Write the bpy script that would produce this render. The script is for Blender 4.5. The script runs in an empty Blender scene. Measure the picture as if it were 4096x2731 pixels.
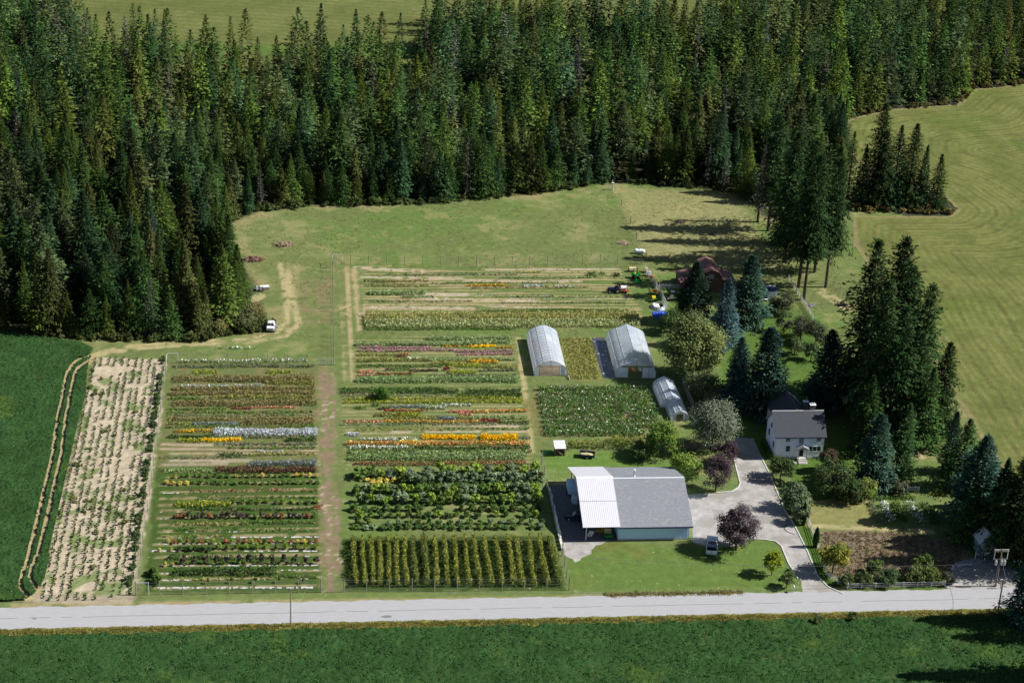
import bpy, math, random
import numpy as np
from mathutils import Vector, Matrix
rnd = random.Random(7); NR = np.random.RandomState(11); A = np.array
sc = bpy.context.scene; COL = sc.collection

# ------------------------------------------------------------------ camera
F = 4400.0; CAMH = 175.0; SUN_EL = math.radians(40.5); SUN_AZ = -0.05   # azimuth measured from +X towards +Y
_D = np.array([-486., 2094., -F]); _h = np.array([514., 2048., -F])
_u = np.cross(_h, _D); _u /= np.linalg.norm(_u)
if _u[1] < 0: _u = -_u
_Y = _D/np.linalg.norm(_D); _X = np.cross(_Y, _u)
M = np.array([_X, _Y, _u]); CP = np.array([0, 0, CAMH])
cam = bpy.data.cameras.new('camera'); camo = bpy.data.objects.new('camera', cam); COL.objects.link(camo)
camo.matrix_world = Matrix([[M[i][0], M[i][1], M[i][2], CP[i]] for i in range(3)] + [[0, 0, 0, 1]])
cam.sensor_width = 36; cam.lens = 36*F/2352; cam.clip_end = 6000; cam.clip_start = 1
sc.camera = camo
# ------------------------------------------------------------------ world, sun, exposure
W = bpy.data.worlds.new('World'); sc.world = W; W.use_nodes = True
nt = W.node_tree; bg = nt.nodes['Background']; sky = nt.nodes.new('ShaderNodeTexSky')
sky.sky_type = 'NISHITA'; sky.sun_disc = False; sky.sun_elevation = SUN_EL
sky.sun_rotation = math.pi/2 - SUN_AZ; sky.altitude = 500
nt.links.new(sky.outputs[0], bg.inputs[0]); bg.inputs[1].default_value = 0.05
sl = bpy.data.lights.new('sun', 'SUN'); sl.energy = 5.0; sl.angle = math.radians(0.5); sl.color = (1, .98, .94)
so = bpy.data.objects.new('sun', sl); COL.objects.link(so)
sd = Vector((math.cos(SUN_EL)*math.cos(SUN_AZ), math.cos(SUN_EL)*math.sin(SUN_AZ), math.sin(SUN_EL)))
so.rotation_euler = sd.to_track_quat('Z', 'Y').to_euler(); so.location = (60, 330, 200)
sc.view_settings.view_transform = 'Standard'; sc.view_settings.look = 'None'
sc.view_settings.exposure = 0.72; sc.view_settings.gamma = 1

# ------------------------------------------------------------------ survey helpers
def P(px, py, z=0.0):
    r = M @ np.array([px-1176., -(py-784.), -F]); t = (z-CAMH)/r[2]
    return Vector((r[0]*t, r[1]*t, z))
def proj(p):
    q = M.T @ (np.array(p)-CP); return 1176+F*q[0]/-q[2], 784-F*q[1]/-q[2]
def Z(c, r, x, y):      # survey tiles: 3 x 3 enlargements
    return ((0, 1366, 2730)[c]+x/1.7211)/1.7415, ((0, 911, 1820)[r]+y/1.7211)/1.7415
def PZ(c, r, x, y, z=0.0): return P(*Z(c, r, x, y), z)
def ZW(x, y): return (2180+x/3.618)/1.7415, (1860+y/3.618)/1.7415
def ZH(x, y): return (3030+x/4.2375)/1.7415, (1530+y/4.2375)/1.7415
def ZG(x, y): return (2060+x/3.647)/1.7415, (1270+y/3.647)/1.7415
def ZB(x, y): return (2380+x/3.178)/1.7415, (950+y/3.178)/1.7415
def ZT(x, y): return (2740+x/4.2)/1.7415, (2080+y/4.2)/1.7415
def ZS(x, y): return (3680+x/3.733)/1.7415, (2080+y/3.733)/1.7415
def ZN(x, y): return (960+x/5.6)/1.7415, (1080+y/5.6)/1.7415
def ZC(x, y): return (2140+x/8.4)/1.7415, (1720+y/8.4)/1.7415
def ZO(x, y): return (2980+x/3.266)/1.7415, (1080+y/3.266)/1.7415
def height(px, py, ty):         # height of a vertical whose foot is at px,py and whose tip shows at image row ty
    b = P(px, py); lo, hi = 0, 80
    for _ in range(30):
        m = (lo+hi)/2
        if proj((b.x, b.y, m))[1] > ty: lo = m
        else: hi = m
    return lo
def pts(L, z=0): return np.array([P(a, b, z)[:2] for a, b in L])

# ------------------------------------------------------------------ numpy noise / polygons
def vnoise(x, y, s, seed=0):
    g = np.random.RandomState(seed).rand(128, 128); u = x/s+1000.3; v = y/s+1000.7
    i = np.floor(u).astype(int); j = np.floor(v).astype(int); fu = u-i; fv = v-j
    fu = fu*fu*(3-2*fu); fv = fv*fv*(3-2*fv); i0 = i % 128; i1 = (i+1) % 128; j0 = j % 128; j1 = (j+1) % 128
    return (g[i0, j0]*(1-fu)+g[i1, j0]*fu)*(1-fv)+(g[i0, j1]*(1-fu)+g[i1, j1]*fu)*fv
def fbm(x, y, s, seed=0, o=4):
    t = 0; a = 1; n = 0
    for k in range(o): t = t+a*vnoise(x, y, s/2**k, seed+k*17); n += a; a *= .55
    return t/n
def dline(x, y, L, closed=False):
    d = np.full(x.shape, 1e9); n = len(L)
    for k in range(n if closed else n-1):
        a = L[k]; b = L[(k+1) % n]; e = b-a; l2 = e@e+1e-9
        t = np.clip(((x-a[0])*e[0]+(y-a[1])*e[1])/l2, 0, 1)
        d = np.minimum(d, np.hypot(x-a[0]-t*e[0], y-a[1]-t*e[1]))
    return d
def inside(x, y, L):
    r = np.zeros(x.shape, bool); n = len(L)
    for k in range(n):
        a = L[k]; b = L[(k+1) % n]
        if abs(a[1]-b[1]) < 1e-9: continue
        c = ((a[1] > y) != (b[1] > y)) & (x < (b[0]-a[0])*(y-a[1])/(b[1]-a[1])+a[0]); r ^= c
    return r
def sdist(x, y, L): d = dline(x, y, L, True); return np.where(inside(x, y, L), d, -d)
def smooth(v, a, b): t = np.clip((v-a)/(b-a), 0, 1); return t*t*(3-2*t)

# ------------------------------------------------------------------ materials
def nodes(name):
    m = bpy.data.materials.new(name); m.use_nodes = True
    return m, m.node_tree.nodes, m.node_tree.links, m.node_tree.nodes['Principled BSDF']
def pmat(name, col, rough=.7, var=.15, scale=3., bump=.0, metal=0., spec=.3, stretch=None, col2=None, thr=.5):
    m, N, L, B = nodes(name)
    tc = N.new('ShaderNodeTexCoord'); src = tc.outputs['Object']
    if stretch:
        mp = N.new('ShaderNodeMapping'); mp.inputs['Scale'].default_value = stretch; L.new(src, mp.inputs[0]); src = mp.outputs[0]
    n = N.new('ShaderNodeTexNoise'); n.inputs['Scale'].default_value = scale; n.inputs['Detail'].default_value = 6; L.new(src, n.inputs['Vector'])
    r = N.new('ShaderNodeValToRGB'); r.color_ramp.elements[0].position = .3; r.color_ramp.elements[1].position = .7
    r.color_ramp.elements[0].color = (*[c*(1-var) for c in col], 1); r.color_ramp.elements[1].color = (*[min(1, c*(1+var)) for c in (col)], 1)
    L.new(n.outputs[0], r.inputs[0]); out = r.outputs[0]
    if col2:
        n2 = N.new('ShaderNodeTexNoise'); n2.inputs['Scale'].default_value = scale*.35; n2.inputs['Detail'].default_value = 8; L.new(src, n2.inputs['Vector'])
        r2 = N.new('ShaderNodeValToRGB'); r2.color_ramp.elements[0].position = thr; r2.color_ramp.elements[1].position = thr+.06
        L.new(n2.outputs[0], r2.inputs[0]); mx = N.new('ShaderNodeMixRGB'); L.new(r2.outputs[0], mx.inputs[0]); L.new(out, mx.inputs[1]); mx.inputs[2].default_value = (*col2, 1); out = mx.outputs[0]
    L.new(out, B.inputs['Base Color']); B.inputs['Roughness'].default_value = rough; B.inputs['Metallic'].default_value = metal
    B.inputs['Specular IOR Level'].default_value = spec
    if bump:
        b = N.new('ShaderNodeBump'); b.inputs['Strength'].default_value = bump; b.inputs['Distance'].default_value = .1
        L.new(n.outputs[0], b.inputs['Height']); L.new(b.outputs[0], B.inputs['Normal'])
    return m
def leafmat(name, jit=.5, trans=0.0):
    """colour from the leaves' own attribute, varied per plant and by a fine noise"""
    m, N, L, B = nodes(name)
    a = N.new('ShaderNodeAttribute'); a.attribute_name = 'Col'
    oi = N.new('ShaderNodeObjectInfo'); hs = N.new('ShaderNodeHueSaturation')
    mr = N.new('ShaderNodeMapRange'); mr.inputs[3].default_value = 1-jit; mr.inputs[4].default_value = 1+jit; L.new(oi.outputs['Random'], mr.inputs[0])
    mh = N.new('ShaderNodeMath'); mh.operation = 'MULTIPLY'; mh.inputs[1].default_value = 7.31; L.new(oi.outputs['Random'], mh.inputs[0])
    fr = N.new('ShaderNodeMath'); fr.operation = 'FRACT'; L.new(mh.outputs[0], fr.inputs[0])
    m2 = N.new('ShaderNodeMapRange'); m2.inputs[3].default_value = 0.5-.02*jit; m2.inputs[4].default_value = .5+.035*jit; L.new(fr.outputs[0], m2.inputs[0])
    L.new(m2.outputs[0], hs.inputs['Hue']); L.new(mr.outputs[0], hs.inputs['Value']); L.new(a.outputs['Color'], hs.inputs['Color'])
    L.new(hs.outputs[0], B.inputs['Base Color']); B.inputs['Roughness'].default_value = .9; B.inputs['Specular IOR Level'].default_value = .03
    if trans:
        t = N.new('ShaderNodeBsdfTranslucent'); L.new(hs.outputs[0], t.inputs[0]); mx = N.new('ShaderNodeMixShader'); mx.inputs[0].default_value = trans
        o = N['Material Output']; L.new(B.outputs[0], mx.inputs[1]); L.new(t.outputs[0], mx.inputs[2]); L.new(mx.outputs[0], o.inputs[0])
    return m
def groundmat(name, s1=.6, s2=6., amt=.35, bump=.6, fleck=None, fthr=.66, fsc=3.):
    m, N, L, B = nodes(name)
    a = N.new('ShaderNodeAttribute'); a.attribute_name = 'Col'
    tc = N.new('ShaderNodeTexCoord')
    n1 = N.new('ShaderNodeTexNoise'); n1.inputs['Scale'].default_value = s1; n1.inputs['Detail'].default_value = 8; n1.inputs['Roughness'].default_value = .7
    n2 = N.new('ShaderNodeTexNoise'); n2.inputs['Scale'].default_value = s2; n2.inputs['Detail'].default_value = 5; n2.inputs['Roughness'].default_value = .7
    L.new(tc.outputs['Object'], n1.inputs['Vector']); L.new(tc.outputs['Object'], n2.inputs['Vector'])
    ad = N.new('ShaderNodeMath'); ad.operation = 'ADD'; L.new(n1.outputs[0], ad.inputs[0]); L.new(n2.outputs[0], ad.inputs[1])
    mr = N.new('ShaderNodeMapRange'); mr.inputs[1].default_value = .7; mr.inputs[2].default_value = 1.3; mr.inputs[3].default_value = 1-amt; mr.inputs[4].default_value = 1+amt
    L.new(ad.outputs[0], mr.inputs[0])
    mu = N.new('ShaderNodeMixRGB'); mu.blend_type = 'MULTIPLY'; mu.inputs[0].default_value = 1; L.new(a.outputs['Color'], mu.inputs[1]); L.new(mr.outputs[0], mu.inputs[2])
    out = mu.outputs[0]
    if fleck:
        n3 = N.new('ShaderNodeTexNoise'); n3.inputs['Scale'].default_value = fsc; n3.inputs['Detail'].default_value = 6; L.new(tc.outputs['Object'], n3.inputs['Vector'])
        r3 = N.new('ShaderNodeMapRange'); r3.inputs[1].default_value = fthr; r3.inputs[2].default_value = fthr+.05; L.new(n3.outputs[0], r3.inputs[0])
        mx = N.new('ShaderNodeMixRGB'); L.new(r3.outputs[0], mx.inputs[0]); L.new(out, mx.inputs[1]); mx.inputs[2].default_value = (*fleck, 1); out = mx.outputs[0]
    L.new(out, B.inputs['Base Color']); B.inputs['Roughness'].default_value = 1; B.inputs['Specular IOR Level'].default_value = .05
    b = N.new('ShaderNodeBump'); b.inputs['Strength'].default_value = bump; b.inputs['Distance'].default_value = .25
    L.new(ad.outputs[0], b.inputs['Height']); L.new(b.outputs[0], B.inputs['Normal'])
    return m
MT = {}
MT['farm'] = groundmat('meadow_surface', fleck=(.30, .26, .15), fthr=.67, fsc=1.1)
MT['crop'] = groundmat('alfalfa_leaves', s1=1.2, s2=5., amt=.4, bump=.5)
MT['hay'] = groundmat('hayfield_surface', s1=.5, s2=4., amt=.3, fleck=(.28, .25, .13), fthr=.68, fsc=1.6)
MT['leaf'] = leafmat('conifer_needles', .42)
MT['dleaf'] = leafmat('broad_leaves', .2, .25)
MT['row'] = leafmat('crop_leaves', .05, .25)
def roadmat():
    m, N, L, B = nodes('worn_asphalt_lanes'); tc = N.new('ShaderNodeTexCoord'); sp = N.new('ShaderNodeSeparateXYZ'); L.new(tc.outputs['Object'], sp.inputs[0])
    mp = N.new('ShaderNodeMapping'); mp.inputs['Scale'].default_value = (.06, 1.6, 1); L.new(tc.outputs['Object'], mp.inputs[0])
    n = N.new('ShaderNodeTexNoise'); n.inputs['Scale'].default_value = 1; n.inputs['Detail'].default_value = 7; L.new(mp.outputs[0], n.inputs[0])
    n2 = N.new('ShaderNodeTexNoise'); n2.inputs['Scale'].default_value = .35; n2.inputs['Detail'].default_value = 9; n2.inputs['Roughness'].default_value = .75; L.new(tc.outputs['Object'], n2.inputs[0])
    ad = N.new('ShaderNodeMath'); ad.operation = 'ADD'; L.new(n.outputs[0], ad.inputs[0]); L.new(n2.outputs[0], ad.inputs[1])
    r = N.new('ShaderNodeMapRange'); r.inputs[1].default_value = .7; r.inputs[2].default_value = 1.35; L.new(ad.outputs[0], r.inputs[0])
    c = N.new('ShaderNodeValToRGB'); c.color_ramp.elements[0].color = (.145, .145, .153, 1); c.color_ramp.elements[1].color = (.235, .235, .242, 1); L.new(r.outputs[0], c.inputs[0]); L.new(c.outputs[0], B.inputs['Base Color']); B.inputs['Roughness'].default_value = .9; return m
MT['asphalt'] = roadmat()
MT['bark'] = pmat('fir_bark', (.085, .06, .045), .95, .4, 4, .5, stretch=(3, 3, .5))
MT['asphalt'] = pmat('worn_asphalt', (.315, .31, .315), .9, .06, 1.2, .1, spec=.2, stretch=(.5, 2, 1))
MT['gravel'] = pmat('gravel_surface', (.30, .28, .26), .95, .22, .6, .4, col2=(.24, .225, .20), thr=.52)
MT['dkgravel'] = pmat('packed_dark_gravel', (.13, .13, .135), .95, .25, 2.5, .4)
MT['white'] = pmat('white_paint', (.72, .73, .75), .5, .06, 2)
MT['whitewood'] = pmat('weathered_white_boards', (.5, .49, .46), .8, .25, 5)
MT['wood'] = pmat('weathered_post_wood', (.23, .19, .15), .9, .3, 6)
MT['redwood'] = pmat('brown_barn_boards', (.1, .055, .04), .85, .25, 3, .3, stretch=(6, 6, .4))
MT['metalroof'] = None
MT['shingle'] = pmat('grey_asphalt_shingles', (.185, .195, .215), .9, .22, 5, .4, stretch=(.6, 2.2, 2.2), col2=(.26, .245, .24), thr=.58)
MT['dkshingle'] = pmat('charcoal_shingles', (.055, .057, .068), .9, .25, 6, .4, stretch=(.5, 2.2, 2.2))
MT['roofred'] = pmat('faded_red_brown_roofing', (.2, .105, .085), .85, .2, 3, .2, stretch=(1, .3, 1))
MT['sidingblue'] = pmat('pale_blue_steel_siding', (.56, .74, .98), .6, .04, 2)
MT['siding'] = pmat('white_lap_siding', (.87, .87, .98), .6, .03, 3)
MT['concrete'] = pmat('concrete', (.42, .4, .37), .9, .2, 2, .3)
MT['glass'] = pmat('window_glass', (.02, .025, .03), .15, .1, 1, spec=.6)
MT['dark'] = pmat('dark_interior', (.012, .012, .014), .9, .1, 1)
MT['rubber'] = pmat('tyre_rubber', (.02, .02, .02), .9, .2, 4)
MT['steel'] = pmat('galvanised_steel', (.45, .46, .48), .45, .12, 3, metal=.3)
MT['wire'] = pmat('dull_wire', (.16, .16, .16), .6, .1, 3)
MT['green'] = pmat('green_machine_paint', (.01, .17, .035), .4, .15, 3)
MT['yellow'] = pmat('yellow_paint', (.75, .55, .02), .5, .15, 3)
MT['orange'] = pmat('orange_paint', (.55, .13, .03), .6, .3, 3, col2=(.22, .08, .03), thr=.6)
MT['tan'] = pmat('tan_plastic', (.6, .48, .27), .7, .15, 3)
MT['navy'] = pmat('dark_blue_paint', (.02, .03, .07), .4, .1, 3)
MT['tarp'] = pmat('blue_tarpaulin', (.02, .07, .42), .5, .25, 2, .8)
MT['mulch'] = pmat('white_mulch_film', (.48, .46, .44), .6, .12, 2, .8)
MT['blackfilm'] = pmat('black_plastic_film', (.05, .052, .065), .25, .3, 2.2, 1., spec=.8, col2=(.5, .5, .54), thr=.6)
MT['stone'] = pmat('pale_stone', (.6, .58, .54), .9, .25, 2, .5)
MT['dkstone'] = pmat('grey_stone', (.25, .25, .25), .9, .35, 2, .5)
MT['rust'] = pmat('rusty_white_paint', (.62, .62, .63), .7, .1, 4, .2, col2=(.3, .1, .05), thr=.55)
MT['brush'] = pmat('dry_brush', (.22, .16, .11), .95, .5, 5)
MT['trackgr'] = pmat('grey_patch_tar', (.16, .16, .165), .9, .15, 3)
def corrugated():
    m, N, L, B = nodes('pale_corrugated_metal'); tc = N.new('ShaderNodeTexCoord'); w = N.new('ShaderNodeTexWave'); w.bands_direction = 'X'; w.inputs['Scale'].default_value = .9
    n = N.new('ShaderNodeTexNoise'); n.inputs['Scale'].default_value = 1.5; L.new(tc.outputs['Object'], w.inputs[0]); L.new(tc.outputs['Object'], n.inputs[0])
    b = N.new('ShaderNodeBump'); b.inputs['Strength'].default_value = .35; b.inputs['Distance'].default_value = .05; L.new(w.outputs['Fac'], b.inputs['Height']); L.new(b.outputs[0], B.inputs['Normal'])
    r = N.new('ShaderNodeValToRGB'); r.color_ramp.elements[0].color = (.47, .46, .49, 1); r.color_ramp.elements[1].color = (.56, .55, .58, 1)
    L.new(n.outputs[0], r.inputs[0]); L.new(r.outputs[0], B.inputs['Base Color']); B.inputs['Roughness'].default_value = .5; return m
MT['metalroof'] = corrugated()
def plastic(nm='greenhouse_film', tl_=.5, t0=.26, t1=.08):
    m, N, L, B = nodes(nm); o = N['Material Output']; tc = N.new('ShaderNodeTexCoord')
    n = N.new('ShaderNodeTexNoise'); n.inputs['Scale'].default_value = .35; n.inputs['Detail'].default_value = 4; L.new(tc.outputs['Object'], n.inputs[0])
    r = N.new('ShaderNodeValToRGB'); r.color_ramp.elements[0].color = (.68, .77, .93, 1); r.color_ramp.elements[1].color = (.85, .90, .97, 1); r.color_ramp.elements[0].position = .35; r.color_ramp.elements[1].position = .65
    L.new(n.outputs[0], r.inputs[0]); L.new(r.outputs[0], B.inputs['Base Color']); B.inputs['Roughness'].default_value = .25; B.inputs['Specular IOR Level'].default_value = .5
    t = N.new('ShaderNodeBsdfTransparent'); tl = N.new('ShaderNodeBsdfTranslucent'); tl.inputs[0].default_value = (.84, .88, .95, 1)
    m1 = N.new('ShaderNodeMixShader'); m1.inputs[0].default_value = tl_; L.new(B.outputs[0], m1.inputs[1]); L.new(tl.outputs[0], m1.inputs[2])
    m2 = N.new('ShaderNodeMixShader'); mr = N.new('ShaderNodeMapRange'); mr.inputs[1].default_value = .35; mr.inputs[2].default_value = .65; mr.inputs[3].default_value = t0; mr.inputs[4].default_value = t1
    L.new(n.outputs[0], mr.inputs[0]); L.new(mr.outputs[0], m2.inputs[0]); L.new(m1.outputs[0], m2.inputs[1]); L.new(t.outputs[0], m2.inputs[2]); L.new(m2.outputs[0], o.inputs[0]); return m
MT['film'] = plastic(); MT['whitefilm'] = plastic('white_poly_film', .55, .06, .02)

# ------------------------------------------------------------------ object helpers
def setp(o, label=None, cat=None, group=None, kind=None):
    if label: o['label'] = label
    if cat: o['category'] = cat
    if group: o['group'] = group
    if kind: o['kind'] = kind
    return o
def thing(name, label, cat, loc=(0, 0, 0), rz=0., group=None):
    o = bpy.data.objects.new(name, None); COL.objects.link(o); o.location = loc; o.rotation_euler = (0, 0, rz); o.empty_display_size = .5
    return setp(o, label, cat, group)
def link(name, me, parent=None, loc=None):
    o = bpy.data.objects.new(name, me); COL.objects.link(o)
    if parent: o.parent = parent
    if loc is not None: o.location = loc
    return o
class MB:
    def __init__(s): s.v = []; s.f = []
    def add(s, vs, fs):
        k = len(s.v); s.v += [tuple(v) for v in vs]; s.f += [tuple(i+k for i in f) for f in fs]; return s
    def box(s, x0, x1, y0, y1, z0, z1, tx=0, ty=0):     # tx, ty: inset of the top
        return s.add([(x0, y0, z0), (x1, y0, z0), (x1, y1, z0), (x0, y1, z0), (x0+tx, y0+ty, z1), (x1-tx, y0+ty, z1), (x1-tx, y1-ty, z1), (x0+tx, y1-ty, z1)],
                     [(0, 3, 2, 1), (4, 5, 6, 7), (0, 1, 5, 4), (1, 2, 6, 5), (2, 3, 7, 6), (3, 0, 4, 7)])
    def tube(s, p, q, r, n=6, r2=None):
        p = Vector(p); q = Vector(q); r2 = r if r2 is None else r2; d = (q-p).normalized(); a = d.orthogonal().normalized(); b = d.cross(a); vs = []
        for c, rr in ((p, r), (q, r2)):
            for k in range(n): t = 2*math.pi*k/n; vs.append(c+a*math.cos(t)*rr+b*math.sin(t)*rr)
        return s.add(vs, [(k, (k+1) % n, n+(k+1) % n, n+k) for k in range(n)]+[tuple(range(n-1, -1, -1)), tuple(range(n, 2*n))])
    def path(s, L, r, n=5):
        for a, b in zip(L[:-1], L[1:]): s.tube(a, b, r, n)
        return s
    def prism(s, prof, axis, a, b):     # profile of (u,v) pairs extruded along an axis between a and b
        n = len(prof); vs = []
        for t in (a, b):
            for u, v in prof: vs.append({'x': (t, u, v), 'y': (u, t, v), 'z': (u, v, t)}[axis])
        return s.add(vs, [tuple(range(n-1, -1, -1)), tuple(range(n, 2*n))]+[(k, (k+1) % n, n+(k+1) % n, n+k) for k in range(n)])
    def slab(s, q, th):     # a quad given by four corners, thickened downwards
        q = [Vector(p) for p in q]; nrm = (q[1]-q[0]).cross(q[2]-q[0]).normalized()
        if nrm.z < 0: nrm = -nrm
        return s.add(q+[p-nrm*th for p in q], [(0, 1, 2, 3), (7, 6, 5, 4), (0, 4, 5, 1), (1, 5, 6, 2), (2, 6, 7, 3), (3, 7, 4, 0)])
    def blob(s, c, rx, ry, rz, n=9, m=6, jit=.12, seed=1):
        R = random.Random(seed); vs = [(c[0], c[1], c[2]+rz)]
        for i in range(1, m):
            for k in range(n):
                t = math.pi*i/m; p = 2*math.pi*k/n; j = 1+R.uniform(-jit, jit)
                vs.append((c[0]+rx*j*math.sin(t)*math.cos(p), c[1]+ry*j*math.sin(t)*math.sin(p), c[2]+rz*j*math.cos(t)))
        vs.append((c[0], c[1], c[2]-rz)); f = [(0, 1+k, 1+(k+1) % n) for k in range(n)]
        for i in range(m-2):
            for k in range(n): a = 1+i*n+k; b = 1+i*n+(k+1) % n; f.append((a, a+n, b+n, b))
        e = len(vs)-1; f += [(e, 1+(m-2)*n+(k+1) % n, 1+(m-2)*n+k) for k in range(n)]
        return s.add(vs, f)
    def build(s, name, mat, parent=None, smooth=False, loc=None, bev=0):
        me = bpy.data.meshes.new(name); me.from_pydata(s.v, [], s.f); me.materials.append(MT[mat] if isinstance(mat, str) else mat)
        import bmesh
        bm = bmesh.new(); bm.from_mesh(me); bmesh.ops.recalc_face_normals(bm, faces=bm.faces)
        if bev: bmesh.ops.bevel(bm, geom=[e for e in bm.edges], offset=bev, segments=2, affect='EDGES', clamp_overlap=True)
        bm.to_mesh(me); bm.free()
        if smooth: me.shade_smooth()
        return link(name, me, parent, loc)
def qmesh(name, V, C, mat):
    """quads only; V (N,4,3), C (N,3)"""
    N = len(V); me = bpy.data.meshes.new(name); me.vertices.add(4*N); me.vertices.foreach_set('co', V.astype(np.float32).ravel())
    me.loops.add(4*N); me.loops.foreach_set('vertex_index', np.arange(4*N, dtype=np.int32)); me.polygons.add(N)
    me.polygons.foreach_set('loop_start', np.arange(0, 4*N, 4, dtype=np.int32)); me.update(calc_edges=True)
    a = me.attributes.new('Col', 'FLOAT_COLOR', 'FACE'); a.data.foreach_set('color', np.hstack([C, np.ones((N, 1))]).astype(np.float32).ravel())
    me.materials.append(mat); return me
def diamonds(c, u, v): return np.stack([c-u, c-v, c+u, c+v], 1)
def grid(name, x0, x1, y0, y1, st, colf, mat, z=0., zf=None, keep=None, kind='structure'):
    xs = np.arange(x0, x1+st, st); ys = np.arange(y0, y1+st, st); X, Y = np.meshgrid(xs, ys); nx, ny = len(xs), len(ys)
    x = X.ravel(); y = Y.ravel(); zz = np.full(x.shape, z)+(zf(x, y) if zf else 0)
    C = colf(x, y); i = np.arange(nx-1); j = np.arange(ny-1); I, J = np.meshgrid(i, j); a = (J*nx+I).ravel()
    f = np.stack([a, a+1, a+nx+1, a+nx], 1)
    if keep is not None: f = f[keep(x[f].mean(1), y[f].mean(1))]
    used = np.unique(f); mp = np.zeros(len(x), int); mp[used] = np.arange(len(used)); f = mp[f]; x = x[used]; y = y[used]; zz = zz[used]; C = C[used]
    me = bpy.data.meshes.new(name); me.vertices.add(len(x)); me.vertices.foreach_set('co', np.stack([x, y, zz], 1).astype(np.float32).ravel())
    me.loops.add(4*len(f)); me.loops.foreach_set('vertex_index', f.astype(np.int32).ravel()); me.polygons.add(len(f))
    me.polygons.foreach_set('loop_start', np.arange(0, 4*len(f), 4, dtype=np.int32)); me.update(calc_edges=True)
    at = me.attributes.new('Col', 'FLOAT_COLOR', 'POINT'); at.data.foreach_set('color', np.hstack([C, np.ones((len(C), 1))]).astype(np.float32).ravel())
    me.materials.append(mat); me.shade_smooth(); o = link(name, me); o['kind'] = kind; return o

# ================================================================== GROUND
A = np.array
OLIVE = A((.125, .152, .052)); GREEN = A((.072, .125, .027)); STRAW = A((.27, .225, .11)); SAND = A((.40, .33, .235)); DIRT = A((.27, .19, .13)); LAWN = A((.060, .115, .018)); ALF = A((.025, .060, .017))
BROWN = A((.16, .12, .06))
PL = {}
def poly(name, L): PL[name] = pts(L)
poly('sand', [Z(0,1,648,888), Z(0,1,1148,905), Z(0,1,1070,1568), Z(0,2,1000,500), Z(0,2,940,955), Z(0,2,600,1010), Z(0,2,330,1010), Z(0,2,215,975), Z(0,2,310,850), Z(0,2,350,640), Z(0,2,440,200), Z(0,2,490,0), Z(0,1,545,1330), Z(0,1,590,1150), Z(0,1,615,1000)])
poly('leftbeds', [Z(0,1,1170,925), Z(0,1,2190,935), Z(0,2,2215,900), Z(0,2,1000,940), Z(0,2,1075,100)])
poly('leftgrass', [Z(0,2,1075,90), Z(0,2,2200,70), Z(0,2,2215,940), Z(0,2,985,950)])
poly('midpath', [Z(0,1,2190,950), Z(0,1,2310,950), Z(0,2,2310,0), Z(0,2,2340,500), Z(0,2,2330,940), Z(0,2,2220,940), Z(0,2,2205,500), Z(0,1,2190,1568)])
poly('backbeds', [Z(1,1,150,265), Z(1,1,1920,275), Z(1,1,2060,560), Z(1,1,2060,690), Z(1,1,150,690)])
poly('midbeds', [Z(1,1,90,745), Z(1,1,1190,745), Z(1,1,1240,1060), Z(1,1,90,1060)])
poly('lowbeds', [Z(1,1,0,1085), Z(1,1,1240,1085), Z(1,1,1300,1568), Z(1,2,1310,60), Z(1,2,10,60)])
poly('dahlia', [Z(1,1,1345,1090), Z(1,1,2130,1090), Z(1,1,2210,1430), Z(1,1,1395,1430)])
poly('path2', [Z(1,1,5,270), Z(1,1,110,270), Z(1,1,140,400), Z(1,1,150,690), Z(1,1,80,740), Z(1,1,90,1060), Z(1,1,20,1060), Z(1,1,5,700)])
poly('lawn1', [Z(1,1,1400,1540), Z(2,1,40,1540), Z(2,2,60,90), Z(1,2,2300,120), Z(1,2,1580,110), Z(1,2,1440,200), Z(1,2,1395,0)])
poly('lawn2', [Z(1,2,1700,590), Z(2,2,140,640), Z(2,2,480,575), Z(2,2,640,590), Z(2,2,830,870), Z(2,2,825,945), Z(1,2,1800,985), Z(1,2,1560,900), Z(1,2,1540,700)])
poly('yard', [Z(2,1,340,600), Z(2,1,900,600), Z(2,1,1150,900), Z(2,1,1250,1568), Z(2,2,1250,200), Z(2,2,1180,300), Z(2,2,860,300), Z(2,2,640,0), Z(2,2,540,0), Z(2,1,360,1450), Z(2,1,250,850)])
poly('strip_r', [Z(2,2,770,480), Z(2,2,870,480), Z(2,2,1000,830), Z(2,2,1130,920), Z(2,2,1800,900), Z(2,2,1800,955), Z(2,2,1110,955), Z(2,2,950,880)])
poly('garden', [Z(2,2,940,530), Z(2,2,1500,525), Z(2,2,1900,600), Z(2,2,1940,680), Z(2,2,1830,820), Z(2,2,1120,860), Z(2,2,1000,810)])
poly('drygrass', [Z(2,2,860,310), Z(2,2,1280,290), Z(2,2,1350,480), Z(2,2,860,470)])
poly('pastureR', [Z(1,0,1870,1280), Z(2,0,350,1340), Z(2,1,700,300), Z(2,1,0,250), Z(1,1,2090,200), Z(1,0,1990,1568)])
poly('orchard', [Z(2,1,540,480), Z(2,1,820,560), Z(2,1,960,760), Z(2,1,1060,1000), Z(2,1,700,1000), Z(2,1,500,660)])
poly('track_v', [Z(0,1,1950,230), Z(0,1,2060,230), Z(0,1,2060,700), Z(0,1,1960,740)])
poly('dryfield', [Z(0,1,2090,350), Z(0,1,2275,330), Z(0,1,2280,650), Z(0,1,2060,660)])
poly('forestfloor', [(-300, 762), (120, 768), (430, 782), (600, 760), (600, 700), (575, 640), (505, 545), (510, 520), (590, 484), (700, 472), (960, 468), (1240, 442), (1400, 418), (1560, 428), (1700, 445), (1760, 500), (1930, 480), (1930, 250), (2500, 180), (2700, -150), (-300, -150)])
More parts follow.
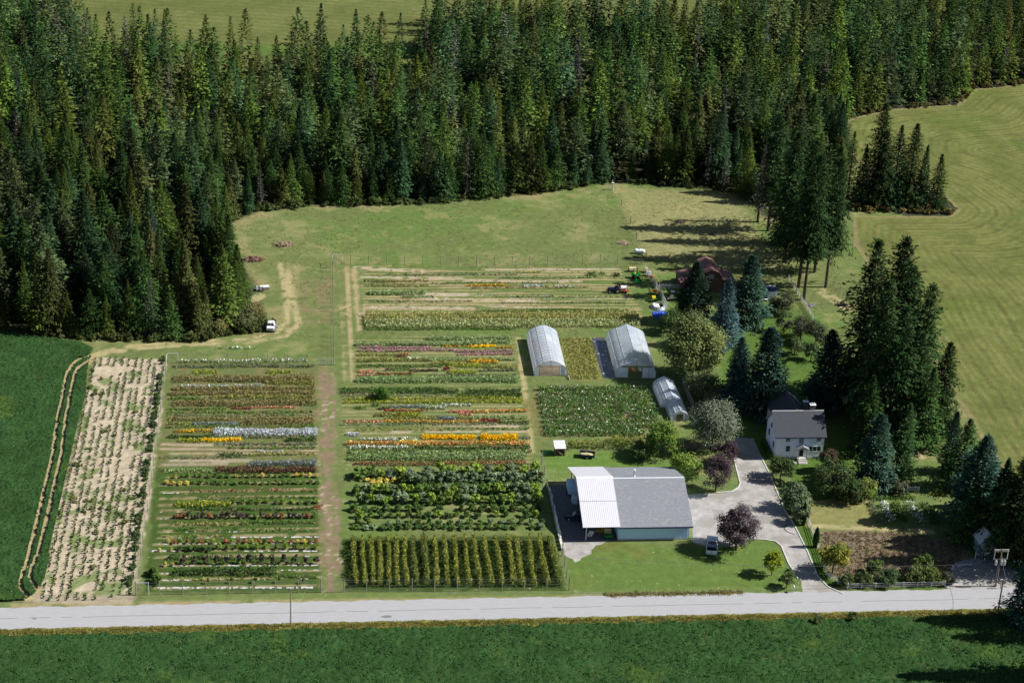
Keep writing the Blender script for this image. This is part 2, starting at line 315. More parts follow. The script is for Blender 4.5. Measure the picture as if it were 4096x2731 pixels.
poly('between', [Z(1,1,1500,750), Z(1,1,1720,760), Z(1,1,1790,1050), Z(1,1,1570,1050)])
poly('ghfloor', [ZG(300, 850), ZG(740, 850), ZG(610, 330), ZG(190, 330)])
poly('hedgefl', [Z(1,2,0,570), Z(1,2,1440,550), Z(1,2,1540,930), Z(1,2,0,935)])
poly('vergeN', [(-300, 1395), (-20, 1378), (50, 1372), (313, 1372), (1310, 1355), (1840, 1345), (1840, 1372), (-300, 1405)])
def farmcol(x, y):
    n1 = fbm(x, y, 30, 1); n2 = fbm(x, y, 7, 5); n3 = fbm(x, y, 2.2, 9); wob = (n3-.5)*1.6+(n2-.5)*1.5
    C = OLIVE*(.8+.4*n2)[:, None]; C = C.reshape(-1, 3)
    g = smooth(n1+.7*(n2-.5), .42, .8)[:, None]*.7; C = C*(1-g)+GREEN*1.2*g
    s = smooth(n2+.5*(n3-.5), .55, .78)[:, None]*.45; C = C*(1-s)+STRAW*s
    def over(mask, col, al=1.0):
        nonlocal C
        m = (mask*al)[:, None]; C = C*(1-m)+np.asarray(col)*m
    def pm(k, soft=.8): return smooth(sdist(x, y, PL[k])+wob, -soft, soft)
    def strip(L, w, soft=.4): return 1-smooth(dline(x, y, pts(L))+wob*.35, w, w+soft)
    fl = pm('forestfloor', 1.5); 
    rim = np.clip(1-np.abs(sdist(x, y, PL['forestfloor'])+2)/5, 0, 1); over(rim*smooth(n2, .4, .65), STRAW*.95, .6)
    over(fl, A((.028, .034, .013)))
    over(pm('pastureR', 2), STRAW*.85+OLIVE*.25, .55)
    over(pm('yard'), LAWN*.95+OLIVE*.10, .9); over(pm('orchard', 2), GREEN*.9, .6)
    over(pm('lawn1'), LAWN*1.2+OLIVE*.22, .85); over(pm('lawn1')*smooth(n2, .5, .7), OLIVE*1.1, .6)
    over(pm('lawn2'), LAWN*.85+OLIVE*.33, .85); over(pm('lawn2')*smooth(n1+.3*n2, .58, .75), A((.13, .12, .035)), .7)
    over(pm('strip_r', .5), LAWN*.95, .9)
    over(pm('leftbeds', .5), GREEN*.35+OLIVE*.35+BROWN*.25, .9); over(pm('leftbeds')*smooth(n3, .45, .65), BROWN*1.1, .5)
    over(pm('leftgrass', .5), A((.042, .080, .016)), .95); over(pm('leftgrass', .5)*smooth(n2*.6+n3*.5, .5, .75), A((.075, .085, .028)), .6)
    for ya, xa, xb in ((112, 1130, 2185), (152, 1160, 2190), (202, 1110, 2190), (254, 1120, 2200), (298, 1110, 2190), (344, 1100, 2200), (382, 1110, 2200), (432, 1080, 2200), (482, 1100, 2190), (524, 1100, 2190), (566, 1100, 2200), (612, 1060, 2200), (662, 1040, 2200), (702, 1080, 2200), (762, 1100, 2200), (815, 1090, 2200), (858, 1080, 2200), (915, 1080, 2205)):
        over(strip([Z(0,2,xa,ya), Z(0,2,xb,ya-(xb-xa)*.02)], .22, .35)*smooth(n3, .3, .5), STRAW*.9+DIRT*.25, .75)
    for k, b in (('backbeds', .95), ('midbeds', .6), ('lowbeds', .65)):
        rows = .5+.5*np.sin(y*2*math.pi/1.55+fbm(x, y*3, 22, 40)*5); m = pm(k, .5)
        over(m, GREEN*.7+OLIVE*.3, .8); over(m*smooth(rows*.6+vnoise(x/9, y, 1.1, 77)*.7, .55, .85), STRAW*.8+DIRT*.3, b)
    over(pm('dahlia', .4), DIRT*.75+GREEN*.3, .85)
    over(pm('hedgefl', .4), GREEN*.45, .9)
    over(pm('between', .4), A((.17, .16, .055)), .9)
    rutx = .5+.5*np.sin(x*2*math.pi/1.9+n2*2)
    over(pm('path2', .6)*smooth(rutx*.5+n3*.7, .4, .8), DIRT*.6+STRAW*.7, .8)
    over(pm('midpath', .4), GREEN*.8+STRAW*.25, .9); over(pm('midpath', .4)*smooth(n3*.9+rutx*.3, .42, .58), DIRT*.75, .85); over(pm('midpath', .4)*smooth(vnoise(x, y, .5, 31), .74, .8)*smooth(n2, .35, .5), SAND*.9, .9)
    over(pm('track_v', 1)*smooth(rutx*.4+n3*.6, .35, .6), STRAW*.95, .7)
    over(pm('dryfield', 1)*smooth(n3, .35, .6), STRAW*.7, .8)
    over(pm('ghfloor', .2), DIRT*.9+SAND*.25, .8)
    over(pm('drygrass', .5), A((.20, .19, .07)), .9)
    over(pm('garden', .3), A((.15, .105, .08)), .95); over(pm('garden', .3)*smooth(.5+.5*np.sin((x-.25*y)*2*math.pi/1.5)+n3*.5, .9, 1.2), STRAW*.9, .6)
    over(pm('sand', .25), SAND*(.85+.3*vnoise(x, y*.4, .7, 3)[:, None]), .97)
    over(pm('sand', .3)*smooth(n3*.8+fbm(x, y, 3, 66)*.5, .70, .82), GREEN*.9+OLIVE*.3, .8)
    # pale bare stripes in the back beds
    for (xa, ya, xb, yb, w) in ((150, 338, 820, 350, .55), (110, 275, 560, 300, .8), (540, 487, 1330, 505, .6), (430, 455, 950, 462, .8), (180, 548, 900, 552, .6), (1000, 290, 1900, 285, .35), (850, 362, 1640, 368, .3), (980, 540, 1400, 548, .3), (680, 1363, 1290, 1363, .3), (350, 1405, 1290, 1400, .3)):
        over(strip([Z(1,1,xa,ya), Z(1,1,xb,yb)], w, .3)*smooth(n3, .3, .42), SAND*.95, .85)
    for (xa, ya, xb, yb, w) in ((1120, 1490, 2170, 1500, .35), (1110, 1520, 2170, 1530, .25), (1180, 1553, 2170, 1556, .25)):
        over(strip([Z(0,1,xa,ya), Z(0,1,xb,yb)], w, .3), DIRT*.6+SAND*.5, .8)
    over(strip([Z(0,2,1180,38), Z(0,2,1720,36)], .4), SAND*.8, .8); over(strip([Z(0,2,1130,66), Z(0,2,1550,60)], .3), SAND*.7, .8)
    # tracks
    for L, w in (([Z(0,1,640,885), Z(0,1,900,835), Z(0,1,1300,805), Z(0,1,1700,790), Z(0,1,1960,745), Z(0,1,2060,660), Z(0,1,2010,500), Z(0,1,1985,300)], .45), ([Z(0,1,640,865), Z(0,1,900,812), Z(0,1,1300,782), Z(0,1,1700,765), Z(0,1,1900,720), Z(0,1,1980,640), Z(0,1,1960,400), Z(0,1,1930,250)], .4),
                 ([Z(2,2,880,485), Z(2,2,1200,500), Z(2,2,1700,525)], .5), ([Z(2,2,1620,0), Z(2,1,1640,1400)], 1.5), ([Z(2,1,950,430), Z(2,1,1150,560)], 1.2), ([Z(1,1,1215,760), Z(1,1,1300,1400), Z(1,1,1310,1540)], .25), ([Z(0,1,1790,470), Z(0,1,1740,500)], 1.0), ([Z(1,2,1440,185), Z(1,2,1600,205)], .6)):
        over(strip(L, w, .6)*smooth(n3, .3, .5), STRAW*1.15+SAND*.1, .85)
    over(strip([Z(1,2,1640,970), Z(1,2,1780,970)], 1.1, .4), SAND*.85, .95)
    over(strip([Z(1,1,1410,1540), Z(1,1,1310,1200), Z(1,1,1250,1050)], 1.3, 1)*smooth(n2, .4, .6), A((.16, .13, .05)), .6)
    over(pm('vergeN', .3), OLIVE*.75+GREEN*.4, .8); over(strip([(-300, 1394), (1180, 1376), (2400, 1360)], .5, .6)*smooth(n3, .25, .5), STRAW*.8+DIRT*.3, .8)
    # worn pasture foreground tone
    over(strip([Z(0,2,200,985), Z(0,2,330,985), Z(0,2,650,995), Z(0,2,860,990)], .9, .8), SAND*.8, .9)
    return np.clip(C, .004, .9)
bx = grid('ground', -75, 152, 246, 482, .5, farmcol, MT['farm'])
base = MB(); base.add([(-900, -400, -.08), (1200, -400, -.08), (1200, 2200, -.08), (-900, 2200, -.08)], [(0, 1, 2, 3)])
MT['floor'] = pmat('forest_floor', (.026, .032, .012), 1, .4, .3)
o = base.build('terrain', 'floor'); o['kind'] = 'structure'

# far hayfield behind the forest
FARP = pts([(60, -420), (100, -70), (140, 40), (190, 125), (240, 200), (430, 215), (1000, 200), (1620, 220), (1700, -60), (2100, -420)])
def farcol(x, y):
    n = fbm(x, y, 9, 3); s = .5+.5*np.sin((y+.18*x)*2*math.pi/4.2+fbm(x, y, 40, 5)*6); C = A((.10, .118, .034))*(.8+.4*n)[:, None]
    m = (smooth(s*.6+n*.6, .6, .95)*.25)[:, None]; C = C*(1-m)+STRAW*.9*m
    b = (1-smooth(np.abs(y-583-.02*x)+(n-.5)*8, 3, 6))[:, None]*.8; return C*(1-b)+GREEN*1.05*b
grid('far_hayfield', -110, 260, 520, 1000, 1.2, farcol, MT['hay'], z=.02, keep=lambda x, y: inside(x, y, FARP))
# right hayfield with curving swaths
HB = [(2560, 1470), (2400, 1235), (2290, 1065), (2205, 930), (2120, 800), (2060, 690), (1990, 605), (1962, 560), (1958, 497), (2070, 497), (2180, 497), (2200, 480), (2150, 440), (2060, 410), (1985, 385), (1940, 340), (1942, 275), (2040, 252), (2195, 240), (2240, 204), (2420, 188), (2900, 150)]
HBW = pts(HB); HPOLY = np.vstack([HBW, pts([(3100, 150), (3100, 1470)])])
def haycol(x, y):
    n = fbm(x, y, 5, 13); n3 = fbm(x, y, 1.6, 23); d = dline(x, y, HBW)+(fbm(x, y, 14, 29)-.5)*3.0+(n3-.5)*.5
    s = .5+.5*np.sin(d*2*math.pi/2.0); s2 = .5+.5*np.sin(d*2*math.pi/4.6+1)
    C = A((.112, .128, .036))*(.75+.5*n)[:, None]; g = (smooth(fbm(x, y, 22, 8), .5, .68)*.5)[:, None]; C = C*(1-g)+A((.075, .115, .02))*g
    m = (smooth(s*.55+n3*.6, .5, .95)*(.15+.5*smooth(n, .35, .65)))[:, None]; C = C*(1-m)+A((.20, .18, .07))*m
    m = (smooth(s2*.5+n3*.7-s*.2, .6, .9)*.4)[:, None]; C = C*(1-m)+A((.06, .055, .022))*m
    e = (1-smooth(dline(x, y, HBW)+(n-.5)*2, .6, 1.8))[:, None]*.7; return C*(1-e)+STRAW*.8*e
grid('hayfield', 118, 330, 262, 600, .55, haycol, MT['hay'], z=.03, keep=lambda x, y: inside(x, y, HPOLY))
# alfalfa fields: rough leafy canopies
RUT1 = pts([Z(0,1,640,880), Z(0,1,560,905), Z(0,1,510,940), Z(0,1,465,1010), Z(0,1,440,1130), Z(0,1,400,1330), Z(0,1,365,1568), Z(0,2,300,300), Z(0,2,240,550), Z(0,2,190,740), Z(0,2,145,860), Z(0,2,145,920), Z(0,2,200,985)])
RUT2 = pts([Z(0,1,640,905), Z(0,1,545,965), Z(0,1,520,1010), Z(0,1,490,1150), Z(0,1,455,1330), Z(0,1,425,1568), Z(0,2,370,260), Z(0,2,320,480), Z(0,2,270,670), Z(0,2,220,790), Z(0,2,212,850), Z(0,2,262,940)])
AFL = pts([(-80, 755), Z(0,1,0,722), Z(0,1,300,760), Z(0,1,560,795), Z(0,1,640,840), Z(0,1,630,880), Z(0,1,600,1000), Z(0,1,590,1150), Z(0,1,545,1330), Z(0,2,490,0), Z(0,2,440,200), Z(0,2,350,640), Z(0,2,310,850), Z(0,2,270,935), Z(0,2,190,1000), Z(0,2,-80,1018)])
def alfcol(x, y):
    n = fbm(x, y, 3, 71); n2 = fbm(x, y, 14, 72); C = ALF*(.7+.6*n)[:, None]; m = (smooth(n2+.3*(n-.5), .62, .8)*.6)[:, None]; C = C*(1-m)+A((.06, .095, .018))*m
    t = (smooth(vnoise(x, y*2.5, 1.0, 90)+.2*n, .93, 1.0)*.25)[:, None]; return C*(1-t)+A((.10, .12, .04))*t
def alfz(x, y): return .18+.38*NR.rand(len(x))*(.4+fbm(x, y, 1.2, 73))+.25*fbm(x, y, 2.5, 75)
def alfkeep(x, y): w = .34+.12*vnoise(x, y, .8, 5); return inside(x, y, AFL) & (dline(x, y, RUT1) > w) & (dline(x, y, RUT2) > w)
def ruc(x, y): return STRAW*(.8+.5*fbm(x, y, 1, 3))[:, None]+SAND*.1
grid('tractor_ruts', -75, -28, 262, 372, .4, ruc, MT['farm'], z=.012, keep=lambda x, y: (np.minimum(dline(x, y, RUT1), dline(x, y, RUT2)) < .9))
grid('alfalfa_field', -75, -28, 262, 376, .26, alfcol, MT['crop'], zf=alfz, keep=alfkeep, kind='stuff')
def leafcover(name, label, x0, x1, y0, y1, n, keep, seed):
    R = np.random.RandomState(seed); x = R.uniform(x0, x1, n); y = R.uniform(y0, y1, n); k = keep(x, y); x = x[k]; y = y[k]; n = len(x)
    c = np.stack([x, y, .3+.3*R.rand(n)*(.3+fbm(x, y, 1.2, 73))], 1); u = R.normal(0, 1, (n, 3)); u[:, 2] *= .6; u /= np.linalg.norm(u, axis=1)[:, None]; v = np.cross(u, R.normal(0, 1, (n, 3))); v /= np.linalg.norm(v, axis=1)[:, None]
    l = R.uniform(.08, .2, (n, 1)); C = alfcol(x, y)*1.7*R.uniform(.6, 1.5, (n, 1)); return link(name, qmesh(name, diamonds(c, u*l, v*l*.7), C, MT['row']))
YN = P(0, 1444).y; YF = P(0, 1395).y; VN = YN-2.35
grid('alfalfa_field', -70, 135, 233, VN, .34, alfcol, MT['crop'], zf=alfz, keep=lambda x, y: y < VN-.6+.9*vnoise(x, y, 1.5, 2), kind='stuff')
for o in bpy.data.objects:
    if o.name.startswith('alfalfa_field'): setp(o, 'dark green alfalfa crop in the field left of the twin tractor ruts' if o.name == 'alfalfa_field' else 'dark green alfalfa crop in the near field below the road', 'crop')
o = leafcover('alfalfa_leaves', '', -75, -28, 262, 376, 90000, lambda x, y: alfkeep(x, y), 51); setp(o, 'leafy tops of the dark green alfalfa left of the sandy strip', 'crop', kind='stuff')
o = leafcover('alfalfa_leaves', '', -70, 135, 236, VN, 130000, lambda x, y: y < VN-.6+.9*vnoise(x, y, 1.5, 2), 52); setp(o, 'leafy tops of the dark green alfalfa below the road', 'crop', kind='stuff')
def vcol(x, y): n = fbm(x, y, 2, 33); return A((.155, .145, .038))*(.7+.6*n)[:, None]
grid('verge', -75, 140, VN-1.2, YN+.3, .5, vcol, MT['farm'], z=.015)
# road
def sheet(name, L, mat, z, kind='structure', world=False):
    P2 = L if world else pts(L); b = MB(); b.add([(p[0], p[1], z) for p in P2], [tuple(range(len(P2)))]); o = b.build(name, mat); o['kind'] = kind; return o
def ragged(L, step=.8, amp=.3, seed=3, closed=True):
    R = random.Random(seed); Q = [Vector(p) for p in pts(L)]; out = []
    for k in range(len(Q)):
        a = Q[k]; b = Q[(k+1) % len(Q)]; n = max(1, int((b-a).length/step))
        for i in range(n): t = i/n; out.append(tuple(a.lerp(b, t)+Vector((R.uniform(-amp, amp), R.uniform(-amp, amp)))))
    return out
b = MB(); xs = np.arange(-150, 262, 1.0)
v = []; 
for i, x in enumerate(xs): v += [(x, YF+.15*math.sin(x*.7)+.12*math.sin(x*2.3), .03), (x, YN-.12*math.sin(x*.9)-.1*math.sin(x*2.9), .03)]
b.add(v, [(2*i, 2*i+2, 2*i+3, 2*i+1) for i in range(len(xs)-1)]); o = b.build('road', 'asphalt'); o['kind'] = 'structure'
ym = (YF+YN)/2-.1
b = MB()
for x in np.arange(-75, 120, 1.7):
    if rnd.random() < .85: b.tube((x, ym+.06*math.sin(x*.4), .036), (x+1.7, ym+.06*math.sin((x+1.7)*.4), .036), .035, 4)
o = b.build('road_crack', 'trackgr'); setp(o, 'dark tar-sealed crack running along the middle of the road', 'crack')
for L, lb in (([Z(1,2,265,1112), Z(1,2,300,1100), Z(1,2,345,1103), Z(1,2,345,1116), Z(1,2,300,1121)], 'dark tar patch on the road right of the roadside pole'), ([Z(0,2,215,1123), Z(0,2,240,1119), Z(0,2,258,1126), Z(0,2,235,1131)], 'small dark tar patch near the left end of the road')):
    o = sheet('tar_patch', L, 'trackgr', .034); del o['kind']; setp(o, lb, 'patch')
# driveway
DR = [Z(2,2,830,985), Z(2,2,820,870), Z(2,2,730,740), Z(2,2,680,620), Z(2,2,640,590), Z(2,2,560,578), Z(2,2,470,575), Z(2,2,380,620), Z(2,2,200,640), Z(2,2,70,600), Z(2,2,60,420), Z(2,2,20,270), Z(2,2,300,258), Z(2,2,370,230), Z(2,2,395,200), Z(2,2,370,100), Z(2,2,340,0), Z(2,1,350,1440), Z(2,1,490,1450), Z(2,2,540,0), Z(2,2,600,130), Z(2,2,700,370), Z(2,2,770,480), Z(2,2,930,830), Z(2,2,1000,905), Z(2,2,1120,955), Z(2,2,1130,985)]
sheet('driveway', ragged(DR, 1.2, .12), 'gravel', .02, world=True)
sheet('parking', ragged([Z(2,2,1800,975), Z(2,2,1850,880), Z(2,2,1840,800), Z(2,2,1960,720), Z(2,2,2080,700), Z(2,2,2250,700), Z(2,2,2320,830), Z(2,2,2400,985)], 1.0, .25, 5), 'gravel', .024, world=True)
sheet('apron', ragged([ZW(262,1100), ZW(900,1098), ZW(700,1190), ZW(650,1290), ZW(430,1410), ZW(350,1330), ZW(270,1290)], .8, .25, 6), 'gravel', .022, world=True)
sheet('yard_paving', [ZW(95,296), ZW(520,296), ZW(700,700), ZW(1060,700), ZW(1060,1100), ZW(265,1104), ZW(105,400)], 'dkgravel', .026)
# ================================================================== FOLIAGE LIBRARY
def jit(c, n, a=.25, R=NR): return np.clip(np.asarray(c)*(1+R.uniform(-a, a, (n, 1)))*(1+R.uniform(-.08, .08, (n, 3))), .003, .95)
def conifer_quads(seed, h=25., rmax=3.0, bare=.06, lev=.46, per=13, sub=12, col=(.03, .06, .02), col2=None, irregular=.15, power=.85, slope=(-.35, .5), size=.38, gap=0., flop=.06):
    R = np.random.RandomState(seed); zs = []; 
    z = bare*h
    while z < h*.985: zs.append(z); z += lev*R.uniform(.7, 1.3)*(.6+.4*(1-z/h))
    C0 = []; U = []; V = []; CC = []; k0 = R.uniform(0, 6.28)
    lob = R.uniform(-1, 1, 8)
    for z in zs:
        t = (z-bare*h)/(h*(1-bare)); r = rmax*(1-t)**power*(1-.45*math.exp(-t*14))*R.uniform(1-irregular, 1+irregular)+.12
        n = max(3, int(per*(.45+.55*(1-t)))); az = R.uniform(0, 6.28)+np.arange(n)*6.283/n+R.uniform(-.3, .3, n)
        rr = r*R.uniform(1-irregular*1.6, 1+irregular*.9, n)*(1+.22*np.sin(az*2+lob[int(t*7)]*6))
        if gap: keep = R.rand(n) > gap; az = az[keep]; rr = rr[keep]; n = len(az)
        if n == 0: continue
        sl = slope[0]+(slope[1]-slope[0])*t
        m = max(2, int(round(sub*(.5+.5*rr.mean()/rmax))))
        s = np.sqrt(R.uniform(.06, 1, (n, m))); ss = s*rr[:, None]
        azj = az[:, None]+R.uniform(-.16, .16, (n, m))/np.maximum(s, .3)
        d = np.stack([np.cos(azj), np.sin(azj), np.zeros_like(azj)], -1)
        p = d*ss[..., None]; p[..., 2] = z+sl*ss-flop*ss**2+R.uniform(-.18, .18, (n, m))
        ln = size*R.uniform(.7, 1.35, (n, m))*(.55+.45*rr[:, None]/rmax); pitch = sl-2*flop*ss+R.uniform(-.45, .45, (n, m))
        u = d*np.cos(pitch)[..., None]*ln[..., None]; u[..., 2] = np.sin(pitch)*ln
        pr = np.stack([-np.sin(azj), np.cos(azj), R.uniform(-.7, .7, (n, m))], -1); v = pr*(ln*R.uniform(.35, .6, (n, m)))[..., None]
        C0.append(p.reshape(-1, 3)); U.append(u.reshape(-1, 3)); V.append(v.reshape(-1, 3))
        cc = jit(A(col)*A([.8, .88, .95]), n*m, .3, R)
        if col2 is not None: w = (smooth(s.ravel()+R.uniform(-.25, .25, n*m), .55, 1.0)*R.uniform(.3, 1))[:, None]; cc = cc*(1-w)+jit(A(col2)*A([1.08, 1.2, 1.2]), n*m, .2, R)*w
        CC.append(cc)
    # leader
    C0.append(np.array([[0, 0, h-.4]])); U.append(np.array([[0, 0, .6]])); V.append(np.array([[.12, .05, 0]])); CC.append(np.array([col]))
    return diamonds(np.vstack(C0), np.vstack(U), np.vstack(V)), np.vstack(CC)
SP = {  # species: colour, tip colour, shape
 'spruce': dict(col=(.020, .044, .017), col2=(.05, .084, .032), rmax=4.6, slope=(-.3, .55), power=1.0),
 'fir': dict(col=(.024, .048, .012), col2=(.06, .095, .022), rmax=5.0, slope=(-.2, .5), irregular=.25, power=.95),
 'larch': dict(col=(.046, .072, .013), col2=(.10, .125, .022), rmax=4.1, slope=(-.1, .6), irregular=.2, size=.32, power=1.0),
 'cedar': dict(col=(.050, .062, .016), col2=(.10, .092, .028), rmax=4.2, slope=(-.5, .4), irregular=.2, flop=.08, power=.95),
 'pine': dict(col=(.040, .058, .020), col2=(.085, .10, .04), rmax=4.2, slope=(0, .7), irregular=.35, bare=.15, power=.65),
 'dead': dict(col=(.062, .054, .045), col2=(.11, .10, .088), rmax=2.8, slope=(-.2, .5), irregular=.35, gap=.4, sub=3, size=.3),
}
def trunk_mesh(h, r, name='trunk'):
    b = MB(); b.tube((0, 0, -.3), (0, 0, h*.5), r, 7, r*.62); b.tube((0, 0, h*.5), (0, 0, h*.97), r*.62, 6, .03)
    me = bpy.data.meshes.new(name); me.from_pydata(b.v, [], b.f); me.materials.append(MT['bark']); return me
CON = {}; 
for i, (sp, kw) in enumerate(SP.items()):
    for k in range(4 if sp != 'dead' else 2):
        kw2 = dict(kw); kw2['rmax'] = kw['rmax']*(.88+.12*k)
        V, C = conifer_quads(100+i*10+k, **kw2); V2, C2 = conifer_quads(200+i*10+k, **{**kw2, 'per': 9, 'sub': 7, 'size': .6, 'lev': .85})
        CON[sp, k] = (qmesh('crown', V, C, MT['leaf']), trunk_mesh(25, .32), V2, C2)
def place_conifer(sp, k, x, y, h, label, group=None, name=None, wide=1., z=0.):
    cr, tr, _, _ = CON[sp, k]; s = h/25.; nm = name or {'spruce': 'spruce_tree', 'fir': 'fir_tree', 'larch': 'larch_tree', 'cedar': 'cedar_tree', 'pine': 'pine_tree', 'dead': 'dead_tree'}.get(sp, 'fir_tree')
    t = thing(nm, label, 'tree', (x, y, z), rnd.uniform(0, 6.28), group)
    for n, me in (('crown', cr), ('trunk', tr)): o = link(n, me, t); o.scale = (s*wide, s*wide, s)
    return t
# forest scatter
FP = PL['forestfloor']; FX = pts([(-160, 760), (0, 764), (120, 766), (430, 775), (550, 742), (556, 705), (525, 650), (470, 552), (482, 522), (590, 484), (700, 468), (960, 462), (1240, 438), (1400, 412), (1560, 420), (1690, 438), (1760, 470), (1860, 465), (1925, 420), (1925, 270), (2030, 246), (2190, 230), (2235, 196), (2480, 178), (2560, -120), (1750, -120), (1700, 20), (1600, 70), (1480, 55), (1350, 65), (1200, 35), (1000, 60), (950, 150), (700, 165), (470, 175), (432, 200), (400, 110), (290, 105), (245, 165), (205, 105), (160, 45), (110, -60), (-160, -90)])
def sprinkle(poly, d, seed, n=60000):
    R = np.random.RandomState(seed); lo = poly.min(0); hi = poly.max(0); cell = {}; out = []
    for _ in range(n):
        p = R.uniform(lo, hi); i, j = int(p[0]//d), int(p[1]//d); ok = True
        for a in (-1, 0, 1):
            for b in (-1, 0, 1):
                for q in cell.get((i+a, j+b), ()):
                    if (p[0]-q[0])**2+(p[1]-q[1])**2 < d*d: ok = False
        if ok: cell.setdefault((i, j), []).append(p); out.append(p)
    out = np.array(out); return out[inside(out[:, 0], out[:, 1], poly)]
pt = sprinkle(FX, 5.3, 5, 90000); 
edge = []
for k in range(1, 24):
    a_, b_ = FX[k], FX[k+1]; n_ = max(1, int(np.hypot(*(b_-a_))/4.0))
    for i_ in range(n_): q_ = a_+(b_-a_)*(i_+rnd.random()*.5)/n_; edge.append(q_+A([rnd.uniform(-.8, .8), rnd.uniform(-.3, 1.6)]))
edge = np.array(edge); dd = np.array([np.min(np.hypot(*(edge-p).T)) for p in pt]); pt = np.vstack([pt[dd > 2.8], edge]); pt = pt[np.argsort(pt[:, 1])]
vis = []
for p in pt:
    u, v = proj((p[0], p[1], 12))
    if -120 < u < 2470 and v < 1568 and proj((p[0], p[1], 0))[1] > -130: vis.append(p)
pt = np.array(vis); print('forest trees', len(pt))
# the hero edge: nearest to the clearings first
WORDS = {'spruce': ('blue-green spruce', 'spruce'), 'fir': ('dark green fir', 'fir'), 'larch': ('bright yellow-green larch', 'larch'), 'cedar': ('olive-brown cedar', 'cedar'), 'pine': ('grey-green pine with a ragged crown', 'pine'), 'dead': ('bare grey-brown dead tree', 'dead')}
bigV = []; bigC = []
ed = dline(pt[:, 0], pt[:, 1], FX, True); score = pt[:, 1]+.6*np.minimum(ed, 30)+np.where(pt[:, 0] > 100, -20, 0); order = np.argsort(score); IND = 280
tb = MB()
for n_, i in enumerate(order):
    x, y = pt[i]; zone = fbm(A([x]), A([y]), 16, 91)[0]; q = rnd.random()
    left = x < 0
    if q < .04: sp = 'dead'
    elif zone > .56: sp = rnd.choice(['larch', 'larch', 'fir', 'cedar'])
    elif zone < .46: sp = rnd.choice(['spruce', 'spruce', 'fir', 'pine'])
    else: sp = rnd.choice(['spruce', 'fir', 'fir', 'cedar', 'pine', 'larch'])
    k = rnd.randrange(2 if sp == 'dead' else 4); h = rnd.choice((rnd.triangular(8, 14, 11), rnd.triangular(12, 20, 15), rnd.triangular(15, 25, 19)))*(1.12 if y < 440 and x < 0 else .97); 
    if ed[i] < 4: h *= rnd.uniform(.6, 1.0)
    u, v = proj((x, y, 0))
    if n_ < IND:
        where = 'in the left forest above the alfalfa field' if (v > 600 and u < 620) else ('at the forest edge behind the back pasture' if ed[i] < 9 and 560 < u < 1800 else ('at the forest edge beside the right hayfield' if ed[i] < 9 and u > 1800 else ('inside the left part of the forest' if u < 900 else ('inside the middle of the forest' if u < 1500 else 'inside the right part of the forest'))))
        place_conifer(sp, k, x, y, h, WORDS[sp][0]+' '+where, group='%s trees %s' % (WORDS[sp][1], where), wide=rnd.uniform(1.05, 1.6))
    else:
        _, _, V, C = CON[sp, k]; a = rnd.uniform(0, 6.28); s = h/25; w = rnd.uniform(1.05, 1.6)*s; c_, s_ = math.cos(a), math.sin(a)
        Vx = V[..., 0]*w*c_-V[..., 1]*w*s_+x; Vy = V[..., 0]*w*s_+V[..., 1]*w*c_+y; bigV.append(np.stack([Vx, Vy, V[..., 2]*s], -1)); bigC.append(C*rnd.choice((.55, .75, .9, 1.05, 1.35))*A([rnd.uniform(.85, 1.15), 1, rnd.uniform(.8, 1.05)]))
me = qmesh('forest', np.vstack(bigV), np.clip(np.vstack(bigC), 0, .9), MT['leaf']); o = link('forest', me); setp(o, 'dense mass of mixed conifers deep in the forest behind the edge trees', 'forest', kind='stuff'); print('forest quads', len(me.polygons))

# solitary tall firs and yard conifers: (base px, top row, species, variant, width factor, label)
TALL = {}
for k in range(4):
    V, C = conifer_quads(400+k, h=25, rmax=4.0, bare=(.28, .34, .18, .06)[k], irregular=.38, per=15, sub=24, gap=.12, col=(.024, .046, .014), col2=(.06, .09, .028), slope=(-.35, .5), power=.6, size=.26, lev=.34)
    CON['tall', k] = (qmesh('crown', V, C, MT['leaf']), trunk_mesh(25, .38), V, C)
for k, (c1, c2) in enumerate((((.030, .065, .062), (.085, .13, .125)), ((.022, .05, .033), (.06, .10, .062)))):
    V, C = conifer_quads(430+k, h=12, rmax=3.1, bare=.02, irregular=.14, per=20, sub=17, col=c1, col2=c2, slope=(-.1, .7), power=.8, size=.19, lev=.24)
    CON['yard', k] = (qmesh('crown', V*25/12, C, MT['leaf']), trunk_mesh(25, .4), V, C)
def tree_at(px, py, ty, sp, k, wide, label, name='fir_tree', group=None):
    b = P(px, py); h = height(px, py, ty); return place_conifer(sp, k, b.x, b.y, h, label, name=name, wide=wide, group=group)
def slim(h): return 1
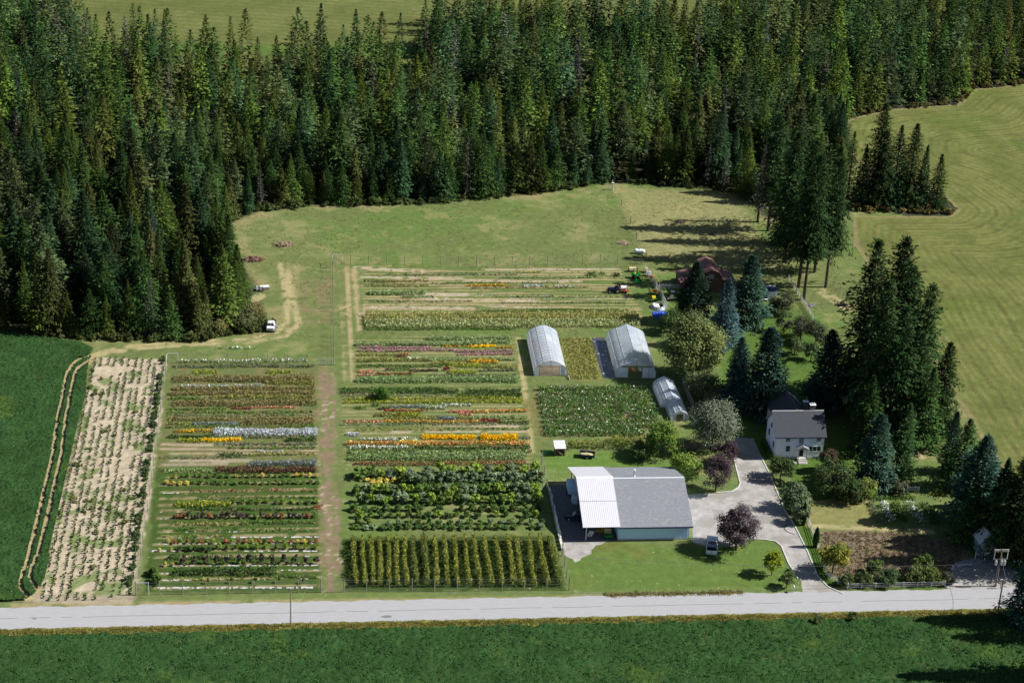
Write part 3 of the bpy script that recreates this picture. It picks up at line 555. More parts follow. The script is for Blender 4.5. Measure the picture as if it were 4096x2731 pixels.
for a in [
 (1764, 530, 257, 'tall', 0, 0.96, 'tall fir with a bare lower trunk at the left of the pasture clump'),
 (1740, 510, 330, 'dead', 0, 1.43, 'brown dead conifer left of the tall pasture firs'),
 (1803, 601, 300, 'tall', 2, 0.96, 'grey-green fir with bleached top branches in the pasture clump'),
 (1834, 660, 318, 'tall', 0, 0.81, 'tall fir with thick bare trunk beside the board fence'),
 (1846, 688, 352, 'tall', 1, 0.77, 'nearest tall fir of the pasture clump with longest bare trunk'),
 (1896, 660, 360, 'tall', 1, 0.77, 'tall slim fir with bare trunk at the hayfield side of the clump'),
 (1871, 625, 330, 'tall', 2, 0.81, 'dark fir in the middle of the pasture clump'),
 (1903, 585, 335, 'tall', 3, 0.77, 'olive green fir at the back right of the pasture clump'),
 (1800, 560, 290, 'tall', 3, 0.81, 'dark fir at the back of the pasture clump'),
 (2005, 472, 235, 'tall', 3, 0.92, 'tallest fir on the wooded point in the hayfield, with ragged tiers'),
 (2016, 478, 300, 'tall', 1, 0.92, 'yellow-green pine with a bare trunk on the wooded point'),
 (1975, 470, 330, 'spruce', 1, 1.15, 'dark spruce at the inner end of the wooded point'),
 (2048, 474, 287, 'spruce', 2, 1.15, 'narrow dark spruce in the middle of the wooded point'),
 (2082, 476, 282, 'tall', 3, 0.97, 'broad dark fir on the wooded point'),
 (2112, 478, 332, 'spruce', 0, 1.15, 'small dark spruce near the tip of the wooded point'),
 (2147, 480, 352, 'fir', 1, 1.21, 'dark fir standing alone at the tip of the wooded point'),
 (2065, 470, 370, 'fir', 2, 1.32, 'low dark fir under the trees of the wooded point'),
 (1945, 460, 300, 'larch', 1, 1.21, 'olive larch where the wooded point joins the forest'),
 (1972, 905, 548, 'tall', 2, 1.08, 'tall ragged fir, leftmost of the tallest group beside the hayfield'),
 (2028, 945, 541, 'tall', 3, 1.08, 'tallest fir of the group beside the hayfield'),
 (2000, 985, 640, 'tall', 3, 0.92, 'dark fir in the heart of the tall group right of the house'),
 (2055, 930, 610, 'tall', 3, 1.08, 'dense fir in the centre of the tall group'),
 (2098, 962, 650, 'tall', 2, 1.08, 'tall fir with a bare foot at the right of the tall group'),
 (2151, 1005, 785, 'tall', 3, 1.08, 'dark fir at the right end of the tall group beside white rails'),
 (2085, 1010, 760, 'tall', 3, 0.92, 'shaded fir in the front of the tall group'),
 (2003, 1118, 950, 'yard', 1, 1.17, 'dark green spruce in front of the tall fir group'),
 (2068, 1098, 925, 'tall', 3, 1.03, 'shaggy fir standing above the white garden rails'),
 (1590, 740, 601, 'yard', 1, 1.30, 'dark spruce in front of the left side of the brown barn'),
 (1660, 795, 640, 'yard', 0, 0.98, 'blue spruce with drooping boughs in front of the barn'),
 (1714, 745, 586, 'yard', 1, 1.23, 'green spruce with a slender top right of the barn'),
 (1690, 925, 775, 'yard', 0, 1.10, 'blue spruce between the round yellow tree and the big dark spruce'),
 (1752, 950, 752, 'yard', 1, 1.30, 'largest dark green spruce behind the driveway'),
 (1893, 935, 758, 'yard', 1, 1.23, 'broad dark spruce behind the white house'),
 (2236, 1200, 1000, 'yard', 1, 1.35, 'tall dense dark green tree above the farm stand'),
 (2178, 1085, 945, 'yard', 1, 0.78, 'narrow dark conifer above the vegetable garden'),
 (2272, 1165, 1060, 'yard', 0, 1.04, 'small blue spruce right of the tall dense green tree'),
 (2325, 1290, 1030, 'tall', 3, 1.17, 'dark fir behind the farm stand at the right edge'),
 (2300, 1262, 1085, 'tall', 3, 1.30, 'dark fir close behind the farm stand'),
 (2350, 1432, 1245, 'yard', 1, 1.04, 'dark conifer beside the road at the right edge'),
 (1940, 905, 800, 'spruce', 1, 1.3, 'dark spruce hidden between the house and the tall group'),
 (1985, 1040, 860, 'fir', 2, 1.2, 'shaded fir at the left foot of the tall group'),
 (2120, 1030, 840, 'fir', 1, 1.2, 'low fir at the right foot of the tall group'),
 (2040, 1010, 700, 'tall', 2, 1.06, 'fir with bleached twigs at the front of the tall group'),
 (2205, 1120, 960, 'fir', 2, 1.5, 'dark spruce filling the gap above the vegetable garden'),
 (2285, 1245, 1050, 'spruce', 0, 1.6, 'shaded spruce left of the farm stand roof'),
 (2348, 1260, 1020, 'fir', 3, 1.6, 'dark fir right of the farm stand at the picture edge'),
 (2225, 1245, 1110, 'fir', 3, 1.6, 'low dark spruce at the shaded end of the bare garden'),
 (1700, 905, 805, 'fir', 1, 1.2, 'small dark fir beside the largest spruce'),
 (1560, 745, 660, 'fir', 2, 1.1, 'dark fir behind the bush at the picket fence'),
]:
    tree_at(*a, name={'dead': 'dead_tree', 'yard': 'spruce_tree', 'spruce': 'spruce_tree', 'larch': 'larch_tree'}.get(a[3], 'fir_tree') if 'pine' not in a[6] else 'pine_tree')
for k, (x, y, h) in enumerate(((2405, 1240, 24), (2440, 1320, 22), (2480, 1425, 22), (2560, 1470, 24), (2500, 1560, 27), (2600, 1620, 26))):
    b = P(x, y); place_conifer('tall', 3, b.x, b.y, h, 'roadside fir standing just outside the right edge, seen by its shadow', group='firs beyond the right edge')

# broadleaf trees and shrubs
def broad_quads(seed, rx=3., rz=3., n_cl=26, per=110, col=(.05, .09, .02), col2=None, leaf=.24, drop=.15, spread=.62, fill=.35):
    R = np.random.RandomState(seed); C0 = []; N = n_cl; ph = R.uniform(0, 6.28, N); ct = R.uniform(-.75, 1, N); rr = R.uniform(fill, 1, N)**.5*(1+.2*np.sin(ph*3+seed)*np.cos(ct*4+seed))
    st = np.sqrt(1-ct**2); cc = np.stack([rx*rr*st*np.cos(ph), rx*rr*st*np.sin(ph), rz*rr*ct+rz], 1)*.82; cc[:, 2] += rz*.18
    V = []; CL = []
    for c in cc:
        cr = rx*spread*R.uniform(.45, .8); p = R.normal(0, 1, (per, 3)); p /= np.linalg.norm(p, axis=1)[:, None]; rad = R.uniform(.35, 1.12, (per, 1)); q = c+p*cr*rad*A([1, 1, .85])
        a = R.normal(0, 1, (per, 3)); a /= np.linalg.norm(a, axis=1)[:, None]; nn = p+.7*a+A([.2, 0, .5]); u = np.cross(nn, R.normal(0, 1, (per, 3))); u /= np.linalg.norm(u, axis=1)[:, None]; v = np.cross(nn, u); v /= np.linalg.norm(v, axis=1)[:, None]
        l = leaf*R.uniform(.6, 1.3, (per, 1)); u = u*l; v = v*l*.6; u[:, 2] -= drop*l[:, 0]
        V.append(diamonds(q, u, v)); k = jit(A(col)*1.6, per, .3, R)*R.uniform(.75, 1.25)
        if col2 is not None: w = np.clip(R.uniform(-.3, 1.0)+R.uniform(-.3, .3, (per, 1)), 0, 1); k = k*(1-w)+jit(A(col2)*1.5, per, .2, R)*w
        CL.append(k)
    V = np.vstack(V); CL = np.vstack(CL); keep = V[..., 2].min(1) > .02; return V[keep], CL[keep]
def limbs_mesh(r, h, seed):
    R = random.Random(seed); b = MB(); b.tube((0, 0, -.1), (0, 0, h*.35), r, 7, r*.7)
    for k in range(5):
        a = k*1.26+R.uniform(-.3, .3); m = Vector((math.cos(a)*h*.16, math.sin(a)*h*.16, h*.55)); b.tube((0, 0, h*.33), m, r*.5, 5, r*.32); b.tube(m, m+Vector((math.cos(a)*h*.13, math.sin(a)*h*.13, h*.25)), r*.32, 5, r*.1)
    me = bpy.data.meshes.new('trunk'); me.from_pydata(b.v, [], b.f); me.materials.append(MT['bark']); return me
def broadleaf(px, py, wpx, ty, label, name, seed, col, col2=None, leaf=.26, n_cl=28, per=110, lift=.05, **kw):
    b = P(px, py); s = 1/((P(px+1, py)-b).length); rx = wpx/2/s; h = height(px, py, ty); lo = h*lift; rz = (h-lo)/2.05
    V, C = broad_quads(seed, rx, rz, n_cl, per, col, col2, leaf, **kw); V[..., 2] += lo
    t = thing(name, label, 'tree' if 'tree' in name else 'shrub', (b.x, b.y, 0)); link('crown' if 'tree' in name else 'foliage', qmesh('crown', V, C, MT['dleaf']), t)
    link('trunk' if 'tree' in name else 'stem', limbs_mesh(max(.06, rx*.06), h*.9, seed), t); return t
YG = (.13, .15, .035); DG = (.035, .06, .018); SV = (.17, .19, .13); PU = (.034, .022, .025); PU2 = (.11, .095, .098)
for i, a in enumerate([
 (1588, 868, 148, 722, 'largest round olive-yellow tree beside the right greenhouse', 'broadleaf_tree', (.075, .10, .038), (.17, .18, .06), dict(n_cl=120, per=200, leaf=.24, spread=.5)),
 (1612, 915, 85, 850, 'small grey-green tree below the round olive-yellow tree', 'broadleaf_tree', (.06, .08, .035), (.10, .12, .06), dict(leaf=.2)),
 (1634, 1030, 112, 915, 'silvery willow tree left of the driveway', 'willow_tree', (.10, .12, .08), (.17, .185, .13), dict(n_cl=80, per=170, leaf=.17)),
 (1662, 1068, 62, 1008, 'purple-leaved plum tree in front of the silvery willow', 'plum_tree', PU, (.07, .05, .055), dict(leaf=.18)),
 (1643, 1128, 72, 1040, 'purple-leaved plum tree at the corner of the grey workshop roof', 'plum_tree', PU, (.09, .065, .07), dict(leaf=.18, n_cl=34)),
 (1577, 1105, 84, 1036, 'yellow-green tree behind the workshop', 'broadleaf_tree', (.07, .11, .022), (.14, .18, .035), dict(leaf=.22)),
 (1522, 1048, 84, 968, 'bright green tree at the end of the shrub row near the small shed', 'broadleaf_tree', (.055, .10, .02), (.12, .16, .03), dict(leaf=.22, n_cl=34)),
 (1690, 1262, 112, 1158, 'large purple-brown tree beside the parked white pickup', 'plum_tree', PU, PU2, dict(n_cl=75, per=150, leaf=.17, spread=.42)),
 (1772, 1320, 50, 1262, 'small bright yellow-green tree on the front lawn', 'broadleaf_tree', (.13, .17, .015), (.22, .25, .02), dict(leaf=.2, n_cl=20, per=80, lift=.2)),
 (1912, 1315, 72, 1238, 'yellow-green tree at the left corner of the bare garden', 'broadleaf_tree', (.11, .13, .03), (.26, .24, .04), dict(leaf=.22, n_cl=30)),
 (1792, 1100, 66, 1042, 'round dark green shrub at the left front of the white house', 'shrub', DG, (.08, .10, .04), dict(leaf=.2, lift=.03)),
 (1907, 1135, 92, 1050, 'large dark green shrub right of the house steps', 'shrub', DG, (.08, .10, .045), dict(leaf=.2, lift=.03, n_cl=36)),
 (1898, 1082, 40, 1026, 'reddish brown shrub against the right corner of the house', 'shrub', (.05, .035, .025), (.09, .06, .04), dict(leaf=.18, lift=.03)),
 (1945, 1148, 80, 1095, 'low spreading dark shrub below the house lawn', 'shrub', DG, (.06, .08, .035), dict(leaf=.2, lift=.03)),
 (1823, 1170, 70, 1112, 'grey-green feathery shrub beside the driveway', 'shrub', (.06, .085, .04), (.12, .15, .08), dict(leaf=.22, lift=.03)),
 (1838, 1200, 44, 1150, 'small grey-green shrub at the bend of the driveway', 'shrub', (.07, .09, .04), (.13, .15, .08), dict(leaf=.2, lift=.03)),
 (1985, 1145, 48, 1098, 'lime green shrub next to the white garden rails', 'shrub', (.09, .12, .025), (.15, .17, .04), dict(leaf=.2, lift=.03)),
 (1968, 915, 62, 832, 'weeping willow with yellow-green hanging branches behind the house', 'willow_tree', (.09, .10, .025), (.17, .17, .05), dict(leaf=.26, drop=1.0)),
 (1730+65, 720, 58, 668, 'grey-green orchard tree beside the small white trailer', 'orchard_tree', (.05, .065, .03), (.10, .11, .06), dict(leaf=.18)),
 (1838, 780, 74, 722, 'bushy grey orchard tree left of the board fence', 'orchard_tree', (.045, .055, .032), (.09, .095, .06), dict(leaf=.18)),
 (1872, 795, 60, 738, 'grey-green orchard tree at the foot of the board fence', 'orchard_tree', (.045, .06, .03), (.08, .09, .05), dict(leaf=.18)),
 (1800, 765, 40, 712, 'thin orchard tree in the middle of the orchard', 'orchard_tree', (.05, .07, .03), (.09, .11, .05), dict(leaf=.17, n_cl=18)),
 (1780, 718, 36, 680, 'small orchard tree below the white trailer', 'orchard_tree', (.04, .06, .025), (.08, .10, .045), dict(leaf=.17, n_cl=16)),
 (1825, 812, 40, 775, 'small pale green orchard bush near the dark spruce', 'orchard_tree', (.06, .085, .035), (.11, .14, .06), dict(leaf=.17, n_cl=16)),
 (1862, 830, 46, 785, 'low green orchard bush above the broad dark spruce', 'orchard_tree', (.05, .075, .03), (.09, .12, .05), dict(leaf=.17, n_cl=16)),
 (1775, 862, 34, 825, 'dark round bush right of the largest dark spruce', 'shrub', (.015, .025, .018), (.03, .04, .03), dict(leaf=.17, n_cl=14, lift=.03)),
 (1540, 765, 56, 712, 'dark green bush behind the round olive-yellow tree', 'broadleaf_tree', (.03, .055, .018), (.06, .085, .03), dict(leaf=.2)),
 (1798, 1345, 24, 1318, 'small bush on the front lawn near the road, left one', 'shrub', (.06, .08, .03), (.11, .13, .05), dict(leaf=.15, n_cl=12, per=60, lift=.1)),
 (1831-25, 1349, 34, 1308, 'small bush on the front lawn near the white mailbox', 'shrub', (.05, .07, .03), (.10, .12, .05), dict(leaf=.16, n_cl=14, per=60, lift=.1)),
 (2005, 1318, 42, 1280, 'green bush inside the garden near the bare soil', 'shrub', (.045, .07, .02), (.09, .12, .04), dict(leaf=.18, n_cl=16, lift=.03)),
 (2115, 1318, 50, 1270, 'tallest green bush on the right of the garden', 'shrub', (.045, .07, .02), (.10, .13, .04), dict(leaf=.18, n_cl=18, lift=.03)),
 (1947, 1345, 40, 1318, 'dark bush behind the corner of the white rail fence', 'shrub', (.03, .05, .018), (.07, .09, .035), dict(leaf=.17, n_cl=14, lift=.02)),
 (1985, 1343, 44, 1316, 'green bush behind the white rail fence, third from the corner', 'shrub', (.035, .055, .018), (.09, .11, .04), dict(leaf=.17, n_cl=14, lift=.02)),
 (2035, 1340, 58, 1308, 'widest dark green bush behind the white rail fence', 'shrub', (.03, .05, .02), (.06, .085, .035), dict(leaf=.17, n_cl=18, lift=.02)),
 (2098, 1338, 44, 1306, 'green bush behind the right half of the white rail fence', 'shrub', (.04, .06, .02), (.09, .11, .035), dict(leaf=.17, n_cl=16, lift=.02)),
 (2138, 1337, 50, 1308, 'yellowish green bush near the right end of the white rail fence', 'shrub', (.06, .085, .02), (.11, .13, .035), dict(leaf=.17, n_cl=16, lift=.02)),
 (2175, 1340, 34, 1312, 'pale dark bush at the right end of the white rail fence', 'shrub', (.03, .045, .025), (.08, .095, .06), dict(leaf=.16, n_cl=12, lift=.02)),
 (1878, 1432, 22, 1410, 'round green bush on the road verge, left of the pair', 'shrub', (.05, .075, .025), (.09, .11, .04), dict(leaf=.15, n_cl=10, per=60, lift=.02)),
 (1958, 1425, 24, 1402, 'round green bush on the road verge, right of the pair', 'shrub', (.05, .075, .025), (.09, .11, .04), dict(leaf=.15, n_cl=10, per=60, lift=.02)),
 (555, 750, 80, 715, 'dark green thicket at the corner of the left forest', 'shrub', (.045, .06, .025), (.10, .10, .04), dict(leaf=.22, lift=.02)),
 (500, 765, 60, 735, 'yellowish thicket below the left forest edge', 'shrub', (.08, .09, .03), (.14, .13, .05), dict(leaf=.2, lift=.02)),
 (585, 735, 60, 700, 'olive brush beside the abandoned white truck', 'shrub', (.07, .08, .028), (.14, .12, .05), dict(leaf=.2, lift=.02)),
 (2062, 1135, 40, 1098, 'grey-green bush at the right end of the garden rails', 'shrub', (.05, .065, .035), (.09, .11, .06), dict(leaf=.18, n_cl=14, lift=.02)),
 (875, 915, 38, 888, 'dense bright green bush among the flower beds', 'shrub', (.035, .085, .015), (.06, .12, .02), dict(leaf=.16, n_cl=16, lift=.01)),
 (1470, 1052, 60, 1018, 'grey-green shrub left of the bright green tree', 'shrub', (.06, .09, .03), (.12, .15, .06), dict(leaf=.2, n_cl=20, lift=.01)),
]):
    kw = dict(a[8]); broadleaf(a[0], a[1], a[2], a[3], a[4], a[5], 600+i, a[6], a[7], **kw)
# columnar cypress trees
for px, py, ty, lb in ((1872.5, 1256, 1211, 'narrow dark columnar cypress beside the driveway near the bare garden'), (1844, 1205, 1155, 'narrow dark columnar cypress among the grey-green shrubs'), (1832, 1150, 1118, 'short columnar cypress behind the feathery shrub')):
    b = P(px, py); h = height(px, py, ty); R = np.random.RandomState(int(px)); n = 1500; t = R.uniform(.02, 1, n); r = .62*np.sin(np.clip(t*.93+.07, 0, 1)*math.pi)**.6*(1-t*.35); a = R.uniform(0, 6.28, n)
    c = np.stack([r*np.cos(a), r*np.sin(a), t*h], 1); d = np.stack([np.cos(a), np.sin(a), 0*a], 1); u = d*.04+A([0, 0, .2]); v = np.stack([-np.sin(a), np.cos(a), 0*a], 1)*.1+R.normal(0, .03, (n, 3))
    T = thing('cypress_tree', lb, 'tree', (b.x, b.y, 0)); link('crown', qmesh('crown', diamonds(c, u, v), jit((.025, .055, .02), n), MT['dleaf']), T); tb_ = MB(); tb_.tube((0, 0, 0), (0, 0, h*.8), .1); tb_.build('trunk', 'bark', T)
# thickets along forest feet
V = []; C = []
for L, n, cc in (([(120, 775), (430, 786), (520, 768), (620, 752)], 130, (.055, .065, .02)), ([(590, 486), (700, 474), (960, 470), (1240, 445), (1400, 420)], 110, (.045, .06, .018)), ([(1420, 418), (1700, 440)], 30, (.03, .04, .015)), ([(1960, 485), (2190, 490)], 40, (.10, .08, .03)), ([(1945, 270), (2040, 253), (2195, 240), (2240, 204), (2400, 190)], 70, (.08, .07, .025))):
    Q = [Vector(p) for p in pts(L)]
    for _ in range(n):
        k = rnd.randrange(len(Q)-1); p = Q[k].lerp(Q[k+1], rnd.random()); v_, c_ = broad_quads(rnd.randrange(9999), rnd.triangular(.4, 1.9, .6), rnd.triangular(.3, 1.4, .5), 6, 26, A(cc)*rnd.uniform(.5, 1.3), None, .24)
        V.append(v_+A([p.x+rnd.uniform(-1.2, 1.2), p.y+rnd.uniform(-.5, 1.5), 0])); C.append(c_)
o = link('undergrowth', qmesh('undergrowth', np.vstack(V), np.vstack(C), MT['dleaf'])); setp(o, 'dry olive undergrowth and weeds along the feet of the forest', 'undergrowth', kind='stuff')
# ================================================================== CROP ROWS
def row_quads(p0, p1, w, h, cols, dens=26, leaf=.17, seed=0, clump=0., upright=.5, gapf=0.):
    R = np.random.RandomState(seed); w = w*1.5; h = h*1.1; dens = dens*1.15; gapf = gapf*.6; p0 = A(p0); p1 = A(p1); L = np.linalg.norm(p1-p0); d = (p1-p0)/L; nrm = A([-d[1], d[0]]); n = int(L*w*dens)+4
    s = R.uniform(0, L, n)
    env = .65+.5*vnoise(s, s*0+seed*3.1, 1.3, seed % 50)
    if clump: 
        ph = np.abs(((s/clump) % 1)-.5)*2; keep = R.rand(n) > ph**1.5; s = s[keep]; env = env[keep]; n = len(s)
    if gapf: keep = vnoise(s, s*0+seed, 2.5, seed % 41+3) > gapf; s = s[keep]; env = env[keep]; n = len(s)
    a = R.uniform(0, 6.28, n); r = np.sqrt(R.uniform(0, 1, n)); o = w/2*r*np.cos(a)*env; z = h*env*(.12+.88*np.abs(r*np.sin(a)))
    wand = .12*np.sin(s*.31+seed)
    c = np.stack([p0[0]+d[0]*s+nrm[0]*(o+wand), p0[1]+d[1]*s+nrm[1]*(o+wand), z], 1)
    u = R.normal(0, 1, (n, 3)); u[:, 2] = np.abs(u[:, 2])+upright; u /= np.linalg.norm(u, axis=1)[:, None]; v = np.cross(u, R.normal(0, 1, (n, 3))); v /= np.linalg.norm(v, axis=1)[:, None]
    l = leaf*R.uniform(.6, 1.4, (n, 1)); V = diamonds(c, u*l, v*l*.6)
    CO = jit(A(cols[0])*2.1, n, .35, R)
    for k, (col, fr, top) in enumerate(cols[1:]):
        m = (R.rand(n) < fr*1.3) & (z > h*top*env); CO[m] = jit(A(col)*1.6, int(m.sum()), .2, R)
    return V, CO
PAL = {
 'green': [(.055, .095, .022), ((.10, .14, .04), .3, .5)], 'dkgreen': [(.028, .055, .016), ((.05, .08, .022), .3, .5)], 'ltgreen': [(.10, .15, .05), ((.22, .26, .13), .45, .4)],
 'greygreen': [(.075, .09, .05), ((.15, .17, .10), .3, .5)], 'brown': [(.10, .088, .034), ((.19, .15, .07), .4, .45)], 'olive': [(.115, .12, .032), ((.21, .20, .06), .4, .5)],
 'yelgreen': [(.12, .145, .02), ((.24, .25, .03), .5, .4)], 'white': [(.07, .10, .035), ((.62, .62, .58), .5, .55)], 'silver': [(.20, .22, .21), ((.36, .38, .40), .6, .3)],
 'bluegrey': [(.085, .105, .10), ((.18, .20, .21), .4, .5)], 'pink': [(.10, .085, .045), ((.34, .18, .22), .6, .3)], 'orange': [(.13, .11, .02), ((.62, .30, .015), .5, .4)],
 'gold': [(.16, .13, .01), ((.62, .36, .008), .9, .3)], 'red': [(.10, .05, .02), ((.32, .05, .03), .5, .4)], 'dkred': [(.06, .02, .02), ((.18, .012, .025), .7, .3)], 'mix': [(.14, .11, .03), ((.58, .38, .08), .4, .4), ((.45, .10, .05), .3, .45)],
 'purple': [(.035, .022, .022), ((.07, .05, .05), .5, .4)], 'redbrown': [(.10, .075, .03), ((.22, .08, .05), .4, .4)], 'salmon': [(.10, .08, .03), ((.50, .20, .15), .6, .35)], 'corn': [(.115, .125, .035), ((.26, .25, .09), .55, .4)], 'cornlt': [(.12, .145, .05), ((.30, .32, .16), .5, .4)],
 'yellow': [(.18, .16, .03), ((.6, .5, .08), .7, .3)], 'maroon': [(.055, .030, .02), ((.10, .05, .035), .5, .4)], 'dahlia': [(.045, .09, .02), ((.08, .14, .035), .35, .4), ((.66, .62, .55), .07, .65)], 'hedge': [(.075, .095, .020), ((.17, .165, .035), .5, .45)], 'hedgeg': [(.06, .085, .022), ((.13, .14, .035), .4, .5)],
 'drygrass': [(.23, .155, .035), ((.36, .26, .07), .4, .5)],
}
WCOL = {'green': 'green leafy', 'dkgreen': 'dark green', 'ltgreen': 'pale light green', 'greygreen': 'grey-green', 'brown': 'brown gone-to-seed', 'olive': 'olive yellowish', 'yelgreen': 'bright yellow-green', 'white': 'white-flowering', 'silver': 'silver-white', 'bluegrey': 'blue-grey', 'pink': 'pink-flowering', 'orange': 'orange-flowering', 'gold': 'golden orange', 'red': 'red-flowering', 'dkred': 'dark crimson', 'mix': 'mixed yellow and red flowering', 'purple': 'dark purple', 'redbrown': 'reddish brown', 'salmon': 'salmon pink', 'corn': 'tall corn-like', 'cornlt': 'tall pale corn-like', 'yellow': 'yellow', 'maroon': 'dark maroon', 'dahlia': 'white-dotted dahlia', 'hedge': 'golden green', 'hedgeg': 'dark green'}
RC = [0]
def crop(c, r, x0, x1, y, pal, w=.9, h=.55, where='', yb=None, **kw):
    """one planted row, from tile x0 to x1; y is the foot of the row"""
    RC[0] += 1; a = PZ(c, r, x0, y); b = PZ(c, r, x1, yb if yb is not None else y-(x1-x0)*.004)
    V, C = row_quads(a[:2], b[:2], w, h, PAL[pal], seed=RC[0], **kw)
    org = A([(a.x+b.x)/2, (a.y+b.y)/2, 0]); o = link('crop_row', qmesh('crop_row', V-org, C, MT['row']), None, tuple(org))
    L = (b-a).length; fr = 'full-width' if (x1-x0) > 850 else ('half-width' if (x1-x0) > 380 else 'short')
    return o, pal, fr, where, (x0+x1)/2, y
ROWS = []
def R_(c, r, where, L, **kw):
    for e in L:
        x0, x1, y, pal = e[:4]; w = e[4] if len(e) > 4 else .9; h = e[5] if len(e) > 5 else .5; k = dict(kw); k.update(e[6] if len(e) > 6 else {})
        ROWS.append(crop(c, r, x0, x1, y, pal, w, h, where, **k))
R_(0, 1, 'left flower field', [(1225, 2120, 925, 'white', 1.1, .6, dict(dens=14)), (1480, 1760, 832, 'white', .7, .5, dict(dens=10)), (1190, 2160, 958, 'greygreen', .9, .5), (1330, 1500, 994, 'yelgreen', 1, .5), (1840, 2010, 997, 'yelgreen', 1, .6), (1190, 2160, 1048, 'brown', 2.0, .9), (1500, 1820, 1058, 'greygreen', .8, .4), (1820, 2170, 1070, 'olive', 1.3, .7),
  (1230, 1830, 1088, 'silver', .5, .3, dict(dens=14)), (1190, 2170, 1112, 'brown', 1.3, .6), (1160, 2170, 1145, 'brown', 1.4, .7), (1450, 2170, 1172, 'olive', 1.2, .7), (1190, 2180, 1215, 'brown', 1.8, .85), (1160, 1420, 1180, 'green', .9, .5), (1730, 2040, 1238, 'salmon', .6, .35), (1590, 1730, 1244, 'dkred', .6, .35), (1150, 1560, 1250, 'green', .7, .4), (1150, 2150, 1274, 'green', .8, .4, dict(dens=16)), (1150, 2160, 1295, 'greygreen', .6, .35, dict(dens=12)),
  (1160, 2160, 1322, 'brown', 1.1, .6, dict(dens=20)), (1330, 1640, 1352, 'bluegrey', .9, .4), (1650, 2160, 1346, 'brown', 1.3, .7), (1150, 1330, 1350, 'olive', .8, .5), (1140, 2160, 1373, 'green', .7, .4, dict(dens=16)), (1200, 1450, 1405, 'orange', .8, .5), (1470, 2185, 1415, 'silver', 1.9, .9, dict(dens=40)), (1150, 1460, 1442, 'dkgreen', 1.1, .5),
  (1235, 1390, 1468, 'yelgreen', 1.1, .6, dict(dens=34)), (1395, 1660, 1462, 'gold', .9, .5, dict(dens=36)), (1660, 1960, 1445, 'greygreen', .7, .4), (1965, 2180, 1464, 'dkgreen', 1.3, .8), (1480, 2180, 1495, 'greygreen', .8, .45), (1570, 2180, 1520, 'green', .7, .45), (1770, 1950, 1540, 'silver', .6, .35, dict(dens=14)), (1500, 1670, 1566, 'dkgreen', 1, .6), (1680, 2180, 1562, 'olive', .8, .4)])
R_(0, 2, 'left flower field', [(1715, 2180, 66, 'bluegrey', 1.3, .9, dict(dens=34)), (1130, 1475, 112, 'ltgreen', 1.1, .6), (1480, 2180, 112, 'maroon', 1.5, 1.0, dict(dens=34)), (1100, 1700, 20, 'greygreen', .7, .35, dict(dens=12)),
  (1310, 2200, 250, 'redbrown', .7, .45, dict(dens=16, clump=.9)), (1350, 2180, 295, 'green', .7, .5, dict(dens=20, clump=1.3)), (1205, 1590, 345, 'yelgreen', 1.2, .8, dict(dens=30)), (1280, 2150, 378, 'dkgreen', .7, .5, dict(dens=24)), (2160, 2220, 365, 'red', .9, .6), (1200, 2170, 520, 'green', .7, .5, dict(dens=22, clump=1.2)), (1200, 1700, 478, 'olive', .8, .6, dict(clump=1.6)), (1700, 2170, 468, 'green', .8, .6), (1110, 1560, 565, 'olive', .7, .5, dict(dens=16, clump=1.8)), (1200, 1905, 815, 'dkgreen', 1.6, 1.3, dict(dens=34)), (1150, 1890, 712, 'dkgreen', .9, .9, dict(dens=26, clump=1.7)), (1900, 2190, 842, 'green', .6, .4), (1130, 1880, 858, 'olive', .6, .4, dict(dens=16, clump=2))])
R_(1, 1, 'back strip by the pasture fence', [(1690, 1760, 325, 'green', 1.8, .8), (1870, 1915, 328, 'dkgreen', 1.8, .8), (1780, 1810, 318, 'green', 1.2, .5), (1090, 1730, 348, 'ltgreen', .7, .4, dict(gapf=.4)), (1250, 1370, 310, 'yelgreen', .6, .35), (300, 1240, 325, 'greygreen', 1.2, .3, dict(dens=9)), (160, 600, 372, 'brown', 1.1, .35, dict(dens=16)), (620, 1500, 385, 'green', .8, .35, dict(dens=12)), (850, 1140, 400, 'orange', .8, .4), (1245, 1395, 403, 'silver', .7, .35), (1425, 1640, 406, 'silver', .6, .3, dict(dens=12)),
  (170, 600, 400, 'brown', 1.0, .3, dict(dens=14)), (185, 580, 455, 'ltgreen', 1.5, .9, dict(dens=38)), (900, 1700, 415, 'brown', .8, .3, dict(dens=12)), (420, 640, 478, 'ltgreen', .8, .4), (1040, 1950, 478, 'green', .7, .3, dict(dens=10)), (200, 900, 510, 'greygreen', .7, .3, dict(dens=12)), (1100, 1950, 520, 'greygreen', .7, .3, dict(dens=10)), (930, 1970, 575, 'green', 1.1, .4), (160, 2040, 612, 'corn', 1.8, 1.3, dict(dens=26)), (160, 2050, 640, 'corn', 1.8, 1.3, dict(dens=28)), (160, 2055, 664, 'cornlt', 1.6, 1.3, dict(dens=30)), (165, 2055, 686, 'cornlt', 1.4, 1.2, dict(dens=28)), (150, 1200, 702, 'green', .8, .35)])
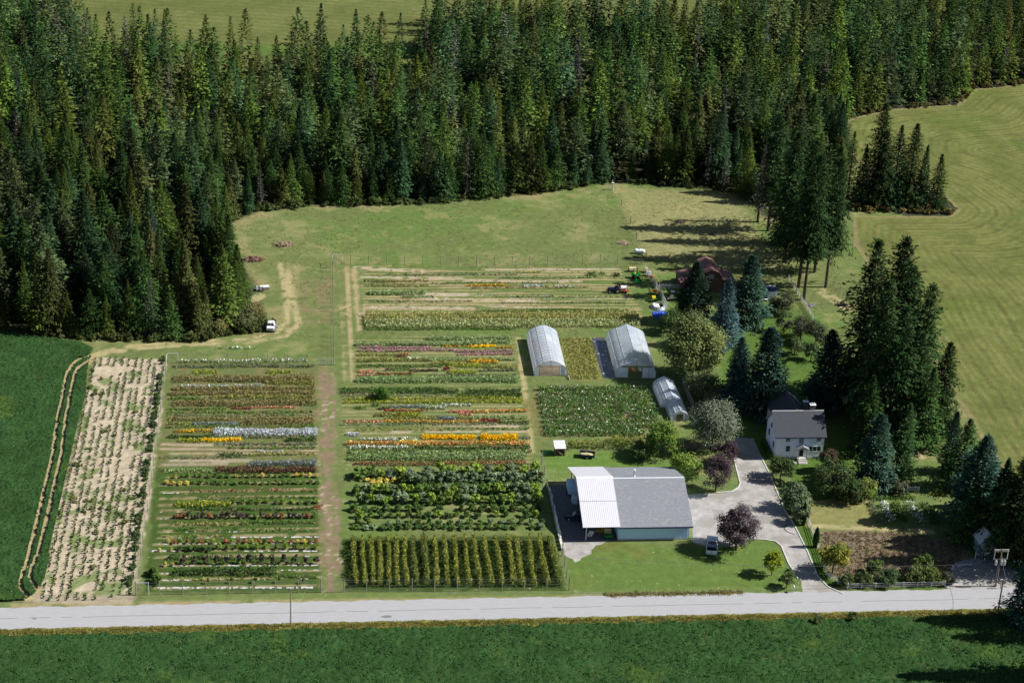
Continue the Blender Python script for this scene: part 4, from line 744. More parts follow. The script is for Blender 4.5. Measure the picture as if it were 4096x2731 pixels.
R_(1, 1, 'upper middle beds left of the greenhouses', [(590, 1170, 768, 'ltgreen', 1.3, .8, dict(dens=34)), (860, 1165, 792, 'ltgreen', 1.1, .7, dict(dens=34)), (100, 1010, 808, 'ltgreen', 1.2, .8, dict(dens=34)), (890, 1060, 820, 'gold', .8, .5), (1070, 1180, 826, 'orange', .7, .4), (110, 630, 828, 'pink', .9, .45), (690, 880, 818, 'orange', .5, .4), (110, 790, 848, 'pink', .9, .5), (790, 1185, 854, 'pink', .9, .5), (800, 1185, 874, 'pink', .8, .45), (385, 460, 886, 'red', 1.0, .8), (110, 380, 880, 'olive', .9, .4), (450, 590, 905, 'white', .8, .4), (590, 1195, 912, 'ltgreen', 1.0, .6), (870, 1075, 926, 'orange', 1.3, .7), (110, 600, 915, 'olive', 1.2, .5), (620, 880, 940, 'olive', 1.1, .7), (110, 740, 955, 'green', 1.0, .4), (740, 960, 958, 'yelgreen', 1.2, .8), (960, 1210, 962, 'olive', 1.1, .6),
  (300, 350, 978, 'purple', .9, .5), (470, 665, 984, 'purple', .9, .4), (700, 745, 978, 'dkred', .9, .6), (350, 470, 978, 'green', .9, .4), (740, 935, 1002, 'yelgreen', 1.3, .8), (110, 225, 994, 'salmon', .9, .4), (240, 500, 1006, 'redbrown', .9, .4), (930, 1210, 985, 'greygreen', .8, .4), (100, 240, 1018, 'salmon', .6, .35), (600, 1200, 1022, 'greygreen', .8, .4), (100, 1225, 1056, 'ltgreen', 1.7, 1.1, dict(dens=38))])
R_(1, 1, 'lower middle beds', [(0, 1235, 1135, 'dkgreen', 1.3, .8, dict(gapf=.3)), (0, 700, 1112, 'green', .8, .5, dict(gapf=.3)), (800, 1245, 1160, 'dkgreen', 1.2, .6, dict(gapf=.25)), (0, 800, 1160, 'greygreen', .8, .35, dict(dens=12)), (20, 1250, 1182, 'yelgreen', .9, .5), (20, 1250, 1204, 'yelgreen', .9, .5), (215, 270, 1225, 'green', 1, .6), (100, 170, 1245, 'green', .9, .6), (330, 560, 1232, 'bluegrey', .8, .45), (250, 330, 1246, 'purple', .8, .4), (560, 720, 1246, 'white', 1.1, .7), (690, 800, 1228, 'white', .9, .6), (820, 900, 1226, 'white', .8, .5), (300, 560, 1262, 'red', .8, .45), (730, 900, 1266, 'salmon', .9, .5), (900, 1275, 1266, 'mix', .9, .55), (810, 900, 1284, 'salmon', .8, .35), (230, 370, 1293, 'olive', 1.2, .7), (370, 545, 1295, 'yelgreen', 1.3, .8, dict(dens=36)), (650, 790, 1318, 'bluegrey', 1.3, .8), (790, 880, 1310, 'olive', .8, .5), (880, 1280, 1312, 'ltgreen', 1.1, .6), (300, 640, 1314, 'olive', .7, .4),
  (20, 280, 1338, 'salmon', .7, .4), (300, 960, 1338, 'mix', .8, .45), (960, 1090, 1338, 'dkred', 1.1, .7), (1090, 1290, 1340, 'green', .9, .5), (0, 1290, 1358, 'greygreen', .8, .35, dict(dens=12)), (80, 700, 1390, 'olive', .8, .35, dict(dens=14)), (700, 1290, 1386, 'green', .8, .35, dict(dens=14)), (35, 120, 1428, 'silver', 1.2, .7, dict(dens=34)), (550, 925, 1446, 'gold', 1.3, .7, dict(dens=46)), (955, 1215, 1450, 'gold', 1.6, .9, dict(dens=46)), (1215, 1300, 1445, 'greygreen', .8, .4), (130, 520, 1462, 'white', 1.1, .5), (400, 520, 1474, 'yellow', .8, .5), (30, 1295, 1492, 'mix', 1.2, .7), (50, 500, 1520, 'white', 1.2, .6), (500, 1300, 1520, 'dkgreen', 1.1, .5), (50, 1310, 1548, 'green', .9, .6)])
R_(1, 2, 'lower middle beds', [(60, 1275, 8, 'ltgreen', 1.3, 1.0, dict(dens=36)), (50, 1275, 30, 'ltgreen', 1.3, 1.0, dict(dens=36)), (90, 1270, 66, 'redbrown', 1.1, .7, dict(dens=26))])
for k, (y, x0, x1) in enumerate(((1118, 1345, 2120), (1150, 1360, 2125), (1180, 1360, 2130), (1208, 1362, 2140), (1240, 1370, 2160), (1272, 1378, 2165), (1300, 1385, 2180), (1338, 1390, 2190), (1372, 1395, 2200), (1400, 1398, 2100), (1425, 1400, 2090))):
    R_(1, 1, 'dahlia patch below the greenhouses', [(x0, x1, y, 'dahlia', 1.4, 1.1, dict(dens=32, gapf=.12))])
R_(1, 1, 'shrub row beside the small shed', [(1560, 1760, 1506, 'hedge', 2.0, 1.5), (1760, 2000, 1510, 'hedgeg', 2.0, 1.8), (1850, 2080, 1480, 'hedge', 1.8, 1.4)])
for k in range(5): R_(1, 1, 'weedy strip between the two large greenhouses', [(1520+k*46, 1572+k*46, 762, 'olive', 1.3, .5, dict(yb=1045, dens=14))])
R_(2, 2, 'shaded vegetable garden', [(1280, 1600, 300, 'green', 1.2, .6), (1290, 1360, 330, 'greygreen', 1.2, .9, dict(yb=470)), (1380, 1440, 340, 'white', 1.5, 1.0, dict(yb=470)), (1460, 1520, 340, 'dkgreen', 1.5, 1.0, dict(yb=470)), (1560, 1640, 340, 'white', 1.6, 1.1, dict(yb=480)), (1660, 1740, 340, 'dkgreen', 1.5, 1.0, dict(yb=480)), (1700, 1800, 270, 'yelgreen', 1.0, .5)])
R_(2, 2, 'back edge of the bare garden', [(1120, 1800, 868, 'green', 1.4, .9)])
cnt = {}
for o, pal, fr, where, xm, y in ROWS:
    key = (pal, fr, where); cnt.setdefault(key, []).append((o, xm, y))
ORD = ['rearmost', 'second rearmost', 'third rearmost', 'fourth rearmost', 'fifth rearmost', 'sixth rearmost', 'seventh rearmost', 'eighth rearmost', 'ninth rearmost', 'tenth rearmost', 'nearest']
for (pal, fr, where), L in cnt.items():
    for k, (o, xm, y) in enumerate(L):
        lb = '%s %s row in the %s' % (fr, WCOL[pal], where) if len(L) == 1 else '%s %s %s row in the %s' % (ORD[k] if len(L) > 2 or k == 0 else 'nearer', fr, WCOL[pal], where)
        setp(o, lb, 'crop row', 'planted rows in the '+where)
# columns of trellised hedges near the road
TX = [80,145,205,260,315,370,430,490,570,640,700,770,845,910,980,1060,1140,1195,1285,1360,1435]; BX = [100,160,215,270,335,390,450,515,585,655,735,805,880,955,1030,1105,1190,1250,1330,1420,1500]
NTH = ['first', 'second', 'third', 'fourth', 'fifth', 'sixth', 'seventh', 'eighth', 'ninth', 'tenth', 'eleventh', 'twelfth', 'thirteenth', 'fourteenth', 'fifteenth', 'sixteenth', 'seventeenth', 'eighteenth', 'nineteenth', 'twentieth', 'last']
for k, (a, b) in enumerate(zip(TX, BX)):
    p = PZ(1, 2, a, 588); q = PZ(1, 2, b, 908); V, C = row_quads(p[:2], q[:2], (.68, .85)[k in (8, 16, 20)], 1.75, PAL['hedgeg' if k in (7, 8, 20) else 'hedge'], dens=85, leaf=.16, seed=700+k, upright=.2)
    org = A([(p.x+q.x)/2, (p.y+q.y)/2, 0]); o = link('hedge_row', qmesh('hedge_row', V-org, C, MT['row']), None, tuple(org)); setp(o, '%s hedge column %sof the block near the road' % ('golden green' if k not in (7, 8, 20) else 'dark green', NTH[k]+' from the left ' if k < 20 else 'at the right end '), 'hedge', 'hedge columns near the road')
# individual shrubs, shared meshes
SH = {}
def shrub_mesh(key, seed, col, col2, r=1., rz=.9, n_cl=12, per=32, leaf=.22, **kw):
    V, C = broad_quads(seed, r, rz, n_cl, per, col, col2, leaf, **kw); SH.setdefault(key, []).append(qmesh('foliage', V, C, MT['dleaf']))
for k in range(3):
    shrub_mesh('green', 20+k, (.055, .095, .022), (.11, .155, .035)); shrub_mesh('grey', 30+k, (.08, .115, .055), (.16, .20, .11), rz=1.2); shrub_mesh('lime', 40+k, (.10, .15, .022), (.18, .24, .04), rz=1.1)
    shrub_mesh('purple', 50+k, (.028, .018, .02), (.07, .055, .06), rz=1.3); shrub_mesh('yellow', 60+k, (.30, .24, .05), (.52, .42, .10)); shrub_mesh('dark', 70+k, (.03, .06, .018), (.07, .105, .03)); shrub_mesh('red', 80+k, (.12, .06, .025), (.30, .10, .05))
stem = MB(); stem.tube((0, 0, -.05), (0, 0, .8), .05, 5); stem.tube((0, 0, .3), (.35, .1, 1.0), .03, 4); stem.tube((0, 0, .3), (-.3, .2, 1.0), .03, 4)
stem_me = bpy.data.meshes.new('stem'); stem_me.from_pydata(stem.v, [], stem.f); stem_me.materials.append(MT['bark'])
def shrub(px, py, r, hh, key, label, group, name='shrub', lift=0.):
    b = P(px, py); hh *= .8 if 'block' in group else 1.; r *= .88; t = thing(name, label, 'shrub', (b.x, b.y, 0), rnd.uniform(0, 6.28), group)
    me = rnd.choice(SH[key]); o = link('foliage', me, t); o.scale = (r, r, hh/2.05/(1. if key not in ('grey', 'purple') else 1.25)); o.location = (0, 0, lift); s = link('stem', stem_me, t); s.scale = (r, r, max(hh*.7, .3)); return t
CW = {'green': 'green', 'grey': 'grey-green', 'lime': 'lime green', 'purple': 'dark purple', 'yellow': 'yellow', 'dark': 'dark green', 'red': 'reddish'}
def shrub_line(c, r, x0, x1, y, n, keyf, rad, hh, grp, yj=4, skip=0., lift=0.):
    for k in range(n):
        if rnd.random() < skip: continue
        key = keyf(k) if callable(keyf) else keyf; x = x0+(x1-x0)*k/max(1, n-1)+rnd.uniform(-4, 4)
        shrub(*Z(c, r, x, y-(x-x0)*.004+rnd.uniform(-yj, yj)), rad*rnd.uniform(.8, 1.2), hh*rnd.uniform(.8, 1.2), key, '%s shrub in the %s' % (CW[key], grp), grp, lift=lift)
rp = lambda d: (lambda k: rnd.choice(d))
shrub_line(0, 2, 1205, 2175, 152, 22, lambda k: 'yellow' if k in (0, 9, 13, 18, 19, 20, 21) else 'green', .5, .9, 'nursery line below the maroon row of the left field')
shrub_line(0, 2, 1145, 2185, 200, 23, lambda k: 'yellow' if k < 4 else 'green', .55, .9, 'nursery line starting with yellow shrubs in the left field')
shrub_line(0, 2, 1610, 2180, 332, 11, rp(['green', 'lime', 'green']), .6, .9, 'nursery line beside the yellow-green hedge in the left field')
shrub_line(0, 2, 1215, 2165, 432, 22, rp(['purple', 'purple', 'red', 'purple', 'green']), .6, 1.2, 'long dark purple nursery line in the left field')
shrub_line(0, 2, 1155, 2180, 606, 24, rp(['red', 'yellow', 'green', 'red', 'lime']), .45, .9, 'mixed red and yellow nursery line in the left field', skip=.15)
shrub_line(0, 2, 1240, 1440, 658, 7, 'dark', .55, 1.1, 'nursery line of bright shrubs in the left field'); shrub_line(0, 2, 1500, 2170, 645, 11, rp(['lime', 'lime', 'green']), .6, 1.3, 'nursery line of bright shrubs in the left field', skip=.15)
shrub_line(0, 2, 1260, 2180, 748, 13, 'purple', .6, 1.7, 'tall dark purple nursery line in the left field'); shrub_line(0, 2, 1290, 1890, 750, 6, 'lime', .35, .7, 'tall dark purple nursery line in the left field')
shrub_line(0, 2, 1135, 1190, 764, 2, 'yellow', .4, .9, 'tall dark purple nursery line in the left field'); shrub_line(0, 2, 1095, 1180, 660, 2, 'yellow', .35, .8, 'nursery line of bright shrubs in the left field')
shrub_line(0, 2, 1045, 1080, 850, 5, 'green', .8, 1.8, 'corner clump beside the left field fence', yj=50)
shrub_line(0, 2, 1430, 2090, 882, 5, 'dark', .3, .9, 'front nursery line by the wire fence', lift=.4)
# orchard block of big shrubs
shrub_line(1, 2, 130, 470, 150, 6, rp(['lime', 'green', 'grey']), 1.5, 2.6, 'back line of the big shrub block'); shrub_line(1, 2, 600, 1330, 125, 10, rp(['lime', 'lime', 'grey']), 1.3, 2.6, 'back line of the big shrub block')
shrub_line(1, 2, 170, 360, 180, 5, 'yellow', .7, .9, 'yellow low shrubs of the big shrub block'); shrub_line(1, 2, 215, 260, 200, 2, 'yellow', .9, 1.1, 'yellow low shrubs of the big shrub block')
shrub_line(1, 2, 480, 1350, 195, 17, 'grey', 1.3, 3.4, 'tall grey-green second line of the big shrub block'); shrub_line(1, 2, 560, 1330, 218, 14, rp(['dark', 'green']), 1.0, 1.6, 'tall grey-green second line of the big shrub block')
shrub_line(1, 2, 110, 1330, 262, 21, rp(['grey', 'grey', 'lime', 'green']), 1.2, 2.6, 'third line of the big shrub block'); shrub_line(1, 2, 140, 1340, 332, 21, rp(['green', 'grey', 'lime', 'lime', 'grey']), 1.2, 2.8, 'fourth line of the big shrub block')
shrub_line(1, 2, 90, 1340, 385, 18, rp(['green', 'dark', 'green']), 1.0, 1.9, 'fifth line of the big shrub block', skip=.08); shrub_line(1, 2, 130, 1330, 428, 19, rp(['green', 'lime', 'dark']), .8, 1.8, 'sixth line of the big shrub block', skip=.12)
shrub_line(1, 2, 110, 1380, 478, 19, rp(['grey', 'dark', 'green']), .75, 1.7, 'seventh line of the big shrub block', skip=.12); shrub_line(1, 2, 100, 1370, 508, 22, rp(['dark', 'green', 'dark', 'grey']), .8, 1.3, 'front line of the big shrub block', skip=.12)
# sandy strip: long lines of small plants
LX = []; SA = PL['sand']; sm = []; mini = []
for k in range(3): mini.append(broad_quads(90+k, .26, .24, 4, 12, (.028, .050, .016), (.055, .08, .025), .12))
mini_me = [qmesh('sandbed_plant', v, c, MT['dleaf']) for v, c in mini]
xl = P(*Z(0, 1, 640, 900)).x-8; xr = P(*Z(0, 1, 1150, 930)).x; spots = []
row = 0; x = xr-.7
while x > xl-8:
    y = 262.
    while y < 366:
        if inside(A([x]), A([y]), SA)[0] and sdist(A([x]), A([y]), SA)[0] > .35 and vnoise(A([x]), A([y]), 4, 8)[0] > .16 and rnd.random() < .93: spots.append((x+rnd.uniform(-.12, .12), y+rnd.uniform(-.1, .1)))
        y += .72
    x -= (1.25 if row % 2 else 1.55); row += 1
spots.sort(key=lambda s: s[1]); print('sand plants', len(spots)); V = []; C = []
for k, (x, y) in enumerate(spots):
    s = rnd.uniform(.7, 1.35)
    if k < 300:
        o = link('seedling_plant', rnd.choice(mini_me), None, (x, y, 0)); o.scale = (s, s, s); o.rotation_euler[2] = rnd.uniform(0, 6.28); setp(o, 'small dark green plant in the near end of the sandy strip', 'plant', 'small plants lined up in the sandy strip')
    else: v, c = rnd.choice(mini); V.append(v*s+A([x, y, 0])); C.append(c*rnd.uniform(.8, 1.2))
o = link('seedlings', qmesh('seedlings', np.vstack(V), np.vstack(C), MT['dleaf'])); setp(o, 'many small dark green plants in lines over the far part of the sandy strip', 'plants', kind='stuff')
V = []; C = []
for _ in range(420):     # weeds over the sandy strip
    x = rnd.uniform(xl-8, xr); y = rnd.uniform(262, 366)
    if sdist(A([x]), A([y]), SA)[0] < .4 or fbm(A([x]), A([y]), 5, 88)[0] < .6: continue
    v, c = broad_quads(rnd.randrange(9999), rnd.uniform(.4, .8), rnd.uniform(.15, .35), 5, 26, (.07, .085, .025), (.12, .13, .04), .17); V.append(v+A([x, y, 0])); C.append(c)
fx = xr-.9
for _ in range(105):
    y = rnd.uniform(274, 362); v, c = broad_quads(rnd.randrange(9999), rnd.uniform(.3, .85), rnd.uniform(.15, .45), 6, 24, (.035, .06, .02), (.07, .10, .035), .16); V.append(v+A([fx+rnd.uniform(-.25, .25), y, 0])); C.append(c)
o = link('weeds', qmesh('weeds', np.vstack(V), np.vstack(C), MT['dleaf'])); setp(o, 'patchy green weeds overgrowing the sandy strip and its fence line', 'weeds', kind='stuff')
# roadside tall grass, meadow tufts
def tufts(name, label, spots_, cols, h, leaf, seed, per=7):
    R = np.random.RandomState(seed); S = A(spots_); n = len(S)*per; c = np.repeat(S, per, 0)+R.normal(0, .22, (n, 2)); hh = h*R.uniform(.5, 1.3, n)
    u = np.stack([R.normal(0, .25, n), R.normal(0, .25, n), np.ones(n)], 1)*(hh/2)[:, None]; a = R.uniform(0, 3.14, n); v = np.stack([np.cos(a), np.sin(a), 0*a], 1)*leaf
    cc = np.stack([c[:, 0], c[:, 1], hh*.45], 1); C = jit(cols[0], n, .3, R); m = R.rand(n) < .35; C[m] = jit(cols[1], int(m.sum()), .2, R)
    o = link(name, qmesh(name, diamonds(cc, u, v), C, MT['row'])); return setp(o, label, 'grass', kind='stuff')
tufts('verge_grass', 'golden dry grass along the near verge of the road', [(rnd.uniform(-72, 125), YN-.35-abs(rnd.gauss(.9, .55))) for _ in range(3600)], [(.19, .18, .045), (.34, .29, .10)], .27, .06, 3)
yv = P(*Z(2,2,200,965)).y+.2; tufts('verge_grass', 'tawny dry grass on the far verge below the workshop lawn', [(rnd.uniform(P(*Z(1,2,1820,985)).x, P(*Z(2,2,420,960)).x), yv+rnd.gauss(0, .3)+.5) for _ in range(330)], [(.24, .20, .07), (.38, .31, .13)], .35, .07, 4)
sp_ = []
while len(sp_) < 5000:
    x = rnd.uniform(-30, 125); y = rnd.uniform(372, 470)
    if not inside(A([x]), A([y]), FP)[0] and fbm(A([x]), A([y]), 6, 55)[0] > .45: sp_.append((x, y))
sp2 = []
while len(sp2) < 1500:
    x = rnd.uniform(80, 130); y = rnd.uniform(268, 300)
    if inside(A([x]), A([y]), PL['garden'])[0]: sp2.append((x, y))
tufts('garden_debris', 'dry plant remains scattered over the bare garden soil', sp2, [(.22, .18, .09), (.12, .13, .05)], .22, .12, 9, per=4)
tufts('meadow_grass', 'short tufts of grass over the back pasture', sp_, [(.19, .22, .06), (.30, .27, .12)], .1, .2, 6, per=3)

# ================================================================== BUILDINGS
def wall_window(root, x, y, z, w, h, face, arched=False, name='window', mull=1, bars=0, frame='white'):
    """window on a wall; face 'f' looks to -Y, 'l' looks to -X"""
    f = MB(); g = MB(); t = .09; d = .07
    def bx(m, u0, u1, z0, z1, o0, o1):
        if face == 'f': m.box(x+u0, x+u1, y-o1, y-o0, z0, z1)
        else: m.box(x-o1, x-o0, y+u0, y+u1, z0, z1)
    bx(f, 0, w, z, z+t, .003, d); bx(f, 0, w, z+h-t, z+h, .003, d); bx(f, 0, t, z+t, z+h-t, .003, d); bx(f, w-t, w, z+t, z+h-t, .003, d)
    for k in range(mull): u = w*(k+1)/(mull+1); bx(f, u-.04, u+.04, z+t, z+h-t, .003, d-.01)
    for k in range(bars): q = z+h*(k+1)/(bars+1); bx(f, t, w-t, q-.02, q+.02, .003, d-.02)
    bx(g, t, w-t, z+t, z+h-t, .003, .03)
    o = f.build(name, frame, root); g.build('pane', 'glass', o)
    if arched:
        a = MB(); n = 10; a.prism([(x+w/2+w/2*math.cos(math.pi*i/n), z+h+w*.42*math.sin(math.pi*i/n)) for i in range(n+1)], 'y', y-.06, y-.003)
        q = a.build('arch_pane', 'glass', o)
        e = MB(); pp = [(x+w/2+w*.53*math.cos(math.pi*i/n), y-.05, z+h+w*.45*math.sin(math.pi*i/n)) for i in range(n+1)]; e.path(pp, .045, 4); e.build('arch_trim', frame, o)
    return o

# ---- workshop: shingled gable building with a metal-roofed open bay on its left
a = P(*ZW(1052, 1084)); b_ = P(*ZW(2085, 1090)); c_ = P(*ZW(587, 1078)); wx = b_.x-a.x; lx = a.x-c_.x
ws = thing('workshop', 'grey-roofed pale blue workshop with an open metal-roofed bay on its left', 'workshop', (a.x, a.y, 0))
HE = 2.95; DP = 20.6; RI = 3.7; OV = .55
def zr(y): return HE+RI*(1-abs(y-DP/2)/(DP/2))
w = MB(); prof = [(0, 0), (DP, 0), (DP, HE-.02), (DP/2, HE+RI-.02), (0, HE-.02)]
w.prism(prof, 'x', 0, wx); 
for k in range(int(wx/.42)): w.box(.15+k*.42, .22+k*.42, -.035, 0, .1, HE-.05)
w.build('wall', 'sidingblue', ws)
fd = MB(); fd.box(-.04, wx+.04, -.06, -.04, 0, .25); fd.build('foundation', 'concrete', ws)
rf = MB()
for s in (0, 1):
    y0, y1 = (-OV, DP/2) if s == 0 else (DP/2, DP+OV)
    ze = HE-RI*OV/(DP/2); z0, z1 = (ze, HE+RI) if s == 0 else (HE+RI, ze)
    rf.slab([(-.12, y0, z0+.16), (wx+.55, y0, z0+.16), (wx+.55, y1, z1+.16), (-.12, y1, z1+.16)], .14)
r0 = rf.build('roof', 'shingle', ws)
rc = MB(); rc.slab([(-.12, DP/2-.22, HE+RI+.10), (wx+.55, DP/2-.22, HE+RI+.10), (wx+.55, DP/2, HE+RI+.21), (-.12, DP/2, HE+RI+.21)], .03); rc.slab([(-.12, DP/2, HE+RI+.21), (wx+.55, DP/2, HE+RI+.21), (wx+.55, DP/2+.22, HE+RI+.10), (-.12, DP/2+.22, HE+RI+.10)], .03); rc.build('ridge_cap', pmat('pale_ridge_flashing', (.5, .52, .55), .6, .05, 3), r0)
gt = MB(); gt.box(.0, wx+.5, -OV-.16, -OV-.02, HE-.25, HE-.1); gt.build('gutter', 'navy', r0)
vp = MB(); vp.tube((wx*.34, DP/2+1.2, HE+RI-.5), (wx*.34, DP/2+1.2, HE+RI+.95), .12, 8); vp.build('vent_pipe', 'steel', r0); vc = MB(); vc.tube((wx*.34, DP/2+1.2, HE+RI+.95), (wx*.34, DP/2+1.2, HE+RI+1.15), .2, 8, .16); vc.tube((wx*.34, DP/2+1.2, HE+RI-.35), (wx*.34, DP/2+1.2, HE+RI-.1), .34, 8, .16); vc.build('pipe_cap', 'white', r0)
mr_ = MB(); up = .36; lw = lx+.75
for s in (0, 1):
    ze = HE-RI*OV/(DP/2)
    if s == 0:
        ym = DP*.245; zm = zr(ym)
        mr_.slab([(-lw, -OV-.1, ze+up), (.2, -OV-.1, ze+up), (.2, ym, zm+up), (-lw, ym, zm+up)], .06)
        mr_.slab([(-lw, ym-.1, zm+up+.05), (.2, ym-.1, zm+up+.05), (.2, DP/2, HE+RI+up+.04), (-lw, DP/2, HE+RI+up+.04)], .06)
    else: mr_.slab([(-lw, DP/2, HE+RI+up+.04), (.2, DP/2, HE+RI+up+.04), (.2, DP+OV, ze+up), (-lw, DP+OV, ze+up)], .06)
mr_.build('metal_roof', 'metalroof', ws)
tr = MB(); tr.slab([(-lw-.02, DP/2-.35, HE+RI+up-.05), (.22, DP/2-.35, HE+RI+up-.05), (.22, DP/2, HE+RI+up+.12), (-lw-.02, DP/2, HE+RI+up+.12)], .03); tr.slab([(-lw-.02, DP/2, HE+RI+up+.12), (.22, DP/2, HE+RI+up+.12), (.22, DP/2+.35, HE+RI+up-.05), (-lw-.02, DP/2+.35, HE+RI+up-.05)], .03); tr.build('roof_trim', 'white', ws)
for y in (0.1, DP*.2, DP*.4, DP*.6, DP*.8, DP-.1): p = MB(); p.box(-lx-.08, -lx+.08, y-.08, y+.08, 0, zr(y)+.16); p.build('post', 'whitewood', ws)
for y in (.02, ): p = MB(); p.box(-lx, 0, y-.05, y+.07, HE-.05, HE+.2); p.build('header_beam', 'redwood', ws)
g = MB(); g.prism([(.3, HE+.2), (DP/2, HE+RI+.1), (DP-.3, HE+.2)], 'x', -lx-.04, -lx+.02); g.build('gable_panel', 'white', ws)
# things under the bay and beside it
def at(root, dx, dy, dz=0): return (root.location.x+dx, root.location.y+dy, dz)
t = thing('utility_cart', 'green utility cart with low box parked in the open bay', 'cart', at(ws, -1.55, .7)); m = MB(); m.box(-.75, .75, -.4, .5, .35, .8, .05, .05); m.build('body', 'green', t, bev=.04)
m = MB(); m.box(-.7, .7, .5, 1.3, .5, .62); m.box(-.6, .6, 1.1, 1.2, .6, 1.3); m.build('seat', 'tan', t)
for sx in (-.62, .62):
    for sy in (-.1, 1.1): q = MB(); q.tube((sx-.09, sy, .28), (sx+.09, sy, .28), .28, 12); q.build('wheel', 'rubber', t)
t = thing('straw_bale', 'stacked straw bales behind the green cart in the open bay', 'bale', at(ws, -1.9, 2.6)); m = MB(); m.box(-.9, .8, 0, .6, 0, .5).box(-.7, .9, .05, .6, .51, 1.0).box(-1.7, -.95, 0, .55, 0, .5); m.build('straw', pmat('straw', (.30, .27, .07), .95, .4, 6, .6), t, bev=.03)
t = thing('bag_pile', 'white feed bags with a red tag by the post of the open bay', 'bags', at(ws, -lx+.9, 1.4)); m = MB()
for k in range(4): m.blob((.1*k, .15*(k % 2), .18+.24*k), .5, .35, .16, seed=k)
m.build('bag', 'white', t, smooth=True); m = MB(); m.box(-.2, .05, -.42, -.36, .3, .6); m.build('tag', 'orange', t)
def car(name, label, cat, loc, rz, body, L=4.4, Wd=1.8, H=1.45, group=None):
    t = thing(name, label, cat, loc, rz, group); h = Wd/2
    m = MB(); m.prism([(-L/2, .35), (L/2, .35), (L/2, .7), (L/2-.15, .88), (L*.18, .95), (-L*.3, .98), (-L/2, .9)], 'x', -h, h); m.build('body', body, t, bev=.05)
    c = MB(); c.prism([(L*.2, .95), (L*.06, H), (-L*.22, H), (-L*.36, .98)], 'x', -h+.12, h-.12); c.build('cabin', body, t, bev=.05)
    g = MB(); g.prism([(L*.195, .99), (L*.085, H-.09), (-L*.24, H-.09), (-L*.35, 1.0)], 'x', -h+.1, h-.1); g.build('side_window', 'glass', t)
    g = MB(); g.slab([(-h+.2, L*.21, .98), (h-.2, L*.21, .98), (h-.25, L*.075, H-.06), (-h+.25, L*.075, H-.06)], .02); g.build('windscreen', 'glass', t)
    wheels(t, [(-h+.08, L*.31), (h-.08, L*.31), (-h+.08, -L*.3), (h-.08, -L*.3)], .33, .2); return t
def wheels(t, L, r, w, axis='x'):
    for x, y in L:
        m = MB(); d = (w/2, 0) if axis == 'x' else (0, w/2)
        m.tube((x-d[0], y-d[1], r), (x+d[0], y+d[1], r), r, 14); o = m.build('wheel', 'rubber', t)
        q = MB(); d2 = (w/2+.015, 0) if axis == 'x' else (0, w/2+.015); q.tube((x-d2[0], y-d2[1], r), (x+d2[0], y+d2[1], r), r*.5, 10); q.build('rim', 'steel', o)
car('parked_car', 'dark car half under the left edge of the metal-roofed bay', 'car', at(ws, -lx-.6, 7.3), math.radians(75), 'navy')
t = thing('cargo_trailer', 'small white cargo trailer under the back of the metal-roofed bay', 'trailer', at(ws, -lx-.3, 17.0)); m = MB(); m.box(-.9, .9, -1.6, 1.6, .5, 2.1); m.build('body', 'sidingblue', t, bev=.06); wheels(t, [(-.95, 0), (.95, 0)], .33, .18)
m = MB(); m.tube((0, -1.6, .5), (0, -2.6, .45), .05); m.build('drawbar', 'steel', t)
t = thing('storage_bin', 'pale blue storage bins left of the open bay in the shade', 'bin', at(ws, -lx-.2, 13.4)); m = MB(); m.box(-.6, .5, -.6, .5, 0, 1.1).box(-.4, .6, .7, 1.6, 0, .8); m.build('bin', 'sidingblue', t, bev=.03); m = MB(); m.box(-.64, .54, -.64, .54, 1.1, 1.16).box(-.44, .64, .66, 1.64, .8, .86); m.build('lid', 'white', t)

# ---- stone block wall left of the workshop
t = thing('block_wall', 'low pale stone block wall left of the workshop paving', 'wall', tuple(P(*ZW(70, 360)))); q0 = P(*ZW(60, 350)); q1 = P(*ZW(258, 1245)); m = MB(); n = 17; R2 = random.Random(4)
for k in range(n):
    A0 = q0.lerp(q1, k/n)-t.location; A1 = q0.lerp(q1, (k+.93)/n)-t.location; wd = R2.uniform(.42, .6); hh = R2.uniform(.45, .6); o = R2.uniform(-.08, .08)
    m.add([(A0.x-wd/2+o, A0.y, 0), (A0.x+wd/2+o, A0.y, 0), (A1.x+wd/2+o, A1.y, 0), (A1.x-wd/2+o, A1.y, 0), (A0.x-wd/2+o+.04, A0.y-.03, hh), (A0.x+wd/2+o-.04, A0.y-.03, hh), (A1.x+wd/2+o-.04, A1.y+.03, hh), (A1.x-wd/2+o+.04, A1.y+.03, hh)], [(0, 3, 2, 1), (4, 5, 6, 7), (0, 1, 5, 4), (1, 2, 6, 5), (2, 3, 7, 6), (3, 0, 4, 7)])
m.build('blocks', 'stone', t)

# ---- farmhouse
a = P(*ZH(285, 1298)); b_ = P(*ZH(1075, 1300)); hw = b_.x-a.x+.2; EV = 5.15; HD = 7.6; HR = 3.3; ov = .42
hs = thing('farmhouse', 'white two-storey farmhouse with a charcoal gable roof and small front porch', 'house', (a.x, a.y, 0))
m = MB(); m.box(.05, hw-.05, .05, HD-.05, 0, .55); m.build('foundation', 'concrete', hs)
m = MB(); m.prism([(0, .55), (HD, .55), (HD, EV), (HD/2, EV+HR-.02), (0, EV)], 'x', 0, hw)
for k in range(30): m.box(0, hw, -.022, 0, .6+k*.15, .6+k*.15+.02); m.box(-.022, 0, 0, HD, .6+k*.15, .6+k*.15+.02)
m.build('wall', 'siding', hs)
for x0, y0 in ((0, 0), (hw, 0), (0, HD)):
    m = MB(); m.box(x0-.05, x0+.05, y0-.05, y0+.05, .55, EV-.05); m.build('corner_trim', 'white', hs)
m = MB(); sl_ = HR/(HD/2); zo = EV-sl_*ov
